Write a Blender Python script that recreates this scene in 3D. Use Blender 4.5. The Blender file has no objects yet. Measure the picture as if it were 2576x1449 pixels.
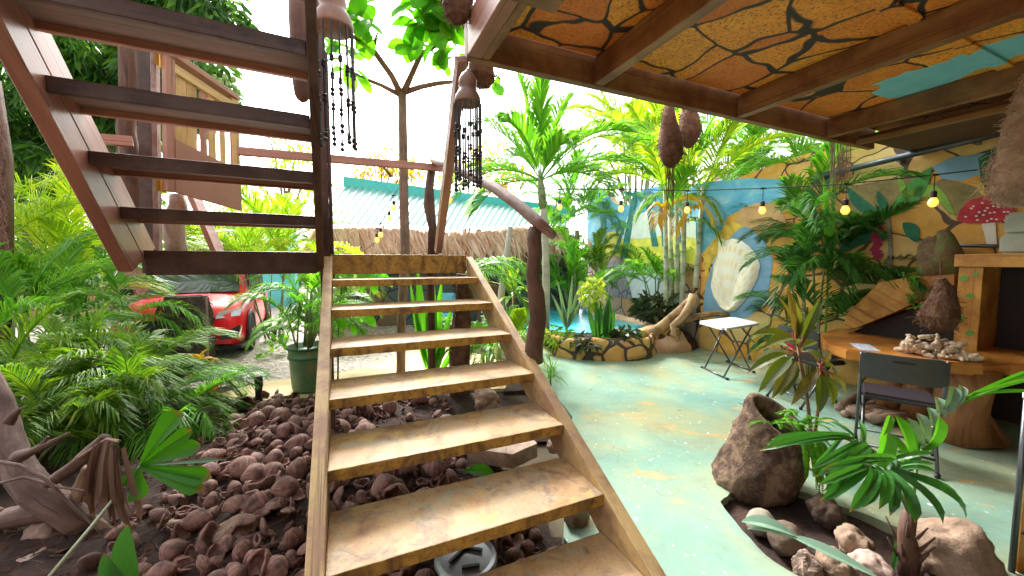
import bpy, bmesh, math, random
from mathutils import Vector, Matrix, noise as mnoise
V = Vector
sc = bpy.context.scene
COL = sc.collection

# ------------------------------------------------------------------ camera
CAM_H, F_PX, PITCH = 1.5, 955.1, 0.067        # eye height, focal length in pixels of a 2576 wide frame
cam_d = bpy.data.cameras.new("camera"); cam = bpy.data.objects.new("camera", cam_d); COL.objects.link(cam)
cam.location = (0, 0, CAM_H); cam.rotation_euler = (math.pi/2 - PITCH, 0, 0)
cam_d.sensor_width = 36; cam_d.lens = 13.35; cam_d.clip_start = 0.02; cam_d.clip_end = 600
sc.camera = cam
# ------------------------------------------------------------------ sky, sun, exposure
SUN_EL, SUN_AZ = math.radians(43), math.radians(-26)     # azimuth from +Y towards +X
wd = bpy.data.worlds.new("World"); sc.world = wd; wd.use_nodes = True
wn = wd.node_tree; bg = wn.nodes["Background"]
sky = wn.nodes.new("ShaderNodeTexSky"); sky.sky_type = 'NISHITA'; sky.sun_disc = False
sky.sun_elevation = SUN_EL; sky.sun_rotation = SUN_AZ; sky.dust_density = 4; sky.air_density = 1
hs = wn.nodes.new("ShaderNodeHueSaturation"); hs.inputs['Saturation'].default_value = 0.12   # white overcast cloud
hs.inputs['Value'].default_value = 1.5
wn.links.new(sky.outputs[0], hs.inputs['Color']); wn.links.new(hs.outputs[0], bg.inputs[0])
bg.inputs[1].default_value = 0.12
sd = bpy.data.lights.new("sun", 'SUN'); sun = bpy.data.objects.new("sun", sd); COL.objects.link(sun)
sd.energy = 2.5; sd.angle = math.radians(15); sd.color = (1, 0.96, 0.9)
sun_dir = V((math.sin(SUN_AZ)*math.cos(SUN_EL), math.cos(SUN_AZ)*math.cos(SUN_EL), math.sin(SUN_EL)))
sun.rotation_euler = sun_dir.to_track_quat('Z', 'Y').to_euler(); sun.location = (0, 0, 30)
sc.view_settings.view_transform = 'Standard'; sc.view_settings.look = 'None'
sc.view_settings.gamma = 1; sc.view_settings.use_curve_mapping = False
sc.view_settings.exposure = 1.78

# ------------------------------------------------------------------ measuring helpers
_c, _s = math.cos(PITCH), math.sin(PITCH)
def ray(x, y):
    a = (x-1288)/F_PX; b = -(y-724.5)/F_PX
    return V((a, _c+b*_s, -_s+b*_c))
def P(x, y, d):                     # point at distance d in front of the eye
    r = ray(x, y); return V((0, 0, CAM_H)) + r*(d/r.y)
def G(x, y, z=0.0):                 # point on the level z
    r = ray(x, y); return V((0, 0, CAM_H)) + r*((z-CAM_H)/r.z)
def px(n, d): return n*d/F_PX       # n pixels at distance d, in metres
YAW = -0.415
DV = V((math.sin(YAW), math.cos(YAW), 0)); RV = V((math.cos(YAW), -math.sin(YAW), 0)); ZV = V((0, 0, 1))
def RD(r, d, z): return RV*r + DV*d + ZV*z
WALL_R = 5.75
def WL(x, y):                       # point on the long mural wall
    r = ray(x, y); return V((0, 0, CAM_H)) + r*(WALL_R/r.dot(RV))
rng = random.Random(7)
def U(a, b): return rng.uniform(a, b)

# ------------------------------------------------------------------ scene graph helpers
_w = {}
def wloc(o):
    return _w.get(o.name, V((0, 0, 0)))
def tag(o, label, cat, group=None):
    o['label'] = label; o['category'] = cat
    if group: o['group'] = group
    return o
def thing(name, label, cat, loc=(0, 0, 0), group=None, rotz=0):
    o = bpy.data.objects.new(name, None); COL.objects.link(o); o.empty_display_size = 0.1
    o.location = loc; o.rotation_euler = (0, 0, rotz); _w[o.name] = V(loc)
    return tag(o, label, cat, group)
class MB:
    def __init__(s):
        s.bm = bmesh.new(); s.uv = s.bm.loops.layers.uv.new("UVMap")
    def face(s, vs, uvs=None):
        try: f = s.bm.faces.new(vs)
        except ValueError: return None
        if uvs:
            for l, u in zip(f.loops, uvs): l[s.uv].uv = u
        return f
    def box(s, c, size, m=None):
        c = V(c); x, y, z = [k/2 for k in size]
        vs = []
        for k in ((-x,-y,-z),(x,-y,-z),(x,y,-z),(-x,y,-z),(-x,-y,z),(x,-y,z),(x,y,z),(-x,y,z)):
            p = V(k)
            if m: p = m @ p
            vs.append(s.bm.verts.new(c+p))
        L = max(size)
        for q in ((0,3,2,1),(4,5,6,7),(0,1,5,4),(1,2,6,5),(2,3,7,6),(3,0,4,7)):
            e1 = (vs[q[1]].co-vs[q[0]].co).length; e2 = (vs[q[3]].co-vs[q[0]].co).length
            o = U(0, 3)
            uv = [(0,o),(e1,o),(e1,o+e2),(0,o+e2)] if e1 >= e2 else [(0,o),(0,o+e1),(e2,o+e1),(e2,o)]
            s.face([vs[k] for k in q], uv)
        return vs
    def beam(s, a, b, w, h, up=ZV):     # a straight board from a to b; w across, h along up
        a, b = V(a), V(b); x = (b-a).normalized(); y = V(up).cross(x).normalized(); z = x.cross(y)
        m = Matrix((x, y, z)).transposed()
        return s.box((a+b)/2, ((b-a).length, w, h), m)
    def tube(s, pts, radii, n=8, cap=True, wob=0.0, jag=0.0):
        pts = [V(p) for p in pts]
        if not isinstance(radii, (list, tuple)): radii = [radii]*len(pts)
        ref = V((0.31, 0.17, 0.93)); rings = []; L = 0; Ls = []
        for i, p in enumerate(pts):
            t = (pts[min(i+1, len(pts)-1)]-pts[max(i-1, 0)])
            t = t.normalized() if t.length > 1e-9 else V((0,0,1))
            if abs(t.dot(ref)) > .97: ref = V((.9, .2, .1))
            a = t.cross(ref).normalized(); b = t.cross(a)
            if i: L += (p-pts[i-1]).length
            Ls.append(L); ring = []
            for k in range(n):
                an = 2*math.pi*k/n
                q = a*math.cos(an)+b*math.sin(an); r = radii[i]
                if wob: r *= 1+wob*mnoise.noise((p+q*r)*9)+wob*.6*mnoise.noise((p+q*r)*23)
                ring.append(s.bm.verts.new(p+q*r))
            rings.append(ring)
            ref = -b if False else ref
        per = 2*math.pi*max(radii)
        for i in range(len(pts)-1):
            for k in range(n):
                k2 = (k+1) % n
                s.face([rings[i][k], rings[i][k2], rings[i+1][k2], rings[i+1][k]],
                       [(Ls[i], per*k/n), (Ls[i], per*(k+1)/n), (Ls[i+1], per*(k+1)/n), (Ls[i+1], per*k/n)])
        if cap:
            s.face(rings[0][::-1]); s.face(rings[-1])
        return rings
    def lathe(s, prof, o=(0, 0, 0), n=16, m=None, wob=0.0, cap=True):
        o = V(o); rings = []
        for r, z in prof:
            ring = []
            for k in range(n):
                an = 2*math.pi*k/n; p = V((r*math.cos(an), r*math.sin(an), z))
                if wob: p *= 1+wob*mnoise.noise(p*6+o*3)
                if m: p = m @ p
                ring.append(s.bm.verts.new(o+p))
            rings.append(ring)
        for i in range(len(prof)-1):
            for k in range(n):
                k2 = (k+1) % n
                s.face([rings[i][k], rings[i][k2], rings[i+1][k2], rings[i+1][k]],
                       [(k/n, prof[i][1]), ((k+1)/n, prof[i][1]), ((k+1)/n, prof[i+1][1]), (k/n, prof[i+1][1])])
        if cap:
            s.face(rings[0][::-1]); s.face(rings[-1])
        return rings
    def blob(s, c, size, sub=3, amp=.15, freq=2.0, m=None, seed=0, flat=None):
        c = V(c); g = bmesh.ops.create_icosphere(s.bm, subdivisions=sub, radius=1)
        for v in g['verts']:
            p = v.co.copy(); k = 1+amp*mnoise.noise(p*freq+V((seed*3.1, seed*1.7, seed)))+amp*.5*mnoise.noise(p*freq*2.7+V((seed, 5, 2)))+(amp*.28*mnoise.noise(p*freq*7+V((seed, 1, 7))) if sub > 3 else 0)
            p *= k; p = V((p.x*size[0], p.y*size[1], p.z*size[2]))
            if m: p = m @ p
            if flat is not None and p.z < flat: p.z = flat
            v.co = c+p
        return g['verts']
    def poly(s, pts, thick=None):       # flat polygon, or a slab with thickness vector
        vs = [s.bm.verts.new(V(p)) for p in pts]; f = s.face(vs)
        if thick is not None:
            r = bmesh.ops.extrude_face_region(s.bm, geom=[f])
            for v in r['geom']:
                if isinstance(v, bmesh.types.BMVert): v.co += V(thick)
        return f
    def blade(s, p, d, L, w, droop=.5, seg=5, prof=None, up=ZV, fold=.0, twist=0.0):
        p = V(p); d = V(d).normalized(); prev = None; up = V(up)
        side0 = d.cross(up)
        if side0.length < .05: side0 = d.cross(V((U(-1,1), U(-1,1), .01)))
        side0.normalize()
        if twist: side0 = Matrix.Rotation(twist, 3, d) @ side0
        for i in range(seg+1):
            t = i/seg
            k = prof(t) if prof else (math.sin(math.pi*min(1, .12+.88*t))**.7 if t < 1 else 0)
            nrm = side0.cross(d).normalized()
            hw = w*k/2
            cur = (p.copy(), hw, side0.copy(), nrm)
            if prev is not None:
                a, b = prev, cur
                def row(q):
                    if q[1] < 1e-4: return [s.bm.verts.new(q[0])]
                    if fold: return [s.bm.verts.new(q[0]-q[2]*q[1]+q[3]*q[1]*fold), s.bm.verts.new(q[0]), s.bm.verts.new(q[0]+q[2]*q[1]+q[3]*q[1]*fold)]
                    return [s.bm.verts.new(q[0]-q[2]*q[1]), s.bm.verts.new(q[0]+q[2]*q[1])]
                ra = last if i > 1 else row(a)
                rb = row(b); t0 = (i-1)/seg
                nn = max(len(ra), len(rb))
                for j in range(nn-1):
                    q = []
                    uv = []
                    for rr, jj, tt in ((ra, j, t0), (ra, j+1, t0), (rb, j+1, t), (rb, j, t)):
                        v = rr[min(jj, len(rr)-1)]
                        if v not in q: q.append(v); uv.append((tt, jj/(nn-1)))
                    if len(q) > 2: s.face(q, uv)
                last = rb
            prev = cur
            p = p+d*(L/seg)
            d = (d+V((0, 0, -1))*droop/seg*(0.4+1.2*t)).normalized()
            side0 = (side0-d*side0.dot(d)).normalized()
    def done(s, name, mat, parent=None, smooth=False, local=False, kind=None):
        if parent is not None and not local:
            o = V((0, 0, 0)); q = parent
            while q is not None: o += V(q.location); q = q.parent
            bmesh.ops.translate(s.bm, verts=s.bm.verts, vec=-o)
        me = bpy.data.meshes.new(name); s.bm.normal_update(); s.bm.to_mesh(me); s.bm.free()
        if smooth:
            for f in me.polygons: f.use_smooth = True
        if mat: me.materials.append(mat)
        ob = bpy.data.objects.new(name, me); COL.objects.link(ob)
        if parent is not None: ob.parent = parent
        if kind: ob['kind'] = kind
        return ob
def copy_tree(o, parent=None, label=None):
    c = o.copy(); COL.objects.link(c); c.parent = parent
    if label: c['label'] = label
    for ch in list(o.children): copy_tree(ch, c)
    return c

# ------------------------------------------------------------------ material helpers
def new_mat(name):
    m = bpy.data.materials.new(name); m.use_nodes = True
    nt = m.node_tree; return m, nt, nt.nodes["Principled BSDF"]
def N(nt, t, **kw):
    n = nt.nodes.new(t)
    for k, v in kw.items():
        if k.startswith('i_'):
            key = k[2:].replace('_', ' ')
            n.inputs[key].default_value = v
        else: setattr(n, k, v)
    return n
def ramp(nt, fac, stops, interp='LINEAR'):
    r = nt.nodes.new("ShaderNodeValToRGB"); r.color_ramp.interpolation = interp
    e = r.color_ramp.elements
    while len(e) < len(stops): e.new(.5)
    for q, (p, c) in zip(e, stops): q.position = p; q.color = (*c, 1) if len(c) == 3 else c
    nt.links.new(fac, r.inputs[0]); return r.outputs[0]
def mix(nt, fac, a, b, mode='MIX'):
    n = nt.nodes.new("ShaderNodeMix"); n.data_type = 'RGBA'; n.blend_type = mode
    for sock, v in ((n.inputs[0], fac), (n.inputs[6], a), (n.inputs[7], b)):
        if isinstance(v, (int, float)): sock.default_value = v
        elif isinstance(v, tuple): sock.default_value = (*v, 1)
        else: nt.links.new(v, sock)
    return n.outputs[2]
def coords(nt, kind='Object', scale=(1, 1, 1)):
    t = nt.nodes.new("ShaderNodeTexCoord"); mp = nt.nodes.new("ShaderNodeMapping")
    mp.inputs['Scale'].default_value = scale
    nt.links.new(t.outputs[kind], mp.inputs[0]); return mp.outputs[0]
def noise(nt, vec, scale=5, detail=6, rough=.6, dist=0):
    n = nt.nodes.new("ShaderNodeTexNoise"); n.inputs['Scale'].default_value = scale
    n.inputs['Detail'].default_value = detail; n.inputs['Roughness'].default_value = rough
    n.inputs['Distortion'].default_value = dist
    if vec is not None: nt.links.new(vec, n.inputs['Vector'])
    return n.outputs['Fac']
def bump(nt, bsdf, h, strength=.4, dist=.02):
    b = nt.nodes.new("ShaderNodeBump"); b.inputs['Strength'].default_value = strength
    b.inputs['Distance'].default_value = dist
    nt.links.new(h, b.inputs['Height']); nt.links.new(b.outputs[0], bsdf.inputs['Normal'])
def math_(nt, op, a, b=None):
    n = nt.nodes.new("ShaderNodeMath"); n.operation = op
    for sock, v in ((n.inputs[0], a), (n.inputs[1], b)):
        if v is None: continue
        if isinstance(v, (int, float)): sock.default_value = v
        else: nt.links.new(v, sock)
    return n.outputs[0]
def M_plain(name, col, rough=.5, metal=0.0, var=.15, scale=8, spec=None, bmp=0):
    m, nt, b = new_mat(name); v = coords(nt)
    f = noise(nt, v, scale)
    lo = tuple(c*(1-var) for c in col); hi = tuple(min(1, c*(1+var)) for c in col)
    nt.links.new(ramp(nt, f, [(.3, lo), (.7, hi)]), b.inputs['Base Color'])
    b.inputs['Roughness'].default_value = rough; b.inputs['Metallic'].default_value = metal
    if bmp: bump(nt, b, noise(nt, v, scale*4), bmp, .01)
    return m
def M_wood(name, stops, rough=.6, along=2.0, across=26, bmp=.25, stain=None, patch=3.0):
    m, nt, b = new_mat(name)
    uv = coords(nt, 'UV', (along, across, 1))
    g = noise(nt, uv, 1.0, 8, .65, .6)
    col = ramp(nt, g, stops)
    ob = coords(nt)
    ln = noise(nt, coords(nt, 'UV', (along*.7, across*4.5, 1)), 1.0, 3, .5, .3)
    col = mix(nt, ramp(nt, ln, [(.33, (.75,)*3), (.40, (0,)*3)]), col, tuple(k*.45 for k in stops[0][1]))
    col = mix(nt, .55, col, ramp(nt, noise(nt, ob, 2.2, 5, .6), [(.3, (.5,)*3), (.7, (1.15,)*3)]), 'MULTIPLY')
    if stain:
        f = ramp(nt, noise(nt, ob, patch, 5, .65), [(.42, (0, 0, 0)), (.62, (1, 1, 1))])
        col = mix(nt, f, col, stain)
    nt.links.new(col, b.inputs['Base Color']); b.inputs['Roughness'].default_value = rough
    bump(nt, b, g, bmp, .006 if bmp < .5 else .018)
    return m
def M_leaf(name, stops, trans=.5, rough=.55, gloss=.3, tcol=None):
    m, nt, b = new_mat(name)
    geo = nt.nodes.new("ShaderNodeNewGeometry"); oi = nt.nodes.new("ShaderNodeObjectInfo")
    f = math_(nt, 'ADD', math_(nt, 'MULTIPLY', geo.outputs['Random Per Island'], .55), math_(nt, 'MULTIPLY', oi.outputs['Random'], .25))
    f = math_(nt, 'ADD', f, math_(nt, 'MULTIPLY', noise(nt, coords(nt), 3.0, 3), .22))
    col = ramp(nt, f, stops)
    uvn = nt.nodes.new("ShaderNodeTexCoord"); sx = nt.nodes.new("ShaderNodeSeparateXYZ"); nt.links.new(uvn.outputs['UV'], sx.inputs[0])
    st = math_(nt, 'SINE', math_(nt, 'MULTIPLY', sx.outputs[1], 70))
    col = mix(nt, .55, col, ramp(nt, st, [(.0, (.72,)*3), (.6, (1.08,)*3)]), 'MULTIPLY')
    tip = math_(nt, 'GREATER_THAN', math_(nt, 'ADD', sx.outputs[0], math_(nt, 'MULTIPLY', noise(nt, coords(nt), 30, 3), .16)), 1.03)
    col = mix(nt, math_(nt, 'MULTIPLY', tip, .8), col, (.20, .12, .035))
    nt.links.new(col, b.inputs['Base Color']); b.inputs['Roughness'].default_value = rough
    b.inputs['Specular IOR Level'].default_value = gloss
    tr = nt.nodes.new("ShaderNodeBsdfTranslucent")
    nt.links.new(mix(nt, 1.0, col, tcol or (1.9, 1.9, .7), 'MULTIPLY'), tr.inputs[0])
    ms = nt.nodes.new("ShaderNodeMixShader"); ms.inputs[0].default_value = trans
    nt.links.new(b.outputs[0], ms.inputs[1]); nt.links.new(tr.outputs[0], ms.inputs[2])
    nt.links.new(ms.outputs[0], nt.nodes["Material Output"].inputs[0])
    return m
def M_rock(name, stops, scale=4, bmp=.8, rough=.85):
    m, nt, b = new_mat(name); v = coords(nt)
    f = noise(nt, v, scale, 10, .68, .3)
    nt.links.new(ramp(nt, f, stops), b.inputs['Base Color']); b.inputs['Roughness'].default_value = rough
    bump(nt, b, noise(nt, v, scale*3, 10, .7), bmp, .02)
    return m
# ================================================================== MATERIALS
def make_tread():
    m, nt, b = new_mat("worn painted tread"); ob = coords(nt, 'Object', (1.6, 1.6, 5)); fine = coords(nt)
    base = ramp(nt, noise(nt, ob, 2.6, 6, .6, .7), [(.30, (.33, .17, .075)), (.42, (.46, .27, .11)), (.52, (.50, .33, .16)), (.62, (.44, .31, .18)), (.72, (.60, .37, .17))])
    base = mix(nt, ramp(nt, noise(nt, ob, 4.1, 4, .5, .4), [(.55, (0,)*3), (.66, (.7,)*3)]), base, (.40, .37, .26))
    base = mix(nt, ramp(nt, noise(nt, fine, 7, 5, .7, 1.0), [(.50, (0,)*3), (.66, (.8,)*3)]), base, (.19, .10, .065))
    base = mix(nt, ramp(nt, noise(nt, fine, 90, 3, .8), [(.58, (0,)*3), (.64, (.55,)*3)]), base, (.16, .09, .05))
    base = mix(nt, ramp(nt, noise(nt, fine, 5, 9, .75, .3), [(.575, (0,)*3), (.59, (.8,)*3)]), base, (.56, .38, .10))
    base = mix(nt, ramp(nt, noise(nt, coords(nt, 'Object', (.8, .8, 1)), 9, 9, .8, .3), [(.60, (0,)*3), (.615, (.7,)*3)]), base, (.30, .30, .22))
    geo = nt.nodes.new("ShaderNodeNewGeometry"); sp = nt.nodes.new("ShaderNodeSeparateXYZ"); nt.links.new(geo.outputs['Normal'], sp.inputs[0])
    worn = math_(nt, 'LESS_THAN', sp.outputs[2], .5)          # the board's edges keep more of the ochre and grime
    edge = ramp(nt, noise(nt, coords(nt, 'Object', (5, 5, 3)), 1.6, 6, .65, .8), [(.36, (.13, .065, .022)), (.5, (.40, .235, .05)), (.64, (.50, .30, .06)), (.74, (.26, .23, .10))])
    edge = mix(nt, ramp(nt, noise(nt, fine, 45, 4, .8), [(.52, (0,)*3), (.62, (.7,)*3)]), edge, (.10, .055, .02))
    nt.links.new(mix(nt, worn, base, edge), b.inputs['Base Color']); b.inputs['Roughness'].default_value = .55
    bump(nt, b, noise(nt, fine, 40, 6, .75), .35, .004); return m
m_tread = make_tread()
m_string = M_wood("painted stringer", [(.2, (.24, .12, .05)), (.45, (.56, .38, .16)), (.8, (.66, .48, .23))], .55, 1.0, 14, .3, (.30, .17, .10), 6)
m_dark = M_wood("dark lacquered wood", [(.2, (.018, .007, .006)), (.5, (.05, .018, .012)), (.8, (.11, .045, .03))], .45, 1.0, 18, .2, (.085, .045, .035), 5)
m_red = M_wood("reddish board", [(.2, (.22, .08, .055)), (.5, (.38, .165, .115)), (.8, (.52, .28, .20))], .35, .8, 10, .12)
m_pale = M_wood("unpainted pale board", [(.2, (.17, .11, .09)), (.6, (.27, .185, .15)), (.9, (.33, .24, .2))], .6, 1.0, 9, .1)
m_beam = M_wood("ceiling beam wood", [(.2, (.14, .06, .025)), (.5, (.31, .155, .06)), (.8, (.46, .26, .11))], .45, .8, 14, .15, (.14, .05, .02), 2)
m_gray_log = M_wood("weathered log", [(.2, (.11, .06, .045)), (.5, (.27, .175, .135)), (.8, (.50, .41, .36))], .6, 2.5, 9, .6, (.16, .06, .04), 6)
m_bark = M_wood("brown bark", [(.2, (.03, .012, .008)), (.5, (.10, .045, .028)), (.8, (.21, .11, .07))], .7, 3, 12, .9, (.13, .065, .04), 5)
m_trunk = M_wood("tree bark", [(.2, (.10, .055, .035)), (.5, (.22, .13, .085)), (.8, (.34, .23, .16))], .8, 6, 6, .5)
m_drift = M_wood("driftwood", [(.15, (.16, .09, .055)), (.5, (.40, .27, .19)), (.85, (.62, .48, .37))], .7, 3, 10, .6, (.22, .13, .09), 5)
m_bamboo = M_wood("golden bamboo slat", [(.2, (.34, .17, .05)), (.5, (.60, .36, .13)), (.8, (.74, .54, .27))], .4, 1.5, 10, .2)
m_hinge = M_plain("brass hinge", (.50, .30, .06), .35, .9, .2)
m_black = M_plain("black rubber", (.012, .011, .012), .45, 0, .2)
m_soil = M_rock("dark soil", [(.3, (.012, .006, .005)), (.55, (.045, .02, .014)), (.8, (.12, .06, .042))], 9, 1.0, .95)

def make_patio_mat():
    m, nt, b = new_mat("painted concrete floor"); v = coords(nt)
    n1 = noise(nt, v, .9, 6, .6, .8)
    base = ramp(nt, n1, [(.28, (.15, .30, .255)), (.48, (.22, .355, .275)), (.63, (.32, .37, .225)), (.76, (.45, .33, .155))])
    n2 = noise(nt, coords(nt, 'Object', (.8, 1.7, 1)), 2.3, 4, .5, 1.2)
    base = mix(nt, ramp(nt, n2, [(.60, (0, 0, 0)), (.68, (.75, .75, .75))]), base, (.60, .34, .11))
    n2b = noise(nt, coords(nt, 'Object', (1.3, .7, 1)), 1.3, 4, .5, .6)
    base = mix(nt, ramp(nt, n2b, [(.55, (0, 0, 0)), (.74, (.55, .55, .55))]), base, (.50, .42, .21))
    for sc_, thr, colr in ((15, .26, (.80, .88, 1.0)), (12, .2, (.66, .36, .10)), (28, .26, (.85, .84, .80))):
        vo = nt.nodes.new("ShaderNodeTexVoronoi"); vo.inputs['Scale'].default_value = sc_; nt.links.new(v, vo.inputs[0])
        size = ramp(nt, vo.outputs['Color'], [(.55, (0, 0, 0)), (1, (thr, thr, thr))])
        clus = ramp(nt, noise(nt, v, 1.1+sc_/40, 3), [(.42, (0, 0, 0)), (.54, (1, 1, 1))])
        hit = math_(nt, 'MULTIPLY', math_(nt, 'LESS_THAN', vo.outputs['Distance'], size), clus)
        base = mix(nt, hit, base, colr)
    crack = nt.nodes.new("ShaderNodeTexVoronoi"); crack.feature = 'DISTANCE_TO_EDGE'; crack.inputs['Scale'].default_value = .55
    wv = nt.nodes.new("ShaderNodeVectorMath"); wv.operation = 'ADD'
    nz = nt.nodes.new("ShaderNodeTexNoise"); nz.inputs['Scale'].default_value = 2.5
    nt.links.new(v, nz.inputs['Vector']); nt.links.new(v, wv.inputs[0]); nt.links.new(nz.outputs['Color'], wv.inputs[1])
    nt.links.new(wv.outputs[0], crack.inputs[0])
    base = mix(nt, math_(nt, 'MULTIPLY', math_(nt, 'LESS_THAN', crack.outputs['Distance'], .0035), .35), base, (.16, .16, .12))
    grime = ramp(nt, noise(nt, v, 2.4, 9, .72, .6), [(.50, (0,)*3), (.72, (.55,)*3)])
    base = mix(nt, grime, base, (.20, .19, .13))
    base = mix(nt, .5, base, ramp(nt, noise(nt, v, 22, 6, .75), [(.3, (.78,)*3), (.65, (1.05,)*3)]), 'MULTIPLY')
    nt.links.new(base, b.inputs['Base Color'])
    nt.links.new(ramp(nt, noise(nt, v, 3, 5), [(.3, (.25,)*3), (.7, (.5,)*3)]), b.inputs['Roughness'])
    bump(nt, b, noise(nt, v, 14, 8, .7), .25, .01)
    return m
m_patio = make_patio_mat()

def M_stones(name, scale, cells, line, lw, speck=None, river=None, stretch=(1, 1, 1), corner=.0, bmp=.5, warp=.25):
    """painted rounded stones with dark joints"""
    m, nt, b = new_mat(name); v0 = coords(nt, 'Object', stretch)
    wn_ = nt.nodes.new("ShaderNodeTexNoise"); wn_.inputs['Scale'].default_value = scale*.8; nt.links.new(v0, wn_.inputs['Vector'])
    sc1 = nt.nodes.new("ShaderNodeVectorMath"); sc1.operation = 'SCALE'; sc1.inputs['Scale'].default_value = warp/scale*2
    nt.links.new(wn_.outputs['Color'], sc1.inputs[0])
    ad = nt.nodes.new("ShaderNodeVectorMath"); nt.links.new(v0, ad.inputs[0]); nt.links.new(sc1.outputs[0], ad.inputs[1])
    ve = nt.nodes.new("ShaderNodeTexVoronoi"); ve.feature = 'DISTANCE_TO_EDGE'; ve.inputs['Scale'].default_value = scale
    vc = nt.nodes.new("ShaderNodeTexVoronoi"); vc.inputs['Scale'].default_value = scale
    for q in (ve, vc): nt.links.new(ad.outputs[0], q.inputs[0])
    sep = nt.nodes.new("ShaderNodeSeparateColor"); nt.links.new(vc.outputs['Color'], sep.inputs[0])
    col = ramp(nt, sep.outputs[0], cells)
    col = mix(nt, .5, col, ramp(nt, noise(nt, v0, scale*3, 6, .7), [(.3, (.6,)*3), (.7, (1.1,)*3)]), 'MULTIPLY')
    col = mix(nt, ramp(nt, noise(nt, v0, scale*1.3, 6, .65), [(.5, (0,)*3), (.75, (.6,)*3)]), col, tuple(min(.95, k*1.15) for k in cells[-1][1]))
    if speck:
        col = mix(nt, ramp(nt, noise(nt, v0, 60, 3, .8), [(.52, (0,)*3), (.6, (1,)*3)]), col, speck)
    e = ve.outputs['Distance']
    if corner: e = math_(nt, 'SUBTRACT', e, math_(nt, 'MULTIPLY', math_(nt, 'MAXIMUM', math_(nt, 'SUBTRACT', vc.outputs['Distance'], .5), 0), corner))
    mask = ramp(nt, e, [(lw*.7, (1,)*3), (lw*1.25, (0,)*3)])
    col = mix(nt, mask, col, line)
    nt.links.new(col, b.inputs['Base Color']); b.inputs['Roughness'].default_value = .6
    if bmp: bump(nt, b, ramp(nt, e, [(0, (0,)*3), (.18, (1,)*3)]), bmp, .03)
    return m
m_ceiling = M_stones("stone pattern painted ceiling", 2.6, [(.0, (.66, .16, .02)), (.35, (.82, .26, .026)), (.65, (.90, .34, .036)), (1, (.78, .38, .045))],
                     (.03, .018, .016), .019, (.36, .11, .022), corner=.06, bmp=0, warp=.3)
m_mural = M_stones("wall with painted orange stones", 2.3, [(0, (.76, .34, .05)), (.4, (.86, .48, .08)), (.7, (.84, .37, .06)), (1, (.78, .58, .22))],
                   (.10, .06, .035), .02, None, corner=.12, bmp=.15, warp=.35)
m_rockwall = M_stones("painted boulders", 1.9, [(0, (.62, .34, .13)), (.4, (.56, .44, .22)), (.7, (.66, .40, .20)), (1, (.40, .38, .36))],
                      (.06, .055, .06), .028, None, corner=.2, bmp=.2, warp=.35)
m_planter = M_stones("painted stone planter", 3.3, [(0, (.62, .34, .07)), (.5, (.70, .45, .13)), (1, (.58, .30, .12))],
                     (.06, .04, .03), .05, None, corner=.3, bmp=1.0, warp=.25)

# ================================================================== GROUND, PATIO, PATH, GRAVEL
mb = MB(); mb.poly([(-120, -60, -.09), (120, -60, -.09), (120, 140, -.09), (-120, 140, -.09)])
m_ground = M_rock("garden ground", [(.3, (.06, .045, .025)), (.55, (.13, .10, .06)), (.8, (.20, .17, .09))], 3, .6, .95)
mb.done("ground", m_ground, kind='structure')

def filled(name, outer, holes, z, th, mat):
    bm = bmesh.new(); edges = []
    for loop in [outer]+holes:
        vs = [bm.verts.new((p[0], p[1], z)) for p in loop]
        edges += [bm.edges.new((vs[i], vs[(i+1) % len(vs)])) for i in range(len(vs))]
    bmesh.ops.triangle_fill(bm, use_beauty=True, use_dissolve=False, edges=edges)
    bmesh.ops.recalc_face_normals(bm, faces=bm.faces)
    if bm.faces and sum(f.normal.z*f.calc_area() for f in bm.faces) < 0: bmesh.ops.reverse_faces(bm, faces=bm.faces)
    r = bmesh.ops.extrude_face_region(bm, geom=list(bm.faces))
    for q in r['geom']:
        if isinstance(q, bmesh.types.BMVert): q.co.z -= th
    bmesh.ops.recalc_face_normals(bm, faces=bm.faces)
    me = bpy.data.meshes.new(name); bm.to_mesh(me); bm.free(); me.materials.append(mat)
    o = bpy.data.objects.new(name, me); COL.objects.link(o); o['kind'] = 'structure'
    return o
def wavy(pts, amp, sub=4):
    out = []
    for i, p in enumerate(pts):
        q = pts[(i+1) % len(pts)]
        for k in range(sub):
            t = k/sub; a = V(p).lerp(V(q), t)
            if k: a += V((mnoise.noise(a*3)*amp, mnoise.noise(a*3+V((9, 2, 4)))*amp, 0))
            out.append(a)
    return out
P0 = V((-1.44, 3.054, 1.555)); T_, RI_, W_ = .343, .18, 1.114
P0R, P0D = P0.dot(RV), P0.dot(DV)
hole = [G(x, y) for x, y in ((1812, 1262), (1835, 1240), (1960, 1215), (2030, 1240), (2120, 1275), (2240, 1320), (2330, 1360), (2400, 1372))] + \
       [V((2.2, 1.55, 0)), V((1.95, 1.15, 0)), V((1.35, 1.25, 0))] + [G(x, y) for x, y in ((2010, 1449), (1925, 1395), (1868, 1335))]
e0 = P0R+W_+.0
patio_outer = [RD(5.70, -2.5, 0), RD(5.70, 6.2, 0), V((2.2, 7.2, 0)), V((1.1, 7.0, 0)), V((.5, 6.6, 0)), V((.2, 5.6, 0)), V((.25, 4.7, 0)),
               G(1410, 1010), G(1440, 1048), G(1425, 1075), RD(e0+.03, 1.7, 0), RD(e0+.02, 1.0, 0), RD(e0+.02, -.2, 0), RD(-.6, -.3, 0), RD(-.6, -2.5, 0)]
filled("patio", wavy(patio_outer, .05), [wavy(hole, .04, 3)], 0.0, .085, m_patio)
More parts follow.
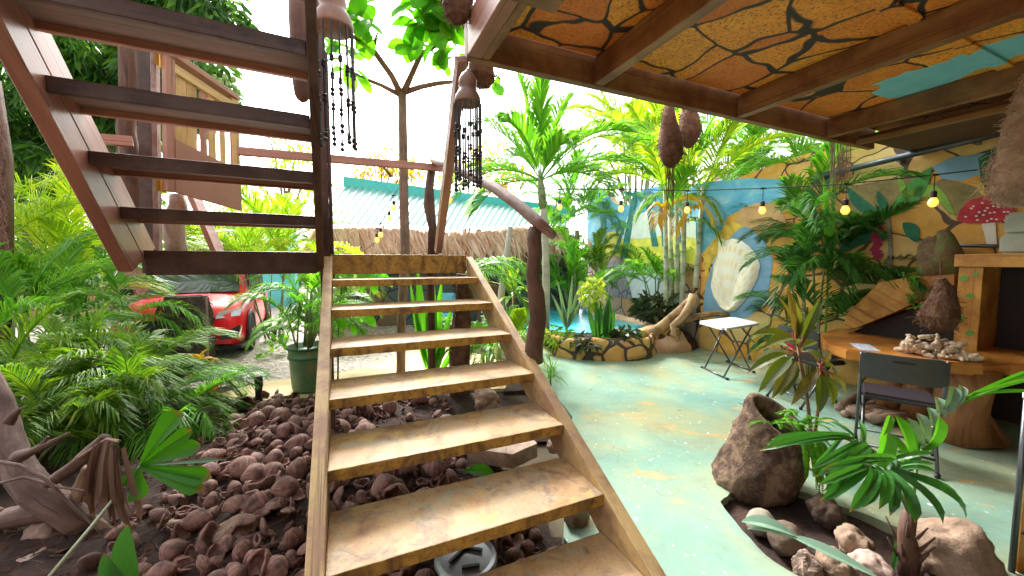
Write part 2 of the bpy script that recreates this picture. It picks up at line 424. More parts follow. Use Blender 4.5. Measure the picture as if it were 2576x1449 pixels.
# soil in the two beds
def terrain(name, x0, x1, y0, y1, n, fz, mat, inside=None):
    mb = MB(); g = {}
    for i in range(n+1):
        for j in range(n+1):
            x = x0+(x1-x0)*i/n; y = y0+(y1-y0)*j/n
            g[i, j] = mb.bm.verts.new((x, y, fz(x, y)))
    for i in range(n):
        for j in range(n):
            c = ((x0+(x1-x0)*(i+.5)/n), (y0+(y1-y0)*(j+.5)/n))
            if inside is None or inside(*c): mb.face([g[i, j], g[i+1, j], g[i+1, j+1], g[i, j+1]])
    return mb.done(name, mat, smooth=True, kind='structure')
def bed_z(x, y):
    v = V((x, y, 0)); r = v.dot(RV)
    h = .05*mnoise.noise(v*1.3)+.03*mnoise.noise(v*5)+.015*mnoise.noise(v*14)
    edge = min(1, max(0, (e0+.0-r)/.5)) * min(1, max(0, (4.35-y)/.4))
    return -.05+edge*(.075+h)
terrain("soil_bed", -4.2, 1.4, .2, 4.7, 90, bed_z, m_soil, lambda x, y: V((x, y, 0)).dot(RV) < e0+.03 or y > 3.2)
terrain("planting_soil", .9, 2.6, 1.0, 2.75, 30, lambda x, y: -.045+.025*mnoise.noise(V((x*5, y*5, 0))), m_soil)
m_gravel_col = None
def make_gravel():
    m, nt, b = new_mat("driveway gravel"); v = coords(nt)
    vo = nt.nodes.new("ShaderNodeTexVoronoi"); vo.inputs['Scale'].default_value = 28; nt.links.new(v, vo.inputs[0])
    sep = nt.nodes.new("ShaderNodeSeparateColor"); nt.links.new(vo.outputs['Color'], sep.inputs[0])
    c = ramp(nt, sep.outputs[0], [(.1, (.34, .27, .23)), (.5, (.55, .47, .42)), (.9, (.72, .66, .62))])
    c = mix(nt, ramp(nt, noise(nt, v, 1.2, 5), [(.55, (0,)*3), (.75, (.7,)*3)]), c, (.28, .26, .12))
    nt.links.new(c, b.inputs['Base Color']); b.inputs['Roughness'].default_value = .9
    bump(nt, b, vo.outputs['Distance'], 1, .03)
    return m
m_gravel = make_gravel()
filled("gravel_drive", wavy([(-30, 3.6, 0), (-6, 3.9, 0), (-3.6, 4.6, 0), (-1.9, 5.5, 0), (-1.2, 6.6, 0), (-2.4, 9, 0), (-3, 30, 0), (-30, 30, 0)], .1), [], -.03, .055, m_gravel)
m_path = M_rock("yellow concrete path", [(.3, (.52, .38, .20)), (.6, (.68, .54, .32)), (.8, (.72, .62, .44))], 2.2, .3, .8)
filled("path", wavy([(-3.5, 4.05, 0), (-2.6, 4.10, 0), (-1.4, 4.45, 0), (.1, 4.5, 0), (.15, 5.6, 0), (.3, 6.9, 0), (-1.5, 7.6, 0), (-1.9, 6.2, 0), (-2.3, 5.2, 0), (-3.2, 4.75, 0)], .07), [], -.012, .07, m_path)

# ================================================================== LOWER STAIR
st = thing("staircase", "lower flight of worn yellow painted open steps rising from the patio to the landing", "staircase", RD(P0R+.5, P0D-1.5, 0))
def stringer(name, r0, r1, mat, pts, parent):
    mb = MB(); n = len(pts)
    a = [mb.bm.verts.new(RD(r0, d, z)) for d, z in pts]; b = [mb.bm.verts.new(RD(r1, d, z)) for d, z in pts]
    mb.face(a); mb.face(b[::-1])
    for i in range(n):
        j = (i+1) % n; L = (a[i].co-a[j].co).length; o = U(0, 2)
        mb.face([a[i], b[i], b[j], a[j]], [(0, o), (0, o+.06), (L, o+.06), (L, o)])
    for f in list(mb.bm.faces)[:2]:
        for l in f.loops: l[mb.uv].uv = (l.vert.co.dot(DV)*.89+l.vert.co.z*.46, l.vert.co.z*.89-l.vert.co.dot(DV)*.46)
    bmesh.ops.recalc_face_normals(mb.bm, faces=mb.bm.faces)
    bmesh.ops.bevel(mb.bm, geom=list(mb.bm.edges), offset=.004, segments=1, affect='EDGES')
    return mb.done(name, mat, parent)
zt = P0.z; nfl = zt/RI_
prof = [(P0D, zt), (P0D-nfl*T_, 0.003), (P0D-nfl*T_+.42, 0.003), (P0D, zt-.24)]
stringer("stringer", P0R-.06, P0R, m_string, prof, st)
stringer("stringer", P0R+W_, P0R+W_+.06, m_string, prof, st)
def board(mb, r0, r1, d0, d1, z0, z1):
    mb.beam(RD(r0, (d0+d1)/2, (z0+z1)/2), RD(r1, (d0+d1)/2, (z0+z1)/2), abs(d1-d0), z1-z0)
    # worn edge
def wear(mb, amp=.002):
    lng = [e for e in mb.bm.edges if e.calc_length() > .5]
    if lng:
        cuts = int(min(30, lng[0].calc_length()/.045)); bmesh.ops.subdivide_edges(mb.bm, edges=lng, cuts=cuts, use_grid_fill=True)
    sharp = [e for e in mb.bm.edges if len(e.link_faces) == 2 and e.calc_face_angle(0) > .5]
    bmesh.ops.bevel(mb.bm, geom=sharp, offset=.005, segments=2, affect='EDGES', profile=.6)
    for v in mb.bm.verts:
        c = v.co; v.co = c+V((mnoise.noise(c*17), mnoise.noise(c*17+V((7, 1, 3))), mnoise.noise(c*17+V((2, 9, 5)))))*amp
for i in range(1, 9):
    mb = MB(); z = zt-i*RI_; d = P0D-i*T_
    th = .052
    board(mb, P0R+.001, P0R+W_-.001, d, d+.355, z-th, z); wear(mb)
    mb.done("tread", m_tread, st)
mb = MB(); board(mb, P0R-.02, P0R+W_-.001, P0D-.002, P0D+.045, zt-.15, zt+.012); wear(mb)
o = mb.done("landing_fascia", m_tread, st)
# landing
ld = thing("landing", "wooden landing deck between the two flights of stairs", "deck", RD(P0R, P0D+.6, 0))
for k in range(9):
    mb = MB(); d = P0D+.05+k*.115
    board(mb, P0R-1.2, P0R+W_+.0, d, d+.11, zt-.03, zt+.004); mb.done("deck_board", m_dark, ld)
for k in (-1.0, 1.0):
    mb = MB(); board(mb, P0R-1.2, P0R+W_-.03, P0D+.5+k*.42, P0D+.56+k*.42, zt-.13, zt-.034); mb.done("joist", m_dark, ld)
mb = MB(); mb.tube([RD(P0R+.98, P0D+.95, -.06), RD(P0R+.98, P0D+.95, zt-.13)], .045, 8); mb.done("support_post", m_bark, ld)

# ================================================================== UPPER STAIR
yu = -.462; DU = V((math.sin(yu), math.cos(yu), 0)); RU = V((math.cos(yu), -math.sin(yu), 0))
pu = V((-1.553, 3.03, 1.583)); ru, tu, wu = .248, .309, 1.035
us = thing("staircase", "upper flight of dark lacquered open treads rising overhead from the landing", "staircase", pu-RU*.5-ZV*1.583)
def pu_pt(i, lat, dep, dz): return pu + RU*lat + DU*(dep-i*tu) + ZV*(i*ru+dz)
for i in range(0, 7):
    if i == 0:
        mb = MB(); mb.beam(pu_pt(0, -wu, .02, -.085), pu_pt(0, -.0, .02, -.085), .04, .17); wear(mb)
        mb.done("landing_fascia", m_dark, us); continue
    mb = MB(); mb.beam(pu_pt(i, -wu, .15, -.02), pu_pt(i, 0, .15, -.02), .234, .034)
    tr = mb.done("tread", m_pale, us)
    mb = MB(); mb.beam(pu_pt(i, -wu, .015, -.034), pu_pt(i, 0, .015, -.034), .034, .072); wear(mb)
    mb.done("edge_rail", m_dark, tr)
    mb = MB(); mb.beam(pu_pt(i, -wu, .285, -.034), pu_pt(i, 0, .285, -.034), .034, .072); wear(mb)
    mb.done("nosing", m_red, tr)
def PL(x, y, p, n):
    r = ray(x, y); o = V((0, 0, CAM_H)); return o + r*((p-o).dot(n)/r.dot(n))
pin = pu-RU*wu
A = PL(192, 410, pin, RU); B = PL(334, 684, pin, RU); C = PL(229, 289, pin, RU); E_ = PL(392, 624, pin, RU)
s_ = (A-B); s_.z = 0
def slope_pts(a, b, ext):           # a upper, b lower; extend upward by factor
    return a+(a-b)*ext
lo0, lo1 = B, slope_pts(A, B, 2.2); hi0, hi1 = E_, slope_pts(C, E_, 2.2)
def slab(name, pts, vec, mat, parent):
    mb = MB(); mb.poly(pts, vec)
    for f in mb.bm.faces:
        for l in f.loops:
            co = l.vert.co; l[mb.uv].uv = (co.dot(DU)*.77-co.z*.63, co.z*.77+co.dot(DU)*.63+co.dot(RU))
    bmesh.ops.recalc_face_normals(mb.bm, faces=mb.bm.faces)
    bmesh.ops.bevel(mb.bm, geom=list(mb.bm.edges), offset=.004, segments=1, affect='EDGES')
    return mb.done(name, mat, parent)
mid0, mid1 = (lo0*.52+hi0*.48), (lo1*.52+hi1*.48); g_ = (hi0-lo0).normalized()*.003
slab("stringer", [lo0, lo1, mid1-g_, mid0-g_], -RU*.07, m_red, us)
slab("stringer", [mid0+g_, mid1+g_, hi1, hi0], -RU*.068, m_red, us)
sh = RU*(wu+.05)
slab("stringer", [lo0+sh, lo1+sh, hi1+sh, hi0+sh], -RU*.048, m_dark, us)
# tall square post where the flights meet
po = thing("post", "tall dark square wooden post standing where the two flights of stairs meet", "post", P(818, 640, 3.06)*1)
pb = P(818, 640, 3.06)
mb = MB(); m_ = Matrix((RV, DV, ZV)).transposed()
mb.box((pb.x, pb.y, 1.9), (.075, .085, 3.98), m_); wear(mb); mb.done("shaft", m_dark, po)
mb = MB(); q = pb+RV*.052; mb.box((q.x, q.y, 2.25), (.026, .06, 1.75), m_); wear(mb); mb.done("side_batten", m_dark, po)
# ================================================================== CEILING OF THE TERRACE
ZC = 2.65; ZP = ZC+.165; FD = 2.12
ce = thing("ceiling", "low terrace ceiling painted with orange stones and crossed by reddish brown beams", "ceiling", RD(3, 1, ZC))
mb = MB()
mb.box(RD(3.05, -.6, ZP+.02), (4.7, 5.4, .03), Matrix((RV, DV, ZV)).transposed())
m_ceil2 = m_ceiling
# turquoise painted river runs over part of the panel
def ceil_river():
    nt = m_ceiling.node_tree; b = nt.nodes["Principled BSDF"]; src = b.inputs['Base Color'].links[0].from_socket
    t = nt.nodes.new("ShaderNodeTexCoord"); sp = nt.nodes.new("ShaderNodeSeparateXYZ")
    mp = nt.nodes.new("ShaderNodeMapping"); mp.vector_type = 'POINT'; mp.inputs['Rotation'].default_value = (0, 0, YAW)
    nt.links.new(t.outputs['Object'], mp.inputs[0]); nt.links.new(mp.outputs[0], sp.inputs[0])
    # local frame: x along the fascia, y along the joists, relative to the ceiling's own origin
    wob = math_(nt, 'MULTIPLY', math_(nt, 'SUBTRACT', noise(nt, mp.outputs[0], 1.6, 3), .5), .55)
    x = math_(nt, 'ADD', sp.outputs[0], wob)
    band = math_(nt, 'LESS_THAN', math_(nt, 'ABSOLUTE', math_(nt, 'SUBTRACT', x, 0.88)), .23)
    band = math_(nt, 'MULTIPLY', band, math_(nt, 'LESS_THAN', math_(nt, 'ADD', sp.outputs[1], wob), .62))
    c = mix(nt, noise(nt, mp.outputs[0], 6, 4), (.09, .40, .50), (.28, .62, .68))
    out = mix(nt, band, src, c); nt.links.new(out, b.inputs['Base Color'])
ceil_river()
mb.done("panel", m_ceiling, ce)
def rbeam(name, r0, r1, d0, d1, z0, z1, mat=None, parent=ce):
    mb = MB()
    if abs(r1-r0) > abs(d1-d0): mb.beam(RD(r0, (d0+d1)/2, (z0+z1)/2), RD(r1, (d0+d1)/2, (z0+z1)/2), abs(d1-d0), z1-z0)
    else: mb.beam(RD((r0+r1)/2, d0, (z0+z1)/2), RD((r0+r1)/2, d1, (z0+z1)/2), abs(r1-r0), z1-z0)
    wear(mb); return mb.done(name, mat or m_beam, parent)
rbeam("fascia", .66, 4.95, FD, FD+.055, ZC, ZP+.05)
rbeam("edge_beam", .66, .74, -3, FD-.002, ZC+.002, ZP+.045, m_red)
rbeam("joist", .742, .79, -3, FD-.004, ZC+.004, ZP, m_beam)
for r in (1.55, 2.92, 4.14):
    rbeam("joist", r-.035, r+.035, -3, FD-.003, ZC+.003, ZP+.001)
rbeam("cross_beam", .38, .86, 1.42, 1.50, ZC-.075, ZC-.001, m_beam)
for d in (1.05, .1): rbeam("seam_batten", .8, 4.9, d, d+.07, ZP-.014, ZP+.003, m_ceiling)
m_dkceil = M_wood("dark brown ceiling boards", [(.2, (.05, .02, .01)), (.5, (.12, .05, .02)), (.8, (.2, .09, .03))], .6)
mb = MB(); mb.box(RD(5.18, -.55, ZC+.06), (1.13, 5.3, .03), Matrix((RV, DV, ZV)).transposed()); mb.done("end_board", m_dkceil, ce)
rbeam("joist", 4.60, 4.66, -3, FD-.003, ZC-.001, ZC+.044)

m_unseen_wall = M_plain("unseen wall ochre plaster", (.30, .17, .07), .8, 0, .2, 2)
mb = MB(); mb.box(RD(-.2, -3.3, 2.0), (14, .2, 4.2), Matrix((RV, DV, ZV)).transposed()); mb.done("unseen_back_wall", m_unseen_wall, ce)  # unseen wall behind the camera, added to block skylight from there
mb = MB(); mb.box(RD(-2.2, -2.0, ZC+.55), (5.6, 2.6, .2), Matrix((RV, DV, ZV)).transposed()); mb.done("unseen_upper_floor", m_dkceil, ce)  # unseen slab above and behind the camera, added to cut the skylight
# slanted slim post between the landing and the corner of the ceiling
sp_ = thing("post", "slim square post leaning from the landing up to the corner of the painted ceiling", "post", P(1102, 630, 3.9))
mb = MB(); mb.beam(P(1102, 632, 3.9), P(1162, 148, 2.22), .065, .06, DV); wear(mb); mb.done("shaft", m_red, sp_)

# ================================================================== MURAL WALL
wa = thing("mural_wall", "long garden wall painted with orange boulders, blue sky and jungle plants", "wall", RD(WALL_R, 2, 0))
WA = P(1760, 895, 6.72); WA.z = 0; WB = P(1478, 800, 11.0); WB.z = 0
WN = (WB-WA).normalized().cross(ZV)           # points away from the terrace side
if WN.dot(RV) < 0: WN = -WN
def WF(x, y):                                 # point on the far bend of the wall
    r = ray(x, y); o = V((0, 0, CAM_H)); return o + r*((WA-o).dot(WN)/r.dot(WN))
def wl_panel(name, pts, mat, off=0.0, wallf=WL, nrm=RV, parent=wa, label=None, thick=.004):
    mb = MB(); mb.poly([wallf(x, y)-nrm*(off+thick) for x, y in pts], nrm*thick)
    bmesh.ops.recalc_face_normals(mb.bm, faces=mb.bm.faces)
    o = mb.done(name, mat, parent)
    if label: o['label'] = label
    return o
# near wall body (orange stones), running behind the terrace
dA = WL(1760, 800).dot(DV)
def wall_body(name, pts, mat, n, th=.15):
    mb = MB(); mb.poly(pts, n*th); bmesh.ops.recalc_face_normals(mb.bm, faces=mb.bm.faces); return mb.done(name, mat, wa)
wall_body("near_wall", [RD(WALL_R, -3, -.05), RD(WALL_R, dA, -.05), RD(WALL_R, dA, 2.75), RD(WALL_R, 3.4, 2.95), RD(WALL_R, 2.4, 3.0), RD(WALL_R, -3, 3.0)], m_mural, RV)
topf = [(1478, 485), (1487, 474), (1503, 470), (1520, 478), (1540, 505), (1562, 520), (1585, 515), (1598, 492), (1618, 477), (1660, 467), (1690, 480), (1722, 488), (1740, 472), (1760, 462)]
m_sky = new_mat("painted blue sky")
def sky_paint():
    m, nt, b = m_sky; v = coords(nt)
    c = ramp(nt, noise(nt, coords(nt, 'Object', (1, 1, 1.6)), 1.3, 5, .6, .5), [(.35, (.07, .36, .62)), (.52, (.16, .52, .78)), (.68, (.42, .70, .82))])
    nt.links.new(c, b.inputs['Base Color']); b.inputs['Roughness'].default_value = .6; return m
m_sky = sky_paint()
wall_body("far_wall", [WA-ZV*.05, WB-ZV*.05]+[WF(x, y) for x, y in topf], m_rockwall, WN)
wl_panel("painted_sky", topf[:1]+[(1480, 600), (1510, 640), (1545, 620), (1590, 640), (1650, 630), (1700, 610), (1758, 640)]+topf[:0:-1], m_sky, .0, WF, WN)
wl_panel("painted_sky", [(1764, 640), (1790, 610), (1815, 580), (1830, 545), (1880, 520), (1985, 500), (1985, 452), (1880, 448), (1780, 458), (1764, 462)], m_sky)
def fl(name, col, var=.42, sc_=7, rough=.7): return M_plain(name, col, rough, 0, var, sc_)
p_yel = fl("mural yellow", (.80, .78, .10), .2); p_teal = fl("mural teal", (.03, .22, .20)); p_grn = fl("mural green", (.08, .34, .07))
p_dgrn = fl("mural dark green", (.02, .17, .09)); p_lgrn = fl("mural light green", (.26, .46, .06)); p_mist = fl("mural mist", (.78, .90, .84), .1)
p_red = fl("mural red", (.50, .03, .05)); p_mag = fl("mural magenta", (.42, .03, .10)); p_white = fl("mural white", (.78, .74, .64), .12)
p_gray = fl("mural gray stone", (.26, .29, .36)); p_stem = fl("mural stem", (.26, .27, .20)); p_blue = fl("mural pale blue", (.22, .42, .62), .2, 3)
p_brn = fl("mural brown", (.16, .07, .03)); p_oliv = fl("mural olive stone", (.30, .24, .09)); p_pet = fl("mural petal", (.78, .50, .08)); p_water = fl("mural waterfall", (.72, .82, .88), .15, 6)
wl_panel("painted_meadow", [(1482, 665), (1500, 610), (1530, 585), (1580, 575), (1640, 570), (1700, 580), (1752, 600), (1752, 668), (1690, 650), (1600, 668), (1545, 640)], p_yel, .004, WF, WN)
wl_panel("painted_mist", [(1560, 600), (1580, 545), (1640, 530), (1720, 540), (1752, 560), (1752, 600), (1690, 590), (1620, 600)], p_mist, .008, WF, WN)
for x0, y0, x1, y1, w in ((1570, 650, 1600, 480, 9), (1650, 620, 1625, 480, 8), (1672, 620, 1664, 500, 5), (1712, 610, 1694, 505, 6), (1515, 620, 1522, 530, 8), (1550, 630, 1575, 560, 5)):
    wl_panel("painted_trunk", [(x0-w, y0), (x0+w, y0), (x1+w*.6, y1), (x1-w*.6, y1)], p_teal, .012, WF, WN)
r0 = random.Random(3)
for cx, cy, R0 in ((1520, 530, 42), (1600, 490, 38), (1650, 490, 36), (1700, 520, 34), (1560, 565, 26), (1728, 500, 26)):
    for k in range(7):
        an = k*2*math.pi/7+r0.uniform(-.3, .3); ex, ey = cx+R0*math.cos(an), cy+R0*.8*math.sin(an)+8
        nx, ny = -math.sin(an)*6, math.cos(an)*6
        ey = max(ey, 486); cy2 = max(cy, 490)
        wl_panel("painted_leaf", [(cx, cy2), ((cx+ex)/2+nx, (cy2+ey)/2+ny-3), (ex, ey), ((cx+ex)/2-nx, (cy2+ey)/2-ny-3)], p_teal if k % 3 else p_grn, .016, WF, WN)
wl_panel("painted_waterfall", [(1592, 750), (1585, 720), (1575, 695), (1590, 672), (1620, 660), (1650, 680), (1670, 710), (1672, 752)], p_water, .006, WF, WN)
wl_panel("painted_gray_rocks", [(1500, 745), (1495, 700), (1510, 670), (1550, 655), (1590, 665), (1578, 700), (1590, 750)], M_stones("gray painted boulders", 2.6, [(0, (.20, .24, .32)), (.5, (.36, .40, .48)), (1, (.30, .30, .34))], (.05, .06, .08), .03, None, bmp=.1), .003, WF, WN)
# motifs on the near wall
def leaf_pts(x0, y0, x1, y1, w, bend=0, n=9):
    dx, dy = x1-x0, y1-y0; L = math.hypot(dx, dy); nx, ny = -dy/L, dx/L; a, b_ = [], []
    for i in range(n+1):
        t = i/n; k = math.sin(math.pi*t)**.75*w; off = bend*math.sin(math.pi*t)*L
        a.append((x0+dx*t+nx*(off+k), y0+dy*t+ny*(off+k))); b_.append((x0+dx*t+nx*(off-k), y0+dy*t+ny*(off-k)))
    return a+b_[::-1][1:-1]
def pl(name, pts, mat, off): return wl_panel(name, pts, mat, off)
pl("painted_shade", [(2110, 560), (2140, 470), (2240, 450), (2330, 440), (2330, 500), (2250, 540), (2180, 580)], p_oliv, .003)
pl("painted_sky", [(2345, 420), (2400, 395), (2480, 385), (2520, 400), (2530, 470), (2460, 440), (2420, 455), (2370, 450)], p_blue, .004)
pl("painted_leaf", [(2470, 470), (2462, 400), (2500, 370), (2576, 360), (2620, 420), (2560, 460), (2520, 490)], p_dgrn, .008)
pl("painted_boulder", [(2330, 470), (2370, 450), (2420, 460), (2520, 490), (2500, 530), (2440, 545), (2390, 540)], p_oliv, .006)
for a in ((2235, 545, 2345, 420, 24, .05, p_grn), (2232, 545, 2130, 468, 15, -.12, p_dgrn), (2232, 560, 2125, 545, 12, -.15, p_dgrn), (2228, 585, 2105, 640, 18, .1, p_dgrn),
          (2260, 500, 2405, 545, 17, -.28, p_lgrn), (2240, 555, 2208, 480, 12, .0, p_dgrn), (2272, 560, 2310, 610, 18, -.1, p_dgrn), (2245, 600, 2190, 600, 8, .1, p_dgrn), (2290, 515, 2260, 440, 10, 0, p_lgrn)):
    pl("painted_leaf", leaf_pts(*a[:6]), a[6], .010)
pl("painted_stem", [(2232, 550), (2241, 550), (2246, 620), (2246, 720), (2228, 720), (2236, 620)], p_stem, .013)
for k in range(9):
    y = 570+k*9; x = 2207+5*math.sin(k*1.8)
    pl("painted_petal", leaf_pts(x-14, y+6, x+14, y-2, 7), p_mag, .016)
pl("painted_petal", leaf_pts(2478, 492, 2458, 448, 9), p_pet, .014); pl("painted_petal", leaf_pts(2480, 492, 2508, 446, 9), p_pet, .014)
cap = [(2408, 553), (2416, 530), (2440, 505), (2480, 493), (2520, 497), (2550, 515), (2562, 548), (2540, 556), (2480, 562), (2430, 562)]
wl_panel("painted_mushroom_stem", [(2470, 560), (2505, 558), (2510, 622), (2486, 624)], p_white, .012)
mcap = wl_panel("painted_mushroom_cap", cap, p_red, .016)
for k in range(34):
    x, y = r0.uniform(2420, 2550), r0.uniform(503, 556)
    if ((x-2487)/68)**2+((y-556)/58)**2 > .8: continue
    wl_panel("painted_spot", [(x+4*math.cos(q), y+2.4*math.sin(q)) for q in [k_*1.05 for k_ in range(6)]], p_white, .020, parent=mcap)
# blue painted stream and boulders round the shell
pl("painted_stream", [(1768, 782), (1775, 720), (1795, 660), (1850, 560), (1885, 570), (1925, 610), (1945, 655), (1930, 760), (1880, 800), (1800, 800)], p_blue, .003)
pl("painted_boulder", [(1770, 640), (1790, 612), (1830, 560), (1870, 545), (1900, 560), (1860, 575), (1815, 620), (1790, 660), (1775, 700)], p_pet, .006)
pl("painted_boulder", [(1850, 560), (1865, 525), (1905, 510), (1960, 515), (1980, 560), (1940, 590), (1890, 575)], M_plain("peach stone", (.66, .40, .18), .6, 0, .2, 4), .008)
# shell relief
sh_o = [(1810, 603), (1818, 598), (1830, 604), (1845, 600), (1865, 604), (1885, 618), (1905, 640), (1915, 668), (1908, 700), (1890, 735), (1868, 765), (1850, 782), (1835, 785), (1815, 770), (1800, 745), (1790, 715), (1795, 690), (1798, 665), (1808, 640)]
def shell():
    sh_t = thing("shell_relief", "large cream and yellow seashell relief mounted on the painted wall", "wall relief", WL(1850, 785))
    mb = MB(); cx, cy = 1836, 772; n = len(sh_o); rings = []
    for j in range(9):
        t = j/8; ring = []
        for i in range(n*3):
            a = sh_o[i//3]; b2 = sh_o[(i//3+1) % n]; f = (i % 3)/3
            x, y = a[0]*(1-f)+b2[0]*f, a[1]*(1-f)+b2[1]*f
            xx, yy = cx+(x-cx)*t, cy+(y-cy)*t
            h = .02+.17*(1-t*t)*1.0 if t > .0 else .17
            an = math.atan2(y-cy, x-cx)
            h = .02+.10*math.sqrt(max(0, 1-t**3))*(min(1, t*1.6)**.7) + .022*t*(1-t*.6)*math.cos(an*13)*(1 if t < 1 else 0)
            ring.append(mb.bm.verts.new(WL(xx, yy)-RV*max(.012, h)))
        rings.append(ring)
    m = n*3
    for j in range(8):
        for i in range(m): mb.face([rings[j][i], rings[j][(i+1) % m], rings[j+1][(i+1) % m], rings[j+1][i]], [(i/m, j/8), ((i+1)/m, j/8), ((i+1)/m, (j+1)/8), (i/m, (j+1)/8)])
    bmesh.ops.remove_doubles(mb.bm, verts=rings[0], dist=.004)
    bmesh.ops.recalc_face_normals(mb.bm, faces=mb.bm.faces)
    mm, nt, b = new_mat("cream shell"); uv = nt.nodes.new("ShaderNodeTexCoord"); sx = nt.nodes.new("ShaderNodeSeparateXYZ"); nt.links.new(uv.outputs['UV'], sx.inputs[0])
    ra = math_(nt, 'SINE', math_(nt, 'ADD', math_(nt, 'MULTIPLY', sx.outputs[1], 30), math_(nt, 'MULTIPLY', noise(nt, coords(nt), 3), 2)))
    rb = math_(nt, 'SINE', math_(nt, 'MULTIPLY', sx.outputs[0], 2*math.pi*26))
    k = math_(nt, 'MULTIPLY', math_(nt, 'ADD', math_(nt, 'MULTIPLY', ra, .5), .5), math_(nt, 'ADD', math_(nt, 'MULTIPLY', rb, .5), .5))
    nt.links.new(ramp(nt, k, [(.25, (.92, .90, .76)), (.8, (.88, .74, .36))]), b.inputs['Base Color']); b.inputs['Roughness'].default_value = .5
    mb.done("shell", mm, sh_t, smooth=True)
shell()
# pipe along the wall
pi_ = thing("drain_pipe", "long gray metal pipe fixed along the top of the mural wall", "pipe", WL(2300, 420))
m_pipe = M_plain("gray pipe", (.11, .13, .16), .3, .6, .15)
pa, pb2 = WL(2085, 444)-RV*.12, WL(2600, 322)-RV*.12
mb = MB(); mb.tube([pa, pb2], .035, 10); mb.done("tube", m_pipe, pi_, smooth=True)
for t in (.1, .45, .8):
    q = pa.lerp(pb2, t); mb = MB(); mb.beam(q, q+RV*.125, .03, .085); mb.done("bracket", m_pipe, pi_)
pi2 = thing("rail_pipe", "short dark pipe running low on the wall beside the mossy stump", "pipe", WL(2470, 625))
mb = MB(); mb.tube([WL(2370, 618)-RV*.07, WL(2600, 620)-RV*.07], .018, 8); mb.done("tube", m_pipe, pi2, smooth=True)
for x in (2385, 2480): mb = MB(); mb.beam(WL(x, 618)-RV*.07, WL(x, 618), .025, .03); mb.done("bracket", m_pipe, pi2)

# ================================================================== COUNTER FRAME AND SLOPING BOARD
m_orange = M_wood("varnished orange board", [(.2, (.42, .17, .03)), (.5, (.64, .32, .06)), (.8, (.74, .46, .13))], .45, .9, 8, .12, (.30, .11, .02), 2.5)
m_void = M_plain("painted shade and plain black", (.018, .010, .010), .7)  # near black paints shade into recesses; plain colour on seam, stick and stem
cf = thing("counter_frame", "orange wood framed niche with a dark interior standing against the mural wall", "niche", RD(5.2, .3, 0))
FR = 5.3
def FW(x, y):
    r = ray(x, y); return V((0, 0, CAM_H)) + r*(FR/r.dot(RV))
ztop = FW(2410, 640).z; dl0 = FW(2410, 700).dot(DV); dl1 = FW(2472, 700).dot(DV); zin = FW(2472, 678).z
def rdbox(name, r0_, r1_, d0, d1, z0, z1, mat, parent):
    mb = MB(); mb.box(RD((r0_+r1_)/2, (d0+d1)/2, (z0+z1)/2), (abs(r1_-r0_), abs(d1-d0), abs(z1-z0)), Matrix((RV, DV, ZV)).transposed()); wear(mb)
    return mb.done(name, mat, parent)
rdbox("side_post", FR, WALL_R-.002, dl1, dl0, 0, ztop-.12, m_orange, cf)
rdbox("top_board", FR-.01, WALL_R-.002, -2.2, dl0+.03, ztop-.117, ztop, m_orange, cf)
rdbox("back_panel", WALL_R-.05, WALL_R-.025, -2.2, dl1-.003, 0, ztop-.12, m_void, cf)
p_vine = fl("painted vine leaf", (.16, .34, .06))
for x, y, s in ((2425, 700, 14), (2440, 745, 12), (2415, 800, 16), (2440, 838, 14), (2455, 690, 9)):
    mb = MB(); mb.poly([FW(x+s*.9*math.cos(a), y+s*.6*math.sin(a))-RV*.004 for a in [k*.9 for k in range(7)]], RV*.003); mb.done("painted_leaf", p_vine, cf)
sb = thing("sloping_board", "thick orange board sloping down from the framed niche into the palms", "board", RD(5.2, 1.2, 0))
quad = [(2400, 690), (2270, 700), (2210, 712), (2130, 790), (2120, 830), (2160, 822), (2250, 785), (2400, 716)]
mb = MB(); mb.poly([FW(*q) for q in quad], RV*(WALL_R-FR-.01)); bmesh.ops.recalc_face_normals(mb.bm, faces=mb.bm.faces)
for f in mb.bm.faces:
    for l in f.loops: l[mb.uv].uv = (l.vert.co.dot(DV)*.87+l.vert.co.z*.5, l.vert.co.z*.87-l.vert.co.dot(DV)*.5+l.vert.co.dot(RV))
mb.done("board", m_orange, sb)
mb = MB(); mb.poly([FW(x, y)+RV*.12 for x, y in ((2400, 722), (2255, 790), (2140, 832), (2060, 905), (2400, 905))], RV*(WALL_R-FR-.14)); bmesh.ops.recalc_face_normals(mb.bm, faces=mb.bm.faces); mb.done("recess_panel", m_void, sb)  # near black sheet paints the shade under the sloping board

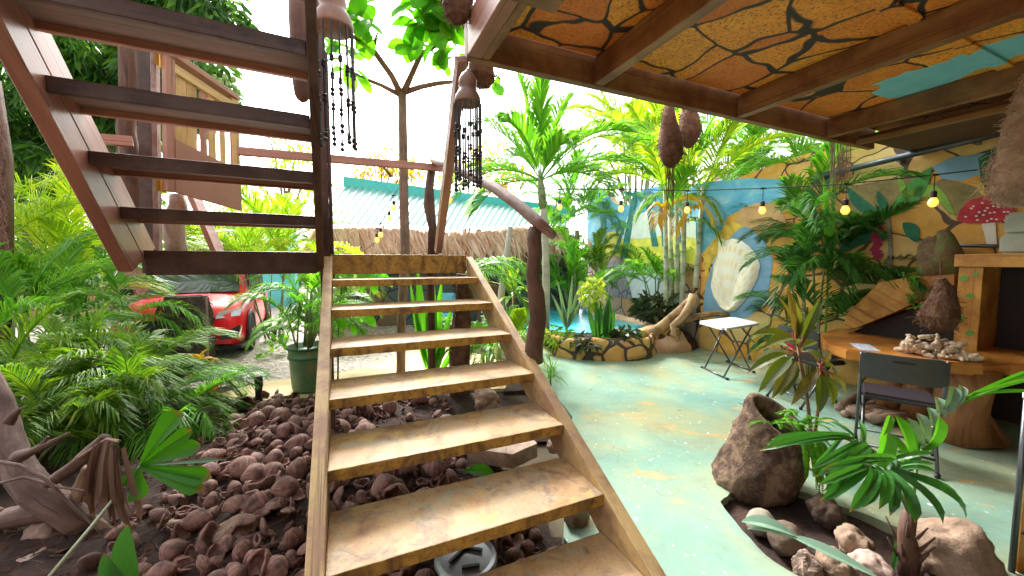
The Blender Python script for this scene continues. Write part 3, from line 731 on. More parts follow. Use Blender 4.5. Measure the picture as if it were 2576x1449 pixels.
# ================================================================== SHED WITH TEAL ROOF AND THATCH
def make_roof_mat():
    m, nt, b = new_mat("corrugated pale green roofing"); uv = coords(nt, 'UV')
    c = ramp(nt, noise(nt, coords(nt, 'UV', (8, .8, 1)), 1, 6), [(.3, (.13, .33, .29)), (.55, (.20, .42, .37)), (.75, (.34, .44, .34))])
    nt.links.new(c, b.inputs['Base Color']); b.inputs['Roughness'].default_value = .38; return m
m_roof = make_roof_mat(); m_teal = M_plain("teal sheet", (.05, .46, .42), .4, 0, .1)
shd = thing("garden_shed", "low shed with pale green corrugated roof, teal ridge and a thatched fringe", "shed", P(1110, 720, 9.6)-ZV*.9)
el, er = P(790, 572, 8.0), P(1420, 572, 9.8); rl, rr = P(872, 462, 10.6), P(1440, 538, 12.4)
mb = MB(); nc = 150; prev = None
for i in range(nc+1):
    t = i/nc; h = .035*(1 if (i % 4) in (0, 1) else 0)
    sag = .05*math.sin(t*9)+.03*math.sin(t*23)
    a = el.lerp(er, t)+ZV*(h+sag); b2 = rl.lerp(rr, t)+ZV*h
    cur = (mb.bm.verts.new(a), mb.bm.verts.new(b2))
    if prev: mb.face([prev[0], cur[0], cur[1], prev[1]], [(t, 0), (t, 0), (t, 1), (t, 1)])
    prev = cur
mb.done("roof", m_roof, shd)
mb = MB(); mb.beam(rl-V((.05, 0, -.02)), rr+ZV*.02, .5, .26); mb.done("ridge_cap", m_teal, shd)
mb = MB(); bk = V((.4, 1.2, 0)); wl0, wl1 = P(800, 760, 8.7), P(1440, 760, 10.3)
wl0.z = 0; wl1.z = 0
mb.poly([wl0, wl1, wl1+ZV*2.0, wl0+ZV*2.0], V((.1, .3, 0))); m_shedwall = M_stones("dark painted shed wall", 2.2, [(0, (.05, .10, .13)), (.5, (.10, .16, .16)), (1, (.22, .12, .05))], (.012, .015, .02), .03, None, bmp=.1)
mb.done("wall", m_shedwall, shd)
m_thatch = M_leaf("dry thatch", [(.08, (.20, .11, .06)), (.3, (.70, .48, .34)), (.6, (.86, .68, .52)), (.85, (.95, .83, .70))], .5, .7, .2, (1.1, 1, .9))
mb = MB(); out = -(er-el).normalized().cross(ZV).normalized()
if out.y > 0: out = -out
for i in range(2300):
    t = U(0, 1); row = U(0, 1); p = el.lerp(er, t)+ZV*(-.04-.22*row+.05*math.sin(t*9))+out*(.06+.12*row)
    L = U(.4, .85)*(1.0 if row > .4 else .8); d = V((U(-.8, .8), U(-.7, .2), -1))
    mb.blade(p, d, L, U(.035, .10), U(-.4, .9), 4, up=out, twist=U(-1.2, 1.2))
mb.done("thatch_fringe", m_thatch, shd)
for x in (1205, 1290, 1380, 1450):
    q = P(x, 700, 9.2+.0018*(x-1200)); mb = MB(); mb.tube([V((q.x, q.y, -.05)), V((q.x, q.y, 2.3))], .06, 8, wob=.3); mb.done("support_post", m_trunk, shd)

# ================================================================== HANDRAIL, LANDING RAIL, GATE
hp = thing("handrail_post", "dark knotty log post standing on the right side of the lower stair", "post", P(1345, 905, 2.42))
pts = [P(x, y, 2.42) for x, y in ((1345, 912), (1343, 870), (1352, 800), (1350, 740), (1341, 690), (1346, 640), (1344, 600), (1349, 572))]
mb = MB(); mb.tube(pts, [.058, .052, .052, .048, .046, .05, .043, .04], 12, wob=.35); mb.done("trunk", m_bark, hp, smooth=True)
hr = thing("handrail_log", "pale weathered log handrail sloping from the landing rail down to the dark post", "handrail", P(1352, 572, 2.4))
pts = [P(1390, 592, 2.28), P(1352, 556, 2.40), P(1300, 512, 2.62), P(1240, 470, 2.95), P(1190, 442, 3.3), P(1130, 416, 3.8), P(1090, 404, 4.25)]
mb = MB(); mb.tube(pts, [.032, .042, .041, .043, .041, .04, .036], 12, wob=.3); mb.done("log", m_gray_log, hr, smooth=True)
lr = thing("landing_rail", "straight brown rail across the back edge of the landing", "railing", P(1090, 630, 4.3))
mb = MB(); mb.beam(P(1120, 424, 4.28), P(597, 380, 3.52), .05, .075); wear(mb); mb.done("rail", m_red, lr)
mb = MB(); mb.beam(P(335, 357, 3.1), P(250, 350, 2.98), .05, .075); wear(mb); mb.done("rail", m_red, lr)
pts = [P(1085, 428, 4.28), P(1080, 470, 4.28), P(1080, 520, 4.28), P(1087, 570, 4.28), P(1088, 640, 4.3)]
mb = MB(); mb.tube(pts, [.045, .048, .055, .047, .052], 10, wob=.3); mb.done("rail_post", m_bark, lr, smooth=True)

gp = thing("gate_post", "pale gnarled trunk standing left of the small hinged gate", "post", P(325, 640, 3.3))
pts = [P(x, y, 3.3) for x, y in ((335, 660), (333, 520), (322, 460), (330, 400), (318, 330), (325, 240), (322, 120), (305, 60))]
mb = MB(); mb.tube(pts, [.075, .075, .085, .07, .065, .07, .06, .05], 12, wob=.3); mb.done("trunk", m_bark, gp, smooth=True)
gd = thing("gate_post", "dark squared post carrying the brass gate hinges", "post", P(380, 640, 3.25))
mb = MB(); mb.beam(P(378, 668, 3.25), P(366, 100, 3.25), .085, .09, DV); wear(mb); mb.done("shaft", m_dark, gd)
mb = MB(); mb.beam(P(398, 668, 3.22), P(390, 100, 3.22), .035, .08, DV); wear(mb); mb.done("weathered_face", m_gray_log, gd)
ga = thing("gate", "small wooden gate of bamboo slats with brass hinges standing open", "gate", P(420, 480, 3.2))
def GP(u, v, off=0):                 # u along the gate, v up, on the gate's plane
    a = P(415, 478, 3.2).lerp(P(602, 530, 3.95), u); b_ = P(412, 132, 3.2).lerp(P(592, 252, 3.95), u)
    n = (P(602, 530, 3.95)-P(415, 478, 3.2)).cross(ZV).normalized()
    return a.lerp(b_, v)-n*off*(1 if n.y < 0 else -1)
def gbar(name, u0, v0, u1, v1, w, t, off, mat): 
    mb = MB(); a, b_ = GP(u0, v0, off), GP(u1, v1, off); n = (GP(1, 0)-GP(0, 0)).cross(ZV).normalized()
    mb.beam(a, b_, t, w, (b_-a).cross(n)); wear(mb); return mb.done(name, mat, ga)
gbar("stile", .05, 0, .05, 1, .075, .045, 0, m_red); gbar("stile", .965, .02, .965, 1, .075, .045, 0, m_bamboo)
gbar("top_rail", 0, 1.02, 1, 1.02, .05, .09, 0, m_red); gbar("head_rail", .09, .93, .93, .93, .075, .04, .0, m_bamboo); 
mb = MB(); mb.poly([GP(.09, .0), GP(1, -.0), GP(1, .36), GP(.09, .40)], (GP(1, 0)-GP(0, 0)).cross(ZV).normalized()*.03); bmesh.ops.recalc_face_normals(mb.bm, faces=mb.bm.faces); mb.done("lower_panel", m_red, ga)
for u, w, mt in ((.2, .09, m_bamboo), (.34, .09, m_bamboo), (.5, .06, m_red), (.62, .07, m_bamboo), (.78, .05, m_bamboo)):
    gbar("slat", u, .38, u, .89, w, .02, .012, mt)
for v in (.04, .95):
    mb = MB(); mb.poly([GP(-.06, v-.05, .035), GP(.05, v-.05, .035), GP(.05, v+.05, .035), GP(-.06, v+.05, .035)], V((0, .008, 0))); mb.tube([GP(.0, v-.055, .04), GP(.0, v+.055, .04)], .011, 8); bmesh.ops.recalc_face_normals(mb.bm, faces=mb.bm.faces); mb.done("hinge", m_hinge, ga)
bp = thing("leaning_plank", "reddish plank leaning behind the open gate", "plank", P(550, 640, 4.0))
mb = MB(); mb.beam(P(555, 650, 4.05), P(478, 470, 4.0), .17, .05, V((1, .2, 0))); wear(mb); mb.done("board", m_red, bp)
gt = thing("gnarled_stump", "short gnarled trunk with a knothole under the open gate", "stump", P(445, 640, 3.7))
pts = [P(x, y, 3.7) for x, y in ((447, 662), (440, 610), (435, 560), (452, 520), (448, 490))]
mb = MB(); mb.tube(pts, [.09, .085, .09, .075, .06], 12, wob=.4); mb.done("trunk", m_drift, gt, smooth=True)
tag(None, '', '') if False else None
# hanging log behind the post
hl = thing("hanging_log", "rounded smooth log hanging beside the tall dark post", "log", P(757, 0, 2.5))
pts = [P(x, y, 2.5) for x, y in ((752, -60), (755, 60), (757, 150), (760, 215), (761, 240), (761, 252), (761, 258))]
mb = MB(); mb.tube(pts, [.06, .062, .058, .055, .048, .03, .008], 14, wob=.08); mb.done("log", m_bark, hl, smooth=True)

# ================================================================== GOURD WIND CHIMES
m_gourd = M_rock("dried gourd", [(.3, (.10, .045, .028)), (.55, (.26, .145, .10)), (.8, (.38, .24, .18))], 3, .15, .45)
m_bead = M_plain("dark seed beads", (.018, .010, .012), .5)
def chime(label, x, y, d, sc_, x2, ybot):
    o = thing("wind_chime", label, "wind chime", P(x, y, d)-ZV*px(95, d)*0, "gourd wind chimes")
    base = P(x, y, d); r = px(sc_, d)
    prof = [(r*.97, 0), (r*1.0, r*.15), (r*.93, r*.55), (r*.66, r*.98), (r*.60, r*1.08), (r*.68, r*1.3), (r*.66, r*1.7), (r*.45, r*2.1), (r*.18, r*2.3), (r*.06, r*2.5), (.002, r*2.55)]
    mb = MB(); mb.lathe(prof, base, 20, wob=.05); mb.done("gourd", m_gourd, o, smooth=True)
    mb = MB(); mb.tube([base+ZV*r*2.5, base+ZV*r*3.6], .003, 5); mb.done("cord", m_bead, o)
    for k in range(15):
        an = k*2*math.pi/15; p0 = base+V((math.cos(an), math.sin(an), 0))*r*.95
        L = px(ybot-y, d)*U(.9, 1.03); mb = MB(); mb.tube([p0, p0-ZV*L], .0048, 4)
        zz = .04
        while zz < L:
            mb.blob(p0-ZV*zz, (.0045*sc_/34,)*3, 1, .1, 2, seed=k); zz += .035
        for f in (.33, .36, .62, .66, .95, 1.0):
            mb.blob(p0-ZV*L*(f+.035*math.sin(k*1.9)), (.0105*sc_/34,)*3, 1, .2, 2, seed=k)
        mb.done("bead_string", m_bead, o)
    return o
chime("big gourd wind chime hanging just right of the tall dark post", 838, 76, 2.3, 46, 890, 350)
chime("gourd wind chime hanging below the corner of the painted ceiling", 1177, 262, 2.05, 33, 1210, 462)

# ================================================================== HANGING FIBRE NESTS
m_fib = M_rock("coir fibre", [(.3, (.06, .025, .013)), (.55, (.17, .08, .045)), (.8, (.32, .18, .11))], 14, 1.2, .95)
m_fib2 = M_rock("pale coir fibre", [(.3, (.38, .24, .17)), (.55, (.66, .44, .31)), (.8, (.9, .72, .58))], 16, 1.2, .95)
def nest(label, prof, d, mat, strands=160, hang=None, cordy=None):
    ax = P(prof[0][0], prof[0][1], d); o = thing("hanging_nest", label, "nest", P(prof[-1][0], prof[-1][1], d), "hanging fibre nests")
    mb = MB(); pts = [P(x, y, d) for x, y, _ in prof]; mb.tube(pts, [px(r, d) for *_, r in prof], 18, wob=.18)
    for k in range(strands):
        i = rng.randrange(len(prof)-1); t = U(0, 1); c = pts[i].lerp(pts[i+1], t); r = px(prof[i][2]*(1-t)+prof[i+1][2]*t, d)
        an = U(0, 6.28); n = V((math.cos(an), math.sin(an), 0)); p = c+n*r*.97
        e = p+V((U(-1, 1), U(-1, 1), U(-1.2, .4)))*r*.5+n*r*.12; mb.tube([p, (p+e)/2+n*r*.15, e], px(.55, d)+.0008, 3, cap=False)
    if hang:
        mb.done('body', mat, o, smooth=True); mb = MB()
        for k in range(hang[2]):
            p = pts[-1]+V((U(-1, 1), U(-1, 1), 0))*px(14, d)+ZV*.05; e = p-ZV*px(U(hang[0], hang[1]), d)+V((U(-.03, .03), U(-.03, .03), 0)); mb.tube([p+ZV*.1, e], .0022, 3)
    mb.done("hanging_fibres" if hang else "body", mat, o)
    if cordy is not None: mb = MB(); mb.tube([pts[0], P(prof[0][0], cordy, d)], .005, 5); mb.done("cord", mat, o)
nest("dark round fibre nest at the top of the slim leaning post", [(1160, -60, 20), (1156, -20, 34), (1152, 20, 36), (1150, 45, 28), (1150, 58, 8)], 2.15, m_fib)
nest("dark round fibre nest tucked under the corner of the ceiling", [(1213, 148, 20), (1212, 165, 30), (1212, 195, 33), (1208, 212, 24), (1206, 222, 6)], 2.5, m_fib)
nest("long reddish drop shaped nest hanging from the front ceiling beam", [(1682, 268, 12), (1684, 300, 18), (1686, 350, 26), (1687, 390, 27), (1687, 412, 18), (1687, 422, 5)], 3.2, m_fib, 160, (40, 140, 26), 262)
nest("shorter gray brown drop shaped nest hanging behind the long one", [(1733, 270, 16), (1733, 300, 22), (1733, 335, 26), (1733, 358, 20), (1733, 372, 5)], 3.6, m_fib, 140, (20, 60, 10), 262)
nest("huge pale shaggy nest at the right edge of the terrace", [(2600, 180, 14), (2590, 240, 24), (2578, 330, 36), (2562, 420, 46), (2556, 475, 42), (2558, 505, 26), (2560, 520, 8)], 2.1, m_fib2, 1300, None, 60)
nest("brown fibre nest hanging in front of the sloping board", [(2366, 700, 8), (2374, 728, 18), (2368, 768, 31), (2362, 798, 37), (2360, 822, 28), (2360, 834, 8)], 3.3, m_fib, 260, None, 640)

# ================================================================== STRING LIGHTS
m_cable = M_plain("black cable", (.01, .01, .011), .5)
m_glow = new_mat("warm glowing bulb"); b_ = m_glow[2]; b_.inputs['Base Color'].default_value = (1, .6, .2, 1)
b_.inputs['Emission Color'].default_value = (1, .36, .05, 1); b_.inputs['Emission Strength'].default_value = .75; m_glow = m_glow[0]
m_glass = M_plain("pale bulb glass", (.9, .75, .5), .1)
def lights(label, path, bulbs, drop):
    o = thing("string_lights", label, "string lights", path[0][0] if isinstance(path[0][0], V) else P(*path[0]), "bulb strings over the garden")
    pts = [P(*q) for q in path]; mb = MB(); fine = []
    for i in range(len(pts)-1):
        for k in range(6):
            t = k/6; fine.append(pts[i].lerp(pts[i+1], t))
    fine.append(pts[-1]); mb.tube(fine, .006, 5); mb.done("cable", m_cable, o)
    for x, y, d, s in bulbs:
        p = P(x, y, d); r = px(s, d); q = p-ZV*r*drop
        mb = MB(); mb.tube([p+ZV*.004, q], .004, 5); mb.lathe([(r*.55, 0), (r*.62, r*.3), (r*.6, r*1.5), (r*.35, r*1.7)], q-ZV*r*1.6, 10); mb.box(p, (r*1.6, .014, .018))
        so = mb.done("socket", m_cable, o)
        mb = MB(); mb.lathe([(.001, -r*2.3), (r*.5, -r*2.2), (r*.92, -r*1.6), (r, -r*1.05), (r*.75, -r*.4), (r*.5, 0)], q-ZV*r*1.6, 12); mb.done("bulb", m_glow, so, smooth=True)
lights("long black cable of warm bulbs crossing the garden in front of the mural wall",
       [(840, 425, 7.0), (1050, 448, 6.6), (1130, 463, 6.2), (1270, 470, 5.8), (1408, 476, 5.4), (1563, 476, 5.0), (1730, 480, 4.7), (1920, 474, 4.3), (2130, 463, 3.9), (2352, 440, 3.5), (2620, 408, 3.1)],
       [(1133, 463, 6.15, 6), (1408, 476, 5.4, 6.5), (1563, 477, 5.0, 7), (1730, 480, 4.7, 7), (1920, 474, 4.3, 8), (2130, 463, 3.9, 9.5), (2352, 440, 3.5, 10)], 4.0)
lights("short string of warm bulbs sagging toward the thatched shed",
       [(1022, 448, 6.6), (990, 490, 6.9), (978, 518, 7.1), (966, 545, 7.3), (952, 570, 7.5), (945, 610, 7.7), (905, 640, 7.9)], [(990, 492, 6.9, 6.5), (979, 520, 7.1, 6), (957, 562, 7.4, 6), (948, 575, 7.5, 6), (906, 622, 7.9, 5)], 2.0)
# ================================================================== FURNITURE
m_slab = M_wood("polished slab top", [(.15, (.36, .11, .02)), (.5, (.70, .28, .05)), (.8, (.80, .42, .11))], .28, .7, 5, .08, (.34, .12, .03), 1.5)
tb = thing("slab_table", "big curved polished wooden slab table on thick trunk legs", "table", G(2430, 1130))
ZT = .69
out_px = [(2060, 866), (2070, 857), (2098, 846), (2139, 841), (2173, 842), (2203, 848), (2186, 853), (2210, 861), (2242, 870), (2270, 874), (2320, 876), (2380, 876), (2442, 878), (2500, 885), (2576, 905), (2650, 935), (2680, 965), (2600, 950), (2540, 945), (2471, 947), (2385, 941), (2256, 925), (2184, 913), (2127, 905), (2075, 887)]
mb = MB(); f = mb.poly([G(x, y, ZT-.1) for x, y in out_px], V((0, 0, .1))); bmesh.ops.recalc_face_normals(mb.bm, faces=mb.bm.faces)
for f in mb.bm.faces:
    for l in f.loops:
        co = l.vert.co; l[mb.uv].uv = (co.dot(V((.8, -.6, 0)))*1.0, co.dot(V((.6, .8, 0)))+co.z*.7)
bmesh.ops.bevel(mb.bm, geom=[e for e in mb.bm.edges if abs(e.verts[0].co.z-e.verts[1].co.z) < .01], offset=.015, segments=2, affect='EDGES')
mb.done("tabletop", m_slab, tb)
m_leg = M_wood("raw trunk leg", [(.2, (.14, .05, .02)), (.5, (.34, .15, .055)), (.8, (.50, .27, .11))], .5, 2, 8, .5)
def leg(pts, rad): mb = MB(); mb.tube(pts, rad, 14, wob=.22); return mb.done("leg", m_leg, tb, smooth=True)
g1 = G(2440, 1115); leg([V((g1.x, g1.y+.05, -.0)), V((g1.x-.02, g1.y+.08, .2)), V((g1.x, g1.y+.08, .45)), V((g1.x+.02, g1.y+.1, ZT-.09))], [.21, .16, .17, .2])
leg([V((g1.x+.2, g1.y+.0, 0)), V((g1.x+.1, g1.y+.05, .15)), V((g1.x+.04, g1.y+.08, .32))], [.10, .10, .1])
g2 = P(2310, 980, 3.5); leg([V((g2.x, g2.y, 0)), V((g2.x+.05, g2.y, .3)), V((g2.x, g2.y+.05, ZT-.09))], [.13, .10, .15])
g3 = P(2235, 980, 3.7); leg([V((g3.x, g3.y, 0)), V((g3.x+.03, g3.y, .3)), V((g3.x+.1, g3.y+.05, ZT-.09))], [.09, .07, .1])
# coral on the table
m_coral = M_rock("pale knobbly coral", [(.3, (.30, .20, .13)), (.55, (.62, .48, .34)), (.8, (.80, .68, .54))], 9, .6, .9)
co_ = thing("coral", "pale knobbly branching coral piece lying on the slab table", "coral", G(2350, 895, ZT))
mb = MB(); base = G(2350, 897, ZT); ax = (G(2430, 905, ZT)-G(2280, 885, ZT)); L_ = ax.length; ax.normalize(); ay = ZV.cross(ax)
for k in range(120):
    u = U(-1, 1); h = U(0, 1); w = (1-u*u)**.5
    p = base+ax*u*L_*.55+ay*U(-.5, .5)*.2*w+ZV*(.02+h*h*.13*w*(1.2-.5*u))
    r = U(.014, .026); e = p+V((U(-1, 1), U(-1, 1), U(-.3, 1))).normalized()*U(.03, .07)
    if e.z < ZT+.015: e.z = ZT+.015
    mb.tube([p, (p+e)/2+V((U(-1, 1), U(-1, 1), 0))*.008, e], [r*1.1, r, r*.75], 7, wob=.3); mb.blob(e, (r*.85,)*3, 1, .2, 2, seed=k)
mb.done("branches", m_coral, co_, smooth=True)
# brochure
br = MB(); br.poly([G(2135, 863, ZT+.003), G(2186, 866, ZT+.003), G(2215, 884, ZT+.003), G(2165, 881, ZT+.003)], V((0, 0, .002))); bmesh.ops.recalc_face_normals(br.bm, faces=br.bm.faces)
mm, nt, b_ = new_mat("printed leaflet"); nt.links.new(ramp(nt, noise(nt, coords(nt), 22, 2), [(.45, (.78, .78, .82)), (.5, (.16, .30, .62)), (.58, (.75, .76, .8))]), b_.inputs['Base Color'])
tag(br.done("leaflet", mm), "small blue and white printed leaflet lying on the slab table", "leaflet")
# folding chairs
m_chair = M_plain("dark gray plastic", (.045, .05, .052), .42, 0, .2, 6); m_seat = M_plain("black vinyl seat", (.022, .02, .03), .38, 0, .2, 20); m_tube = M_plain("gray steel tube", (.10, .11, .12), .35, .7, .2)
def chair(label, loc, fdir):
    rz = math.atan2(fdir[1], fdir[0])-math.pi/2
    o = thing("folding_chair", label, "chair", loc, "dark folding chairs by the slab table", rz)
    w = .225                                        # local: +y is where the sitter faces
    for s in (-1, 1):
        mb = MB(); mb.tube([V((s*w, -.06, .80)), V((s*w, -.03, .60)), V((s*w, .05, .44)), V((s*w, .235, .012))], .0115, 8); mb.done("front_leg", m_tube, o, True, True)
        mb = MB(); mb.tube([V((s*(w-.03), .14, .43)), V((s*(w-.03), -.20, .012))], .0115, 8); mb.done("rear_leg", m_tube, o, True, True)
        for y, ww in ((.235, w), (-.20, w-.03)):
            mb = MB(); mb.tube([V((s*ww, y, 0)), V((s*ww, y, .03))], .016, 8); mb.done("foot_cap", m_black, o, True, True)
    for y, z, ww in ((-.13, .10, w-.03), (.19, .11, w)):
        mb = MB(); mb.tube([V((-ww, y, z)), V((ww, y, z))], .009, 8); mb.done("stretcher", m_tube, o, True, True)
    mb = MB(); cols = []
    for i in range(13):
        t = i/12*2-1; ya = -.055-.045*(1-t*t); rr = .025*max(0, (abs(t)-.8)/.2)**2
        cols.append([mb.bm.verts.new((t*(w+.01), ya+dy, z)) for dy, z in ((0, .61+rr), (0, .81-rr), (-.018, .81-rr), (-.018, .61+rr))])
    for i in range(12):
        for k in range(4): mb.face([cols[i][k], cols[i+1][k], cols[i+1][(k+1) % 4], cols[i][(k+1) % 4]])
    mb.face(cols[0]); mb.face(cols[-1][::-1]); bmesh.ops.recalc_face_normals(mb.bm, faces=mb.bm.faces); bk = mb.done("backrest", m_chair, o, False, True)
    mb = MB(); mb.beam(V((-.06, -.117, .765)), V((.06, -.117, .765)), .006, .02); mb.done("handle_slot", m_black, bk, False, True)
    mb = MB(); mb.box((0, .17, .452), (.42, .38, .045)); bmesh.ops.bevel(mb.bm, geom=list(mb.bm.edges), offset=.018, segments=3, affect='EDGES'); se = mb.done("seat", m_seat, o, False, True)
    mb = MB()
    for i in range(30): mb.blob((-.2+.4*i/29, -.0215, .455), (.0035, .003, .003), 1, 0, 1)
    mb.done("stitching", m_tube, se, False, True)
    return o
chair("dark gray folding chair with stitched black seat in front of the slab table", (2.95, 2.83, 0), (.66, .75))
chair("dark folding chair half hidden behind the red leaved plant, tucked under the table's round end", (3.1, 4.02, 0), (.97, .22))
# white folding table
m_white = M_plain("white plastic", (.82, .82, .84), .35, 0, .03); 
wt = thing("folding_table", "small white folding table with crossed gray legs", "table", G(1830, 940))
Zw = .68; cs = [G(1755, 808, Zw), G(1822, 826, Zw), G(1915, 812, Zw), G(1832, 797, Zw)]
cs[3] = cs[0]+cs[2]-cs[1]
mb = MB(); mb.poly([c-ZV*.03 for c in cs], V((0, 0, .03))); bmesh.ops.recalc_face_normals(mb.bm, faces=mb.bm.faces)
bmesh.ops.bevel(mb.bm, geom=[e for e in mb.bm.edges if abs(e.verts[0].co.z-e.verts[1].co.z) > .02], offset=.05, segments=4, affect='EDGES'); mb.done("tabletop", m_white, wt)
ex = (cs[2]-cs[1]); lx = ex.length; ex.normalize(); ey = (cs[0]-cs[1]); ly = ey.length; ey.normalize(); c0 = (cs[0]+cs[2])/2
for s in (-1, 1):
    a = c0+ex*s*lx*.3-ey*ly*.42; b2 = c0+ex*s*lx*.3+ey*ly*.42
    fa, fb = c0-ex*s*lx*.36-ey*ly*.36, c0-ex*s*lx*.36+ey*ly*.36
    for q0, q1 in ((a, fa), (b2, fb)):
        q0 = q0.copy(); q1 = q1.copy(); q0.z = Zw-.035; q1.z = .02; mb = MB(); mb.tube([q0, q1], .011, 8); mb.done("leg", m_tube, wt, True)
    fa = fa-ey*.06; fb = fb+ey*.06; fa.z = fb.z = .014; mb = MB(); mb.tube([fa, fb], .013, 8); fo = mb.done("foot_bar", m_tube, wt, True)
    for q in (fa, fb): mb = MB(); mb.tube([q-ey*.02, q+ey*.02], .018, 8); mb.done("foot_cap", m_black, fo, True)
# driftwood logs under the table
for lab, a, b2, r in (("pale debarked log end lying on the floor below the dark chairs", (2110, 1035), (2190, 985), .04), ("short reddish log piece on the floor in front of the driftwood under the table", (2122, 1050), (2205, 1022), .032)):
    o = thing("log", lab, "log", G(*a)); p, q = G(*a), G(*b2); p.z = q.z = r
    mb = MB(); mb.tube([p, p.lerp(q, .5)+ZV*.01, q+ZV*.02], [r, r*1.1, r*.9], 10, wob=.2); mb.done("wood", m_drift, o, True)
dw = thing("driftwood_root", "dark tangled driftwood root on the floor under the slab table", "driftwood", G(2190, 1060)); mb = MB(); q = G(2190, 1062)
for k in range(9):
    a = q+V((U(-.1, .15), U(-.05, .2), .05)); mb.tube([a, a+V((U(.0, .3), U(-.1, .1), U(0, .06))), a+V((U(.2, .5), U(-.15, .15), U(-.02, .08)))], [.05, .04, .015], 8, wob=.4)
mb.done("root", m_drift, dw, True)
# metal post and orange panel at the right edge
mp_ = thing("metal_post", "slim gray metal tube post at the right edge of the terrace", "post", P(2543, 1449, 1.75)); a = P(2543, 1449, 1.75)
mb = MB(); mb.tube([V((a.x, a.y, 0)), V((a.x, a.y, .86))], .012, 10); mb.done("tube", m_tube, mp_, True)
mb = MB(); mb.tube([V((a.x, a.y, .86)), V((a.x, a.y, .885))], .015, 10); mb.done("cap", m_white, mp_, True)
op = thing("wood_panel", "orange varnished wood panel standing behind the slim metal post", "panel", P(2580, 1400, 1.72)); a = P(2556, 1449, 1.74)
mb = MB(); mb.box((a.x+.09, a.y+.02, .31), (.16, .03, .62)); wear(mb); mb.done("board", m_orange, op)
for z in (.2, .42): mb = MB(); mb.box((a.x+.09, a.y+.003, z), (.16, .004, .008)); mb.done("seam", m_void, op)
# pedestal on the counter frame, mossy stump
m_con = M_plain("gray stone block", (.34, .36, .30), .8, 0, .2, 5, None, .3)
pd = thing("stone_block", "pale gray two part stone block standing on top of the orange niche", "block", FW(2560, 640)); r = FW(2565, 636)+RV*.17
zb = ztop
for k, (h, w) in enumerate(((.17, .26), (.19, .23))):
    mb = MB(); mb.box((r.x, r.y, zb+h/2+.001), (w, w, h), Matrix((RV, DV, ZV)).transposed()); bmesh.ops.bevel(mb.bm, geom=list(mb.bm.edges), offset=.02, segments=2, affect='EDGES'); mb.done("block", m_con, pd); zb += h
m_moss = M_rock("mossy bark", [(.3, (.05, .03, .015)), (.5, (.15, .09, .04)), (.62, (.10, .16, .03)), (.8, (.2, .28, .06))], 7, 1, .9)
ms = thing("mossy_stump", "mossy forked tree stump standing on the sloping board beside the niche", "stump", FW(2340, 700)); q = lambda x, y: FW(x, y)+RV*.18
mb = MB(); mb.tube([q(2345, 706), q(2340, 660), q(2318, 610), q(2305, 602)], [.17, .15, .09, .05], 12, wob=.4); mb.tube([q(2345, 690), q(2365, 640), q(2357, 595), q(2350, 578)], [.14, .11, .06, .045], 12, wob=.4); mb.done("trunk", m_moss, ms, True)

# ================================================================== HOLLOW LOG PLANTER AND ROCK BED
m_log = M_rock("rough bark pot", [(.28, (.025, .013, .009)), (.46, (.11, .062, .04)), (.58, (.27, .175, .11)), (.70, (.16, .10, .06)), (.80, (.20, .24, .06))], 11, 1.6, .95)
lp = thing("hollow_log", "leaning hollow log planter with a slanted open rim on the terrace floor", "planter", V((1.58, 2.5, -.04)))
mb = MB(); n = 56; rings = []
axb, axt = V((1.62, 2.5, -.05)), V((1.80, 2.52, .46))
for t, r in ((0, .19), (.06, .225), (.13, .24), (.2, .25), (.3, .247), (.4, .24), (.5, .228), (.6, .215), (.7, .2), (.8, .185), (.88, .182), (.95, .178), (1, .172), (1.0, .142), (.97, .122), (.85, .118), (.7, .115)):
    ring = []; c = axb.lerp(axt, t)
    for k in range(n):
        an = 2*math.pi*k/n; d = V((math.cos(an), math.sin(an), 0)); p = c+d*r; w_ = mnoise.noise(p*7)*.12+mnoise.noise(V((p.x*24, p.y*24, p.z*7)))*.10+mnoise.noise(p*40)*.04; p = c+d*r*(1+w_*(1 if t < 1 else .4))
        p.z -= max(0, t-.3)*(d.x*.08-.0-d.y*.13)
        ring.append(mb.bm.verts.new(p))
    rings.append(ring)
for i in range(len(rings)-1):
    for k in range(n): mb.face([rings[i][k], rings[i][(k+1) % n], rings[i+1][(k+1) % n], rings[i+1][k]])
mb.face(rings[0][::-1]); mb.done("trunk", m_log, lp, True)
mb = MB(); mb.tube([axb.lerp(axt, .72), axb.lerp(axt, .80)], .118, 20, wob=.1); mb.done("hollow", m_void, lp, True)  # near black plug puts the shade inside the log into colour
m_rock1 = M_rock("tan rock", [(.3, (.16, .10, .065)), (.55, (.34, .23, .16)), (.8, (.52, .40, .31))], 5, .9)
m_rock2 = M_rock("pale pinkish rock", [(.3, (.22, .14, .11)), (.55, (.42, .30, .25)), (.8, (.58, .46, .40))], 5, .6)
m_rock3 = M_rock("dark brown rock", [(.3, (.05, .03, .022)), (.55, (.12, .075, .05)), (.8, (.22, .15, .10))], 6, .9)
def rock(label, x, y, wpx, hpx, mat, seed, z0=-.03, amp=.28, group=None, facet=False, dd=None):
    c = G(x, y, z0); d = c.y; sx, sz = px(wpx, d)/2, px(hpx, d)/2
    mb = MB(); mb.blob((c.x, c.y+sx*.5, z0+sz*.8), (sx, sx*.85, sz*1.1), 4, amp, 1.5, Matrix.Rotation(U(0, 6), 3, 'Z'), seed, -sz*.9)
    if facet: bmesh.ops.dissolve_limit(mb.bm, angle_limit=.42, verts=mb.bm.verts, edges=mb.bm.edges)
    o = mb.done("rock", mat, None, not facet); 
    return tag(o, label, "rock", group)
rock("large lumpy tan rock at the base of the small front palm", 2450, 1475, 180, 150, m_rock1, 1)
rock("tan rock lying behind the pale angular one in the terrace rock bed", 2165, 1412, 85, 75, m_rock1, 2)
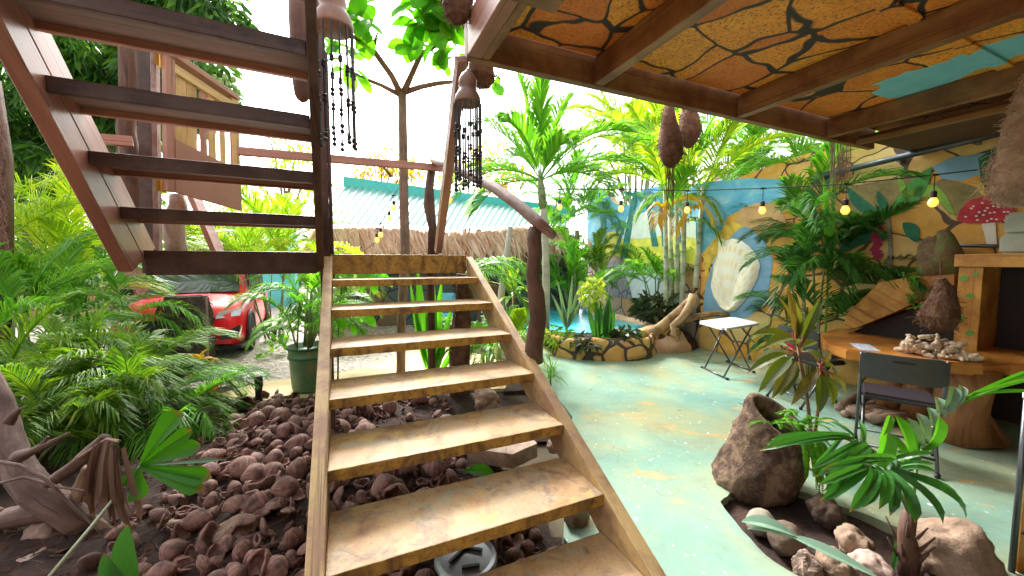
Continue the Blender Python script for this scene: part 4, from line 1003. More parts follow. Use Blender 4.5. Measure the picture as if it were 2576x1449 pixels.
rock("pale pink angular rock at the front edge of the rock bed", 2040, 1462, 75, 62, m_rock2, 3, facet=True)
rock("rough tan rock between the pink angular rock and the palm stem", 2115, 1470, 85, 80, m_rock1, 4)
rock("dark brown rock in the shade behind the strappy leaf", 2090, 1325, 85, 70, m_rock3, 5)
rock("smooth dark stone under the strappy gray leaf", 1995, 1400, 105, 70, m_rock3, 6, amp=.1)
rock("round gray stone tucked under the leaf beside the hollow log", 1925, 1350, 78, 62, M_rock("gray round stone", [(.3, (.20, .17, .13)), (.6, (.36, .32, .25)), (.8, (.45, .41, .34))], 3, .2), 7, amp=.06)
rock("small buff rock below the palm stem", 2210, 1470, 90, 70, m_rock2, 8)
rock("brown rock just right of the palm stem", 2355, 1440, 70, 60, m_rock1, 9)
# soil bed objects under the stair
rock("upright tan rock standing under the upper steps of the lower stair", 1222, 1038, 66, 60, m_rock1, 11)
rock("gray round rock beside the right stringer near the metal lid", 1452, 1330, 75, 85, m_rock1, 12)
rock("small white barnacled rock under the right side of the steps", 1393, 1140, 36, 34, m_rock2, 13)
rock("flat brown rock among the husks in the foreground", 575, 1385, 110, 70, m_rock1, 14)
rock("pale pink stone at the lower left corner under the driftwood", 95, 1385, 110, 80, m_rock2, 15)
rock("long pale stone at the lower left edge", 60, 1450, 90, 50, m_rock2, 16)
rock("small pale stone beside the driftwood root", 505, 1345, 50, 40, m_rock2, 17)
ws = thing("wood_slab", "flat split slab of pale grooved wood lying under the steps", "log", G(1270, 1160)); mb = MB()
c = [G(1185, 1165, .02), G(1225, 1128, .02), G(1330, 1128, .02), G(1352, 1150, .02), G(1290, 1180, .02)]; mb.poly(c, V((0, 0, .11))); bmesh.ops.recalc_face_normals(mb.bm, faces=mb.bm.faces)
for f in mb.bm.faces:
    for l in f.loops: l[mb.uv].uv = (l.vert.co.y, l.vert.co.x+l.vert.co.z)
wear(mb); mb.done("wood", m_drift, ws)
# round lid on a dark tank
tk = thing("lidded_tank", "black round tank with a gray metal lid half buried under the lowest steps", "tank", G(1170, 1449, -.02)); lc = P(1172, 1398, 1.72)
m_tank = M_plain("black tank plastic", (.02, .02, .022), .5); m_lid = M_plain("scuffed gray lid", (.30, .30, .34), .3, .5, .3, 6)
mb = MB(); mb.lathe([(.135, -.03), (.14, lc.z-.03), (.13, lc.z-.02)], (lc.x, lc.y, 0), 28); mb.done("tank", m_tank, tk, True)
mb = MB(); mb.lathe([(.148, lc.z-.03), (.15, lc.z-.01), (.143, lc.z), (.12, lc.z-.006), (.001, lc.z-.003)], (lc.x, lc.y, 0), 32, cap=False); li = mb.done("lid", m_lid, tk)
for a0, a1 in (((-.07, -.045), (-.01, .05)), ((-.01, .05), (.075, .03)), ((-.01, -.075), (.07, -.06))):
    mb = MB(); mb.beam(V((lc.x+a0[0], lc.y+a0[1], lc.z+.004)), V((lc.x+a1[0], lc.y+a1[1], lc.z+.004)), .014, .012); mb.done("rib", m_tank, li)
# coconut husks -------------------------------------------------
m_husk = M_wood("coconut husk", [(.25, (.09, .038, .034)), (.5, (.36, .18, .14)), (.75, (.60, .39, .32))], .75, 1.6, 8, .5, (.10, .05, .042), 2.2)
m_husk_in = M_rock("husk fibre", [(.3, (.05, .022, .014)), (.55, (.13, .065, .04)), (.8, (.24, .14, .09))], 16, 1, .95)
def husk_mesh(kind, seed):
    mb = MB(); n, mrows = 18, 12; r_ = random.Random(seed)
    if kind == 'whole':
        prof_ = [(max(.004, .5*math.sin(math.pi*(.02+.96*t))**.8*(1-.18*t)), (t-.5)*1.25) for t in [i/mrows for i in range(mrows+1)]]
        rings = mb.lathe(prof_, (0, 0, 0), n)
        for v in mb.bm.verts:
            a = math.atan2(v.co.y, v.co.x); k = 1+.08*math.cos(3*a+seed)+.05*mnoise.noise(v.co*3+V((seed, 0, 0))); v.co.x *= k; v.co.y *= k
    else:
        ro, ri = [], []; cut = .52 if kind == 'half' else .34
        for i in range(mrows+1):
            t = i/mrows; r = .5*math.sin(math.pi*(.03+.94*t))**.75; z = (t-.5)*1.15; a_, b_ = [], []
            for k in range(n+1):
                an = (k/n-.5)*2*math.pi*cut+.15*math.sin(t*9+seed); w = 1+.1*mnoise.noise(V((r*math.cos(an)*3, r*math.sin(an)*3, z*3+seed)))
                a_.append(mb.bm.verts.new((r*w*math.sin(an), -r*w*math.cos(an), z))); b_.append(mb.bm.verts.new((r*w*.72*math.sin(an), -r*w*.72*math.cos(an), z*.85)))
            ro.append(a_); ri.append(b_)
        for i in range(mrows):
            for k in range(n):
                uv = [(i*.12, k*.1), ((i+1)*.12, k*.1), ((i+1)*.12, k*.1+.1), (i*.12, k*.1+.1)]
                mb.face([ro[i][k], ro[i+1][k], ro[i+1][k+1], ro[i][k+1]], uv); mb.face([ri[i][k], ri[i][k+1], ri[i+1][k+1], ri[i+1][k]], uv)
            for k in (0, n): mb.face([ro[i][k], ri[i][k], ri[i+1][k], ro[i+1][k]])
        for k in range(n): mb.face([ro[0][k], ro[0][k+1], ri[0][k+1], ri[0][k]]); mb.face([ro[-1][k], ri[-1][k], ri[-1][k+1], ro[-1][k+1]])
    bmesh.ops.recalc_face_normals(mb.bm, faces=mb.bm.faces)
    return mb
protos = []
for kind, s in (('whole', 1), ('whole', 2), ('whole', 3), ('half', 4), ('half', 5), ('piece', 6), ('piece', 7)):
    o = husk_mesh(kind, s).done("coconut_husk", m_husk, None, True); protos.append((kind, o))
    if kind == 'whole': tag(o, "whole weathered brown coconut husk lying on the dark soil bed by the stairs", "coconut husk", "whole coconut husks on the soil bed")
    elif kind == 'half': tag(o, "split coconut husk lying hollow and open on the dark soil bed by the stairs", "coconut husk", "split coconut husks on the soil bed")
    else: tag(o, "curved broken piece of coconut husk on the dark soil bed by the stairs", "coconut husk", "broken coconut husk pieces on the soil bed")
pts_h = []; used_p = set(); tries = 0
def in_view(p):
    q = p-V((0, 0, CAM_H)); d = q.y*_c-q.z*_s
    if d < .3: return False
    x = 1288+F_PX*q.x/d; y = 724.5-F_PX*(q.z*_c+q.y*_s)/d
    return -30 < x < 1500 and 800 < y < 1500
while len(pts_h) < 292 and tries < 40000:
    tries += 1; x, y = U(-2.9, .8), U(1.45, 4.15); p = V((x, y, 0))
    if p.dot(RV) > e0-.08 or not in_view(p): continue
    if x < -1.62-(y-1.5)*.50: continue
    sz = U(.07, .12) if U(0, 1) < .6 else U(.12, .175)
    # a bare patch of soil under the middle of the stair
    if (p-G(1080, 1060)).length < .42 and U(0, 1) > .15: continue
    if (V((lc.x, lc.y, 0))-p).length < .2 or (p-G(1270, 1150)).length < .26 or (p-G(1222, 1030)).length < .12: continue
    if any((p-q).length < (sz+s)*.31 for q, s in pts_h): continue
    pts_h.append((p, sz))
    i = rng.choice((0, 1, 2, 3, 4, 3, 4, 5, 6, 5)); kind, src = protos[i]
    if i in used_p: o = src.copy(); COL.objects.link(o)
    else: o = src; used_p.add(i)
    o.scale = (sz, sz*U(.85, 1), sz*U(.9, 1.15))
    tilt = math.pi/2+U(-.45, .45) if kind == 'whole' else U(-1.6, 1.6)
    o.rotation_euler = (tilt, U(-.5, .5), U(0, 6.28)); o.location = (x, y, bed_z(x, y)+sz*.36)
# husk fibre litter
mb = MB()
for k in range(2600):
    x, y = U(-2.9, .7), U(1.3, 4.25); p = V((x, y, 0))
    if p.dot(RV) > e0-.05: continue
    z = bed_z(x, y)+.008; a = U(0, 6.28); L = U(.03, .11); d = V((math.cos(a), math.sin(a), 0)); q = V((x, y, z))
    if k % 5 == 0: mb.blade(q, d+ZV*U(0, .9), U(.03, .085), U(.02, .045), U(-1.5, 1.8), 3, twist=U(-1, 1)); continue
    mb.tube([q, q+d*L*.5+V((-d.y, d.x, 0))*U(-.02, .02)+ZV*U(0, .03), q+d*L+ZV*U(-.004, .02)], U(.0015, .004), 3, False)
fo = mb.done("husk_fibre_litter", m_husk_in)
small = MB(); srcs = [o_.data for _, o_ in protos[2:]]; nsm = 0
for k in range(9000):
    if nsm >= 420: break
    x, y = U(-2.9, .8), U(1.4, 4.15); p = V((x, y, 0)); sz = U(.05, .105)
    if p.dot(RV) > e0-.06 or not in_view(p) or x < -1.95-(y-1.5)*.42: continue
    if (V((lc.x, lc.y, 0))-p).length < .2 or (p-G(1270, 1150)).length < .24 or any((p-q).length < s*.42 for q, s in pts_h): continue
    if (p-G(1080, 1060)).length < .42 and U(0, 1) > .12: continue
    n0 = len(small.bm.verts); small.bm.from_mesh(rng.choice(srcs)); small.bm.verts.ensure_lookup_table()
    mm4 = Matrix.Translation((x, y, bed_z(x, y)+sz*.25)) @ Matrix.Rotation(U(0, 6.28), 4, 'Z') @ Matrix.Rotation(U(.6, 2.4), 4, 'X') @ Matrix.Diagonal((sz, sz*U(.8, 1), sz*U(.9, 1.2), 1))
    bmesh.ops.transform(small.bm, matrix=mm4, verts=small.bm.verts[n0:]); nsm += 1
so_ = small.done("small_coconut_husks", m_husk, None, True); tag(so_, "smaller coconut husks and shell bits filling the gaps across the soil bed", "coconut husks"); so_['kind'] = 'stuff'; tag(fo, "dark loose husk fibre and twigs scattered over the soil bed", "litter"); fo['kind'] = 'stuff'

# ================================================================== LOWER LEFT DRIFTWOOD
m_snag = M_wood("gray driftwood snag", [(.15, (.07, .04, .034)), (.5, (.22, .14, .115)), (.85, (.42, .31, .26))], .8, 2.2, 9, 1.0, (.10, .06, .05), 5)
dl = thing("driftwood_log", "thick gray driftwood snag with an upright limb at the lower left corner", "driftwood", P(100, 1400, 2.0))
def rough_tube(mb, pts, rad, n=26, amp=.16):
    rings = mb.tube(pts, rad, n, True)
    for ring, p, r in zip(rings, pts, rad):
        c = V(p)
        for k, v in enumerate(ring):
            d = v.co-c; a = 2*math.pi*k/n
            v.co = c+d*(1+amp*mnoise.noise(V((math.cos(a)*1.6, math.sin(a)*1.6, c.length*1.5)))+amp*.7*mnoise.noise(V((math.cos(a)*4, math.sin(a)*4, c.z*5+c.x*5)))+amp*.35*mnoise.noise(v.co*40))
def dense(pts, rad, k=6):
    P_, R_ = [], []
    for i in range(len(pts)-1):
        for j in range(k): t = j/k; P_.append(V(pts[i]).lerp(V(pts[i+1]), t)); R_.append(rad[i]*(1-t)+rad[i+1]*t)
    return P_+[V(pts[-1])], R_+[rad[-1]]
mb = MB(); rough_tube(mb, *dense([P(-30, 930, 2.15), P(5, 1010, 2.1), P(20, 1080, 2.05), P(34, 1140, 2.0), P(56, 1190, 1.97), P(95, 1236, 1.95), P(148, 1272, 1.95), P(200, 1312, 1.97), P(215, 1325, 1.98)], [.036, .046, .052, .06, .068, .072, .07, .066, .05])); mb.done("trunk", m_snag, dl, True)
mb = MB(); rough_tube(mb, *dense([P(-60, 1290, 1.9), P(0, 1310, 1.92), P(80, 1290, 1.95), P(140, 1275, 1.97)], [.05, .05, .055, .06])); mb.done("side_limb", m_snag, dl, True)
def limb(name, pts, r, parent=dl, mat=None): mb = MB(); rough_tube(mb, *dense(pts, r, 4), 12, .3); return mb.done(name, mat or m_snag, parent, True)
limb("branch", [P(42, 1150, 1.95), P(80, 1135, 1.93), P(130, 1112, 1.93), P(175, 1088, 1.93)], [.03, .018, .012, .006]); limb("branch", [P(70, 1140, 1.93), P(105, 1118, 1.93), P(122, 1098, 1.93)], [.014, .01, .006])
limb("branch", [P(26, 1058, 2.0), P(40, 1038, 1.97), P(52, 1028, 1.96)], [.026, .016, .008])
limb("branch", [P(120, 1218, 1.9), P(190, 1168, 1.92), P(268, 1098, 1.95)], [.024, .03, .024]); limb("branch", [P(0, 1215, 1.85), P(60, 1200, 1.85), P(150, 1225, 1.85), P(250, 1240, 1.87)], [.006, .007, .006, .003])
limb("branch", [P(188, 1272, 1.98), P(205, 1225, 2.0), P(224, 1176, 2.0)], [.026, .028, .024], dl, m_drift); limb("branch", [P(-10, 1160, 1.85), P(50, 1170, 1.84), P(110, 1200, 1.84), P(180, 1270, 1.86), P(260, 1345, 1.88)], [.008, .009, .008, .007, .004])
dr = thing("driftwood_root", "pale forked driftwood root lying on the husks right of the thick snag", "driftwood", P(400, 1345, 2.05))
limb("root", [P(200, 1282, 1.98), P(245, 1312, 2.0), P(300, 1352, 2.02), P(370, 1345, 2.05), P(440, 1315, 2.1)], [.024, .024, .03, .04, .028], dr, m_drift); limb("fork", [P(420, 1322, 2.08), P(460, 1335, 2.08), P(496, 1330, 2.08)], [.03, .022, .012], dr, m_drift)
limb("fork", [P(430, 1318, 2.08), P(455, 1312, 2.1), P(478, 1306, 2.12)], [.02, .012, .004], dr, m_drift)
# charred stick, leaf on the ground
cs_ = thing("charred_stick", "short charred black stick standing upright at the edge of the path", "stick", G(650, 1015)); q = G(650, 1016)
mb = MB(); mb.tube([q-ZV*.03, q+ZV*.1, q+V((.01, 0, .2)), q+V((.014, 0, .29))], [.042, .038, .042, .034], 9, wob=.4); mb.done("stick", m_void, cs_, True)

# ================================================================== PLANTER, POOL, DRIFTWOOD BEHIND
pln = thing("stone_planter", "low curved planter of painted orange stones at the edge of the pool", "planter", G(1500, 900))
front = [(1372, 868), (1376, 884), (1400, 897), (1450, 905), (1500, 908), (1560, 909), (1610, 908), (1640, 900), (1655, 885)]
mb = MB(); fr = [G(*p) for p in front]; n = len(fr); H_ = .32; rows = []
for j, (h, off) in enumerate(((-.02, 0), (.1, .02), (.22, .03), (.30, .07), (.33, .13), (.31, .20), (.25, .26))):
    row = []
    for i in range((n-1)*5+1):
        a = fr[i//5] if i < (n-1)*5 else fr[-1]; b2 = fr[min(i//5+1, n-1)]; p = a.lerp(b2, (i % 5)/5); w = .05*mnoise.noise(p*4+ZV*h*6)
        row.append(mb.bm.verts.new(V((p.x+w*.4, p.y+off+w, max(-.02, h+(w*.7 if h > .05 else 0))))))
    rows.append(row)
for j in range(len(rows)-1):
    for i in range(len(rows[0])-1): mb.face([rows[j][i], rows[j][i+1], rows[j+1][i+1], rows[j+1][i]])
mb.done("stone_wall", m_planter, pln, True)
mb = MB(); mb.blob((1.35, 6.3, .15), (.8, .5, .14), 4, .15, 2, None, 3); mb.done("soil_fill", m_soil, pln, True)
m_mound = M_rock("pink painted rock", [(.3, (.52, .26, .14)), (.5, (.74, .48, .30)), (.62, (.80, .58, .42)), (.8, (.42, .40, .26))], 2.4, .4, .6)
mo = thing("painted_rock", "smooth pinkish painted rock mound sloping to the floor at the planter's right end", "rock", G(1680, 890))
mb = MB(); mb.blob(G(1668, 884)+V((0, .26, .03)), (.56, .40, .36), 4, .12, 1.6, None, 9, -.06); mb.done("rock", m_mound, mo, True)
for x, y, r in ((1648, 842, .12), (1690, 835, .10), (1622, 838, .09)):
    mb = MB(); mb.blob(P(x, y, 6.35), (r*1.5, r, r*.9), 3, .15, 2, None, x); mb.done("boulder", m_planter, mo, True)
m_water = new_mat("turquoise pool water")
def water():
    m, nt, b = m_water; v = coords(nt)
    c = ramp(nt, noise(nt, v, 2.2, 5, .6, 1.5), [(.35, (.03, .46, .66)), (.55, (.07, .58, .74)), (.72, (.30, .76, .84))])
    nt.links.new(c, b.inputs['Base Color']); b.inputs['Roughness'].default_value = .25; bump(nt, b, noise(nt, v, 9, 4), .15, .02); return m
m_water = water()
filled("pool_water", [V((-.6, 8.2, 0)), V((.3, 6.9, 0)), V((1.0, 6.45, 0)), V((2.2, 6.4, 0)), V((2.75, 6.6, 0)), V((2.4, 8.2, 0)), V((1.95, 10.8, 0)), V((.5, 11.2, 0))], [], .30, .345, m_water)
pr_ = thing("pool_edging", "curved pinkish stone edging along the far side of the turquoise pool", "edging", P(1600, 800, 8)); m_edge = M_planter = m_planter
pe = [P(1380, 752, 11.2), P(1440, 757, 11), P(1478, 768, 9.6), P(1500, 785, 8.6), P(1560, 800, 8), P(1620, 818, 7.4), P(1650, 832, 6.9)]
mb = MB(); mb.tube([V((p.x, p.y, .25)) for p in pe], [.12, .12, .13, .12, .12, .11, .09], 10, wob=.4); mb.done("edge_stones", m_mound, pr_, True)
mb = MB(); mb.tube([P(1468, 742, 10.2), P(1476, 755, 9.8), P(1484, 768, 9.3), P(1490, 778, 8.9)], [.05, .16, .2, .14], 8, wob=.3); wf_ = mb.done("waterfall", M_plain("white falling water", (.62, .78, .86), .3, 0, .2, 20)); wf_['kind'] = 'structure'
pdw = thing("driftwood_branch", "big gnarled driftwood branch rising from the painted rock to the wall", "driftwood", G(1690, 870)+ZV*.1)
D_ = 6.25
def dtube(name, pts, r): mb = MB(); mb.tube([P(x, y, d) for x, y, d in pts], r, 10, wob=.3); mb.done(name, m_gold, pdw, True)
m_gold = M_wood("yellow brown driftwood", [(.15, (.24, .13, .05)), (.5, (.50, .32, .14)), (.85, (.66, .48, .28))], .7, 3, 8, .6, (.16, .09, .05), 5)
dtube("trunk", [(1632, 848, 6.3), (1672, 815, 6.3), (1710, 780, 6.3), (1738, 755, 6.35), (1748, 725, 6.4)], [.09, .09, .07, .075, .06])
dtube("branch", [(1745, 742, 6.2), (1735, 775, 6.15), (1715, 800, 6.1), (1693, 820, 6.05), (1697, 840, 6.0), (1708, 858, 5.95)], [.07, .07, .055, .05, .05, .035])
dtube("branch", [(1715, 806, 6.2), (1760, 795, 6.2), (1800, 788, 6.2), (1880, 802, 6.2)], [.05, .052, .05, .04])
# ================================================================== FOLIAGE MATERIALS
l_dark = M_leaf("dark palm leaf", [(.1, (0.018, 0.094, 0.026)), (.5, (0.055, 0.187, 0.042)), (.9, (0.125, 0.300, 0.060))], .35, .35)
l_mid = M_leaf("green palm leaf", [(.1, (0.051, 0.189, 0.023)), (.5, (0.118, 0.338, 0.033)), (.9, (0.254, 0.487, 0.052))], .45, .38)
l_light = M_leaf("yellow green palm leaf", [(.1, (0.146, 0.312, 0.025)), (.5, (0.293, 0.468, 0.037)), (.9, (0.552, 0.572, 0.062))], .5, .4)
l_yel = M_leaf("yellow leaf", [(.1, (.30, .28, .02)), (.5, (.55, .38, .025)), (.9, (.62, .24, .02))], .45, .45)
l_olive = M_leaf("olive yellow palm leaf", [(.1, (.05, .15, .018)), (.45, (.12, .26, .025)), (.75, (.24, .36, .035)), (1, (.46, .40, .04))], .4, .5)
l_mango = M_leaf("mango leaf", [(.1, (.012, .06, .018)), (.5, (.04, .13, .025)), (.85, (.10, .24, .03)), (1, (.2, .34, .05))], .38, .4)
l_big = M_leaf("almond leaf", [(.1, (.03, .16, .012)), (.5, (.07, .26, .016)), (.9, (.12, .34, .02))], .55, .4, tcol=(2.2, 2.2, .6))
l_front = M_leaf("deep green broad palm leaf", [(.1, (.014, .08, .02)), (.5, (.035, .15, .028)), (.9, (.075, .23, .04))], .32, .3, .7)
l_fresh = M_leaf("fresh green leaf", [(.1, (.04, .16, .014)), (.5, (.075, .26, .022)), (.9, (.14, .34, .035))], .45, .35)
l_cord = M_leaf("red green cordyline leaf", [(.1, (.035, .075, .02)), (.4, (.10, .12, .02)), (.65, (.13, .045, .03)), (.8, (.20, .16, .03)), (1, (.36, .10, .03))], .35, .35)
l_pink = M_leaf("pink leaf stalk", [(.1, (.40, .06, .08)), (.9, (.60, .14, .16))], .3)
l_fern = M_leaf("bright fern", [(.1, (.06, .26, .01)), (.5, (.14, .40, .02)), (.9, (.28, .48, .04))], .45)
l_gray = M_leaf("gray green strap leaf", [(.1, (.10, .19, .13)), (.5, (.18, .29, .21)), (.9, (.28, .38, .28))], .15, .35)
l_croton = M_leaf("dark mottled leaf", [(.1, (.03, .035, .02)), (.4, (.05, .08, .03)), (.7, (.10, .12, .06)), (.95, (.25, .09, .07))], .3, .4)
l_dry = M_leaf("dry brown leaf", [(.1, (.08, .04, .028)), (.5, (.19, .11, .075)), (.9, (.38, .26, .19))], .25, .6, .2, (1.1, 1, .9))
l_orange = M_leaf("orange green bract", [(.1, (.28, .26, .02)), (.6, (.50, .34, .03)), (.95, (.75, .22, .04))], .4)
m_stem = M_wood("green palm stem", [(.2, (.10, .16, .05)), (.5, (.22, .28, .12)), (.8, (.36, .40, .22))], .5, 8, 1.5, .2)
m_cane = M_wood("ringed gray green cane", [(.3, (.20, .26, .16)), (.5, (.42, .48, .34)), (.7, (.56, .60, .48))], .5, 7, .6, .2)
m_pale_trunk = M_wood("pale smooth palm trunk", [(.2, (.28, .26, .20)), (.5, (.44, .42, .34)), (.8, (.56, .52, .44))], .6, 5, 1, .3)

# ================================================================== PLANT BUILDERS
def norm(v): v = V(v); return v.normalized()
def frond(mb, p, d, L, droop=.9, n=26, ll=.45, lw=.028, bare=.18, vee=.35, rr=.008, hang=.35, jit=.12, ang=.75, split=1.0):
    p = V(p); d = norm(d); seg = 12; pts = [p.copy()]; dirs = [d.copy()]
    for i in range(seg):
        t = (i+1)/seg; p = p+d*(L/seg); d = norm(d+V((0, 0, -1))*droop/seg*(.35+1.3*t)); pts.append(p.copy()); dirs.append(d.copy())
    mb.tube(pts, [rr*(1-.85*i/seg) for i in range(seg+1)], 4, False)
    for k in range(n):
        t = bare+(1-bare)*(k+.5)/n; f = t*seg; i = min(int(f), seg-1); q = pts[i].lerp(pts[i+1], f-i); dd = dirs[i].lerp(dirs[i+1], f-i).normalized()
        side = dd.cross(ZV); 
        if side.length < .1: side = V((1, 0, 0))
        side.normalize(); upv = side.cross(dd)
        u = (t-bare)/(1-bare); s = math.sin(math.pi*(.12+.83*u))**.6; l_ = ll*s*U(.88, 1.1)
        for sg in (-1, 1):
            a = ang*(1-.55*u)+U(-jit, jit)
            ld = norm(dd*math.cos(a)+side*sg*math.sin(a)+upv*(vee+U(-jit, jit)))
            wn_ = norm(ld.cross(upv+side*sg*.4)); w = lw*(.6+.4*s)*U(.85, 1.15)
            m = q+ld*l_*.5; e = q+ld*l_*U(.9, 1)+V((0, 0, -1))*l_*hang*U(.6, 1.3)
            b0, b1 = mb.bm.verts.new(q-wn_*w*.25), mb.bm.verts.new(q+wn_*w*.25); m0, m1 = mb.bm.verts.new(m-wn_*w*.5), mb.bm.verts.new(m+wn_*w*.5); ee = mb.bm.verts.new(e)
            mb.face([b0, b1, m1, m0]); mb.face([m0, m1, ee])
def adir(az, el): return V((math.cos(az)*math.cos(el), math.sin(az)*math.cos(el), math.sin(el)))
def areca(name, label, base, H, nstem, nfr, FL, mat, spread=.35, group=None, ll=.4, lw=.026, n=26, droop=1.0, cat="palm", stemmat=None, sr=.016, az0=None, elr=(.35, 1.25), hang=.35, merge=False, fh=(.75, 1.0)):
    base = V(base); o = thing(name, label, cat, base, group); tops = []
    big = MB() if merge else None
    for k in range(nstem):
        a = U(0, 6.28); r = U(.05, 1)*spread*.4; b = base+V((math.cos(a)*r, math.sin(a)*r, -.04)); t = base+V((math.cos(a)*spread*U(.4, 1.2), math.sin(a)*spread*U(.4, 1.2), H*U(*fh)))
        mb = MB(); mb.tube([b, b.lerp(t, .5)+V((U(-.04, .04), U(-.04, .04), 0)), t], [sr, sr*.9, sr*.6], 7); mb.done("stem", stemmat or m_stem, o, True); tops.append(t)
    for k in range(nfr):
        t = tops[k % nstem]; az = U(0, 6.28) if az0 is None else az0+U(-1.2, 1.2); el = U(*elr); mb = big or MB()
        frond(mb, t-ZV*U(0, .25)*H*.5, adir(az, el), FL*U(.7, 1.1), droop*U(.7, 1.2), n, ll, lw, hang=hang)
        if not merge: mb.done("frond", mat, o)
    if merge: big.done("crown", mat, o)
    return o
def leafball(mb, c, R, n, L, w, hangd=.5, flat=.8, seg=2):
    for k in range(n):
        d = V((rng.gauss(0, 1), rng.gauss(0, 1), rng.gauss(0, 1)*flat)).normalized(); p = c+V((d.x*R, d.y*R, d.z*R*flat))*U(.45, 1.05)**.7
        dd = norm(d*.6+V((U(-1, 1), U(-1, 1), U(-1, .4)))*.8-ZV*hangd); s = norm(dd.cross(V((U(-1, 1), U(-1, 1), U(-.3, 1))))); l_ = L*U(.7, 1.25); ww = w*U(.7, 1.2)
        a, b0, b1, e = mb.bm.verts.new(p), mb.bm.verts.new(p+dd*l_*.45+s*ww/2), mb.bm.verts.new(p+dd*l_*.45-s*ww/2), mb.bm.verts.new(p+dd*l_-ZV*l_*.12); mb.face([a, b0, e, b1])
def tree(label, base, top, balls, mat, L, w, dens, trunk_r=.14, group=None, hangd=.5, name="tree", limbs=True, tmat=None, spread=1.0):
    o = thing(name, label, "tree", base, group); b = V(base); t = V(top); mb = MB(); mb.tube([b-ZV*.05, b.lerp(t, .4)+V((U(-.2, .2), U(-.2, .2), 0)), t], [trunk_r, trunk_r*.75, trunk_r*.5], 9, wob=.2)
    for c, R in balls: mb.tube([b.lerp(t, U(.55, .95)), V(c).lerp(t, .5)+V((0, 0, R*.2)), V(c)], [trunk_r*.4, trunk_r*.25, trunk_r*.08], 6)
    mb.done("trunk", tmat or m_trunk, o, True); mb = MB()
    for c, R in balls:
        nn = int(dens*R*R); m_ = 6
        for k in range(m_):
            d = V((rng.gauss(0, 1), rng.gauss(0, 1), rng.gauss(0, .8))).normalized(); leafball(mb, V(c)+d*R*.62, R*.48, nn//m_, L, w, hangd)
    mb.done("crown", mat, o); return o
def leaf(mb, a, b, w, sag=.15, seg=6, fold=.12, prof=None, up=ZV, roll=0.0):
    """leaf from a to b, bulging upwards by sag*length"""
    a, b = V(a), V(b); L = (b-a).length; up = V(up); ax = (b-a).normalized(); bl = (up-ax*up.dot(ax)); bl = bl.normalized() if bl.length > .05 else V((0, -1, 0))
    if roll: bl = Matrix.Rotation(roll, 3, ax) @ bl
    sd = ax.cross(bl).normalized(); rows = []
    for i in range(seg+1):
        t = i/seg; c = a.lerp(b, t)+bl*sag*L*4*t*(1-t); k = prof(t) if prof else max(.02, math.sin(math.pi*(.06+.94*t))**.75); h = w*k/2
        rows.append([mb.bm.verts.new(c-sd*h+bl*h*fold*2), mb.bm.verts.new(c), mb.bm.verts.new(c+sd*h+bl*h*fold*2)])
    for i in range(seg):
        for j in (0, 1): mb.face([rows[i][j], rows[i][j+1], rows[i+1][j+1], rows[i+1][j]], [(i/seg, j/2), (i/seg, j/2+.5), ((i+1)/seg, j/2+.5), ((i+1)/seg, j/2)])
obov = lambda t: max(.03, (math.sin(math.pi*min(1, (t**1.5)*.97+.015)))**.75)
strap = lambda t: (.75+.5*t if t < .5 else 1)*(1 if t < .8 else max(.03, 1-((t-.8)/.2)**2))
lance = lambda t: max(.03, math.sin(math.pi*(.04+.95*t**.85))**.9)

# ================================================================== TERRACE PLANTS
cp = thing("cordyline", "red and green leaved cordyline on two slim stems behind the hollow log planter", "plant", V((2.1, 2.68, -.04))); D0 = 2.72
mb = MB(); mb.tube([V((2.12, 2.68, -.05)), P(2040, 1085, D0), P(2030, 1000, D0), P(2018, 930, D0), P(2005, 860, D0)], [.014, .013, .012, .011, .008], 7, wob=.2); mb.done("stem", m_trunk, cp, True)
mb = MB(); mb.tube([V((2.14, 2.69, -.05)), P(2052, 1075, D0), P(2060, 1010, D0), P(2068, 960, D0), P(2062, 915, D0)], [.012, .012, .010, .009, .007], 7, wob=.2); mb.done("stem", m_trunk, cp, True)
for x0, y0, x1, y1, w, sg, dd in ((2003, 870, 1958, 748, 26, .12, .0), (2003, 868, 1980, 722, 26, .05, .08), (2004, 868, 2002, 762, 30, .03, -.05), (2010, 872, 2063, 752, 24, -.05, .03), (2008, 880, 2040, 800, 20, .02, -.1),
        (2000, 875, 1885, 845, 30, .35, -.05), (2000, 880, 1912, 882, 34, .40, -.2), (1998, 885, 1880, 940, 26, .22, .05), (2000, 890, 1907, 988, 30, .22, -.1), (2005, 895, 1942, 1002, 32, .15, -.12), (2008, 895, 1962, 996, 32, .12, .0),
        (2000, 885, 1896, 912, 24, .25, .15), (2012, 885, 2075, 905, 24, .2, -.1), (2010, 880, 2055, 860, 22, .1, .2), (2000, 890, 1925, 960, 24, .15, .2), (1998, 880, 1900, 880, 24, .2, .3),
        (2062, 925, 1990, 1020, 26, .22, -.08), (2062, 930, 2010, 1000, 22, .15, .1), (2064, 930, 2058, 1042, 30, .12, -.1), (2066, 930, 2094, 1022, 28, .18, -.05), (2066, 925, 2124, 1012, 28, .25, .0), (2064, 922, 2105, 940, 24, .22, .1), (2062, 920, 2030, 880, 20, .1, .1), (2064, 920, 2085, 880, 20, .05, -.1)):
    mb = MB(); a = P(x0, y0, D0); b = P(x1, y1, D0+dd*1.3); k = a.lerp(b, .28)+(ZV*.02*(1 if sg > 0 else 0)); leaf(mb, a, b, px(w, D0), sg*.55, 7, .25, lambda t: .16 if t < .15 else max(.03, math.sin(math.pi*((t-.1)/.9)**.8)**.8), V((0, -.6, 1))); mb.done("leaf", l_cord, cp)
    mb = MB(); mb.tube([a, a.lerp(b, .25)+ZV*sg*.4*(b-a).length*.55], [.006, .004], 5); mb.done("stalk", l_pink, cp)
fn = thing("fern", "bright green fern spilling out of the hollow log planter's rim", "fern", V((1.82, 2.44, .40)))
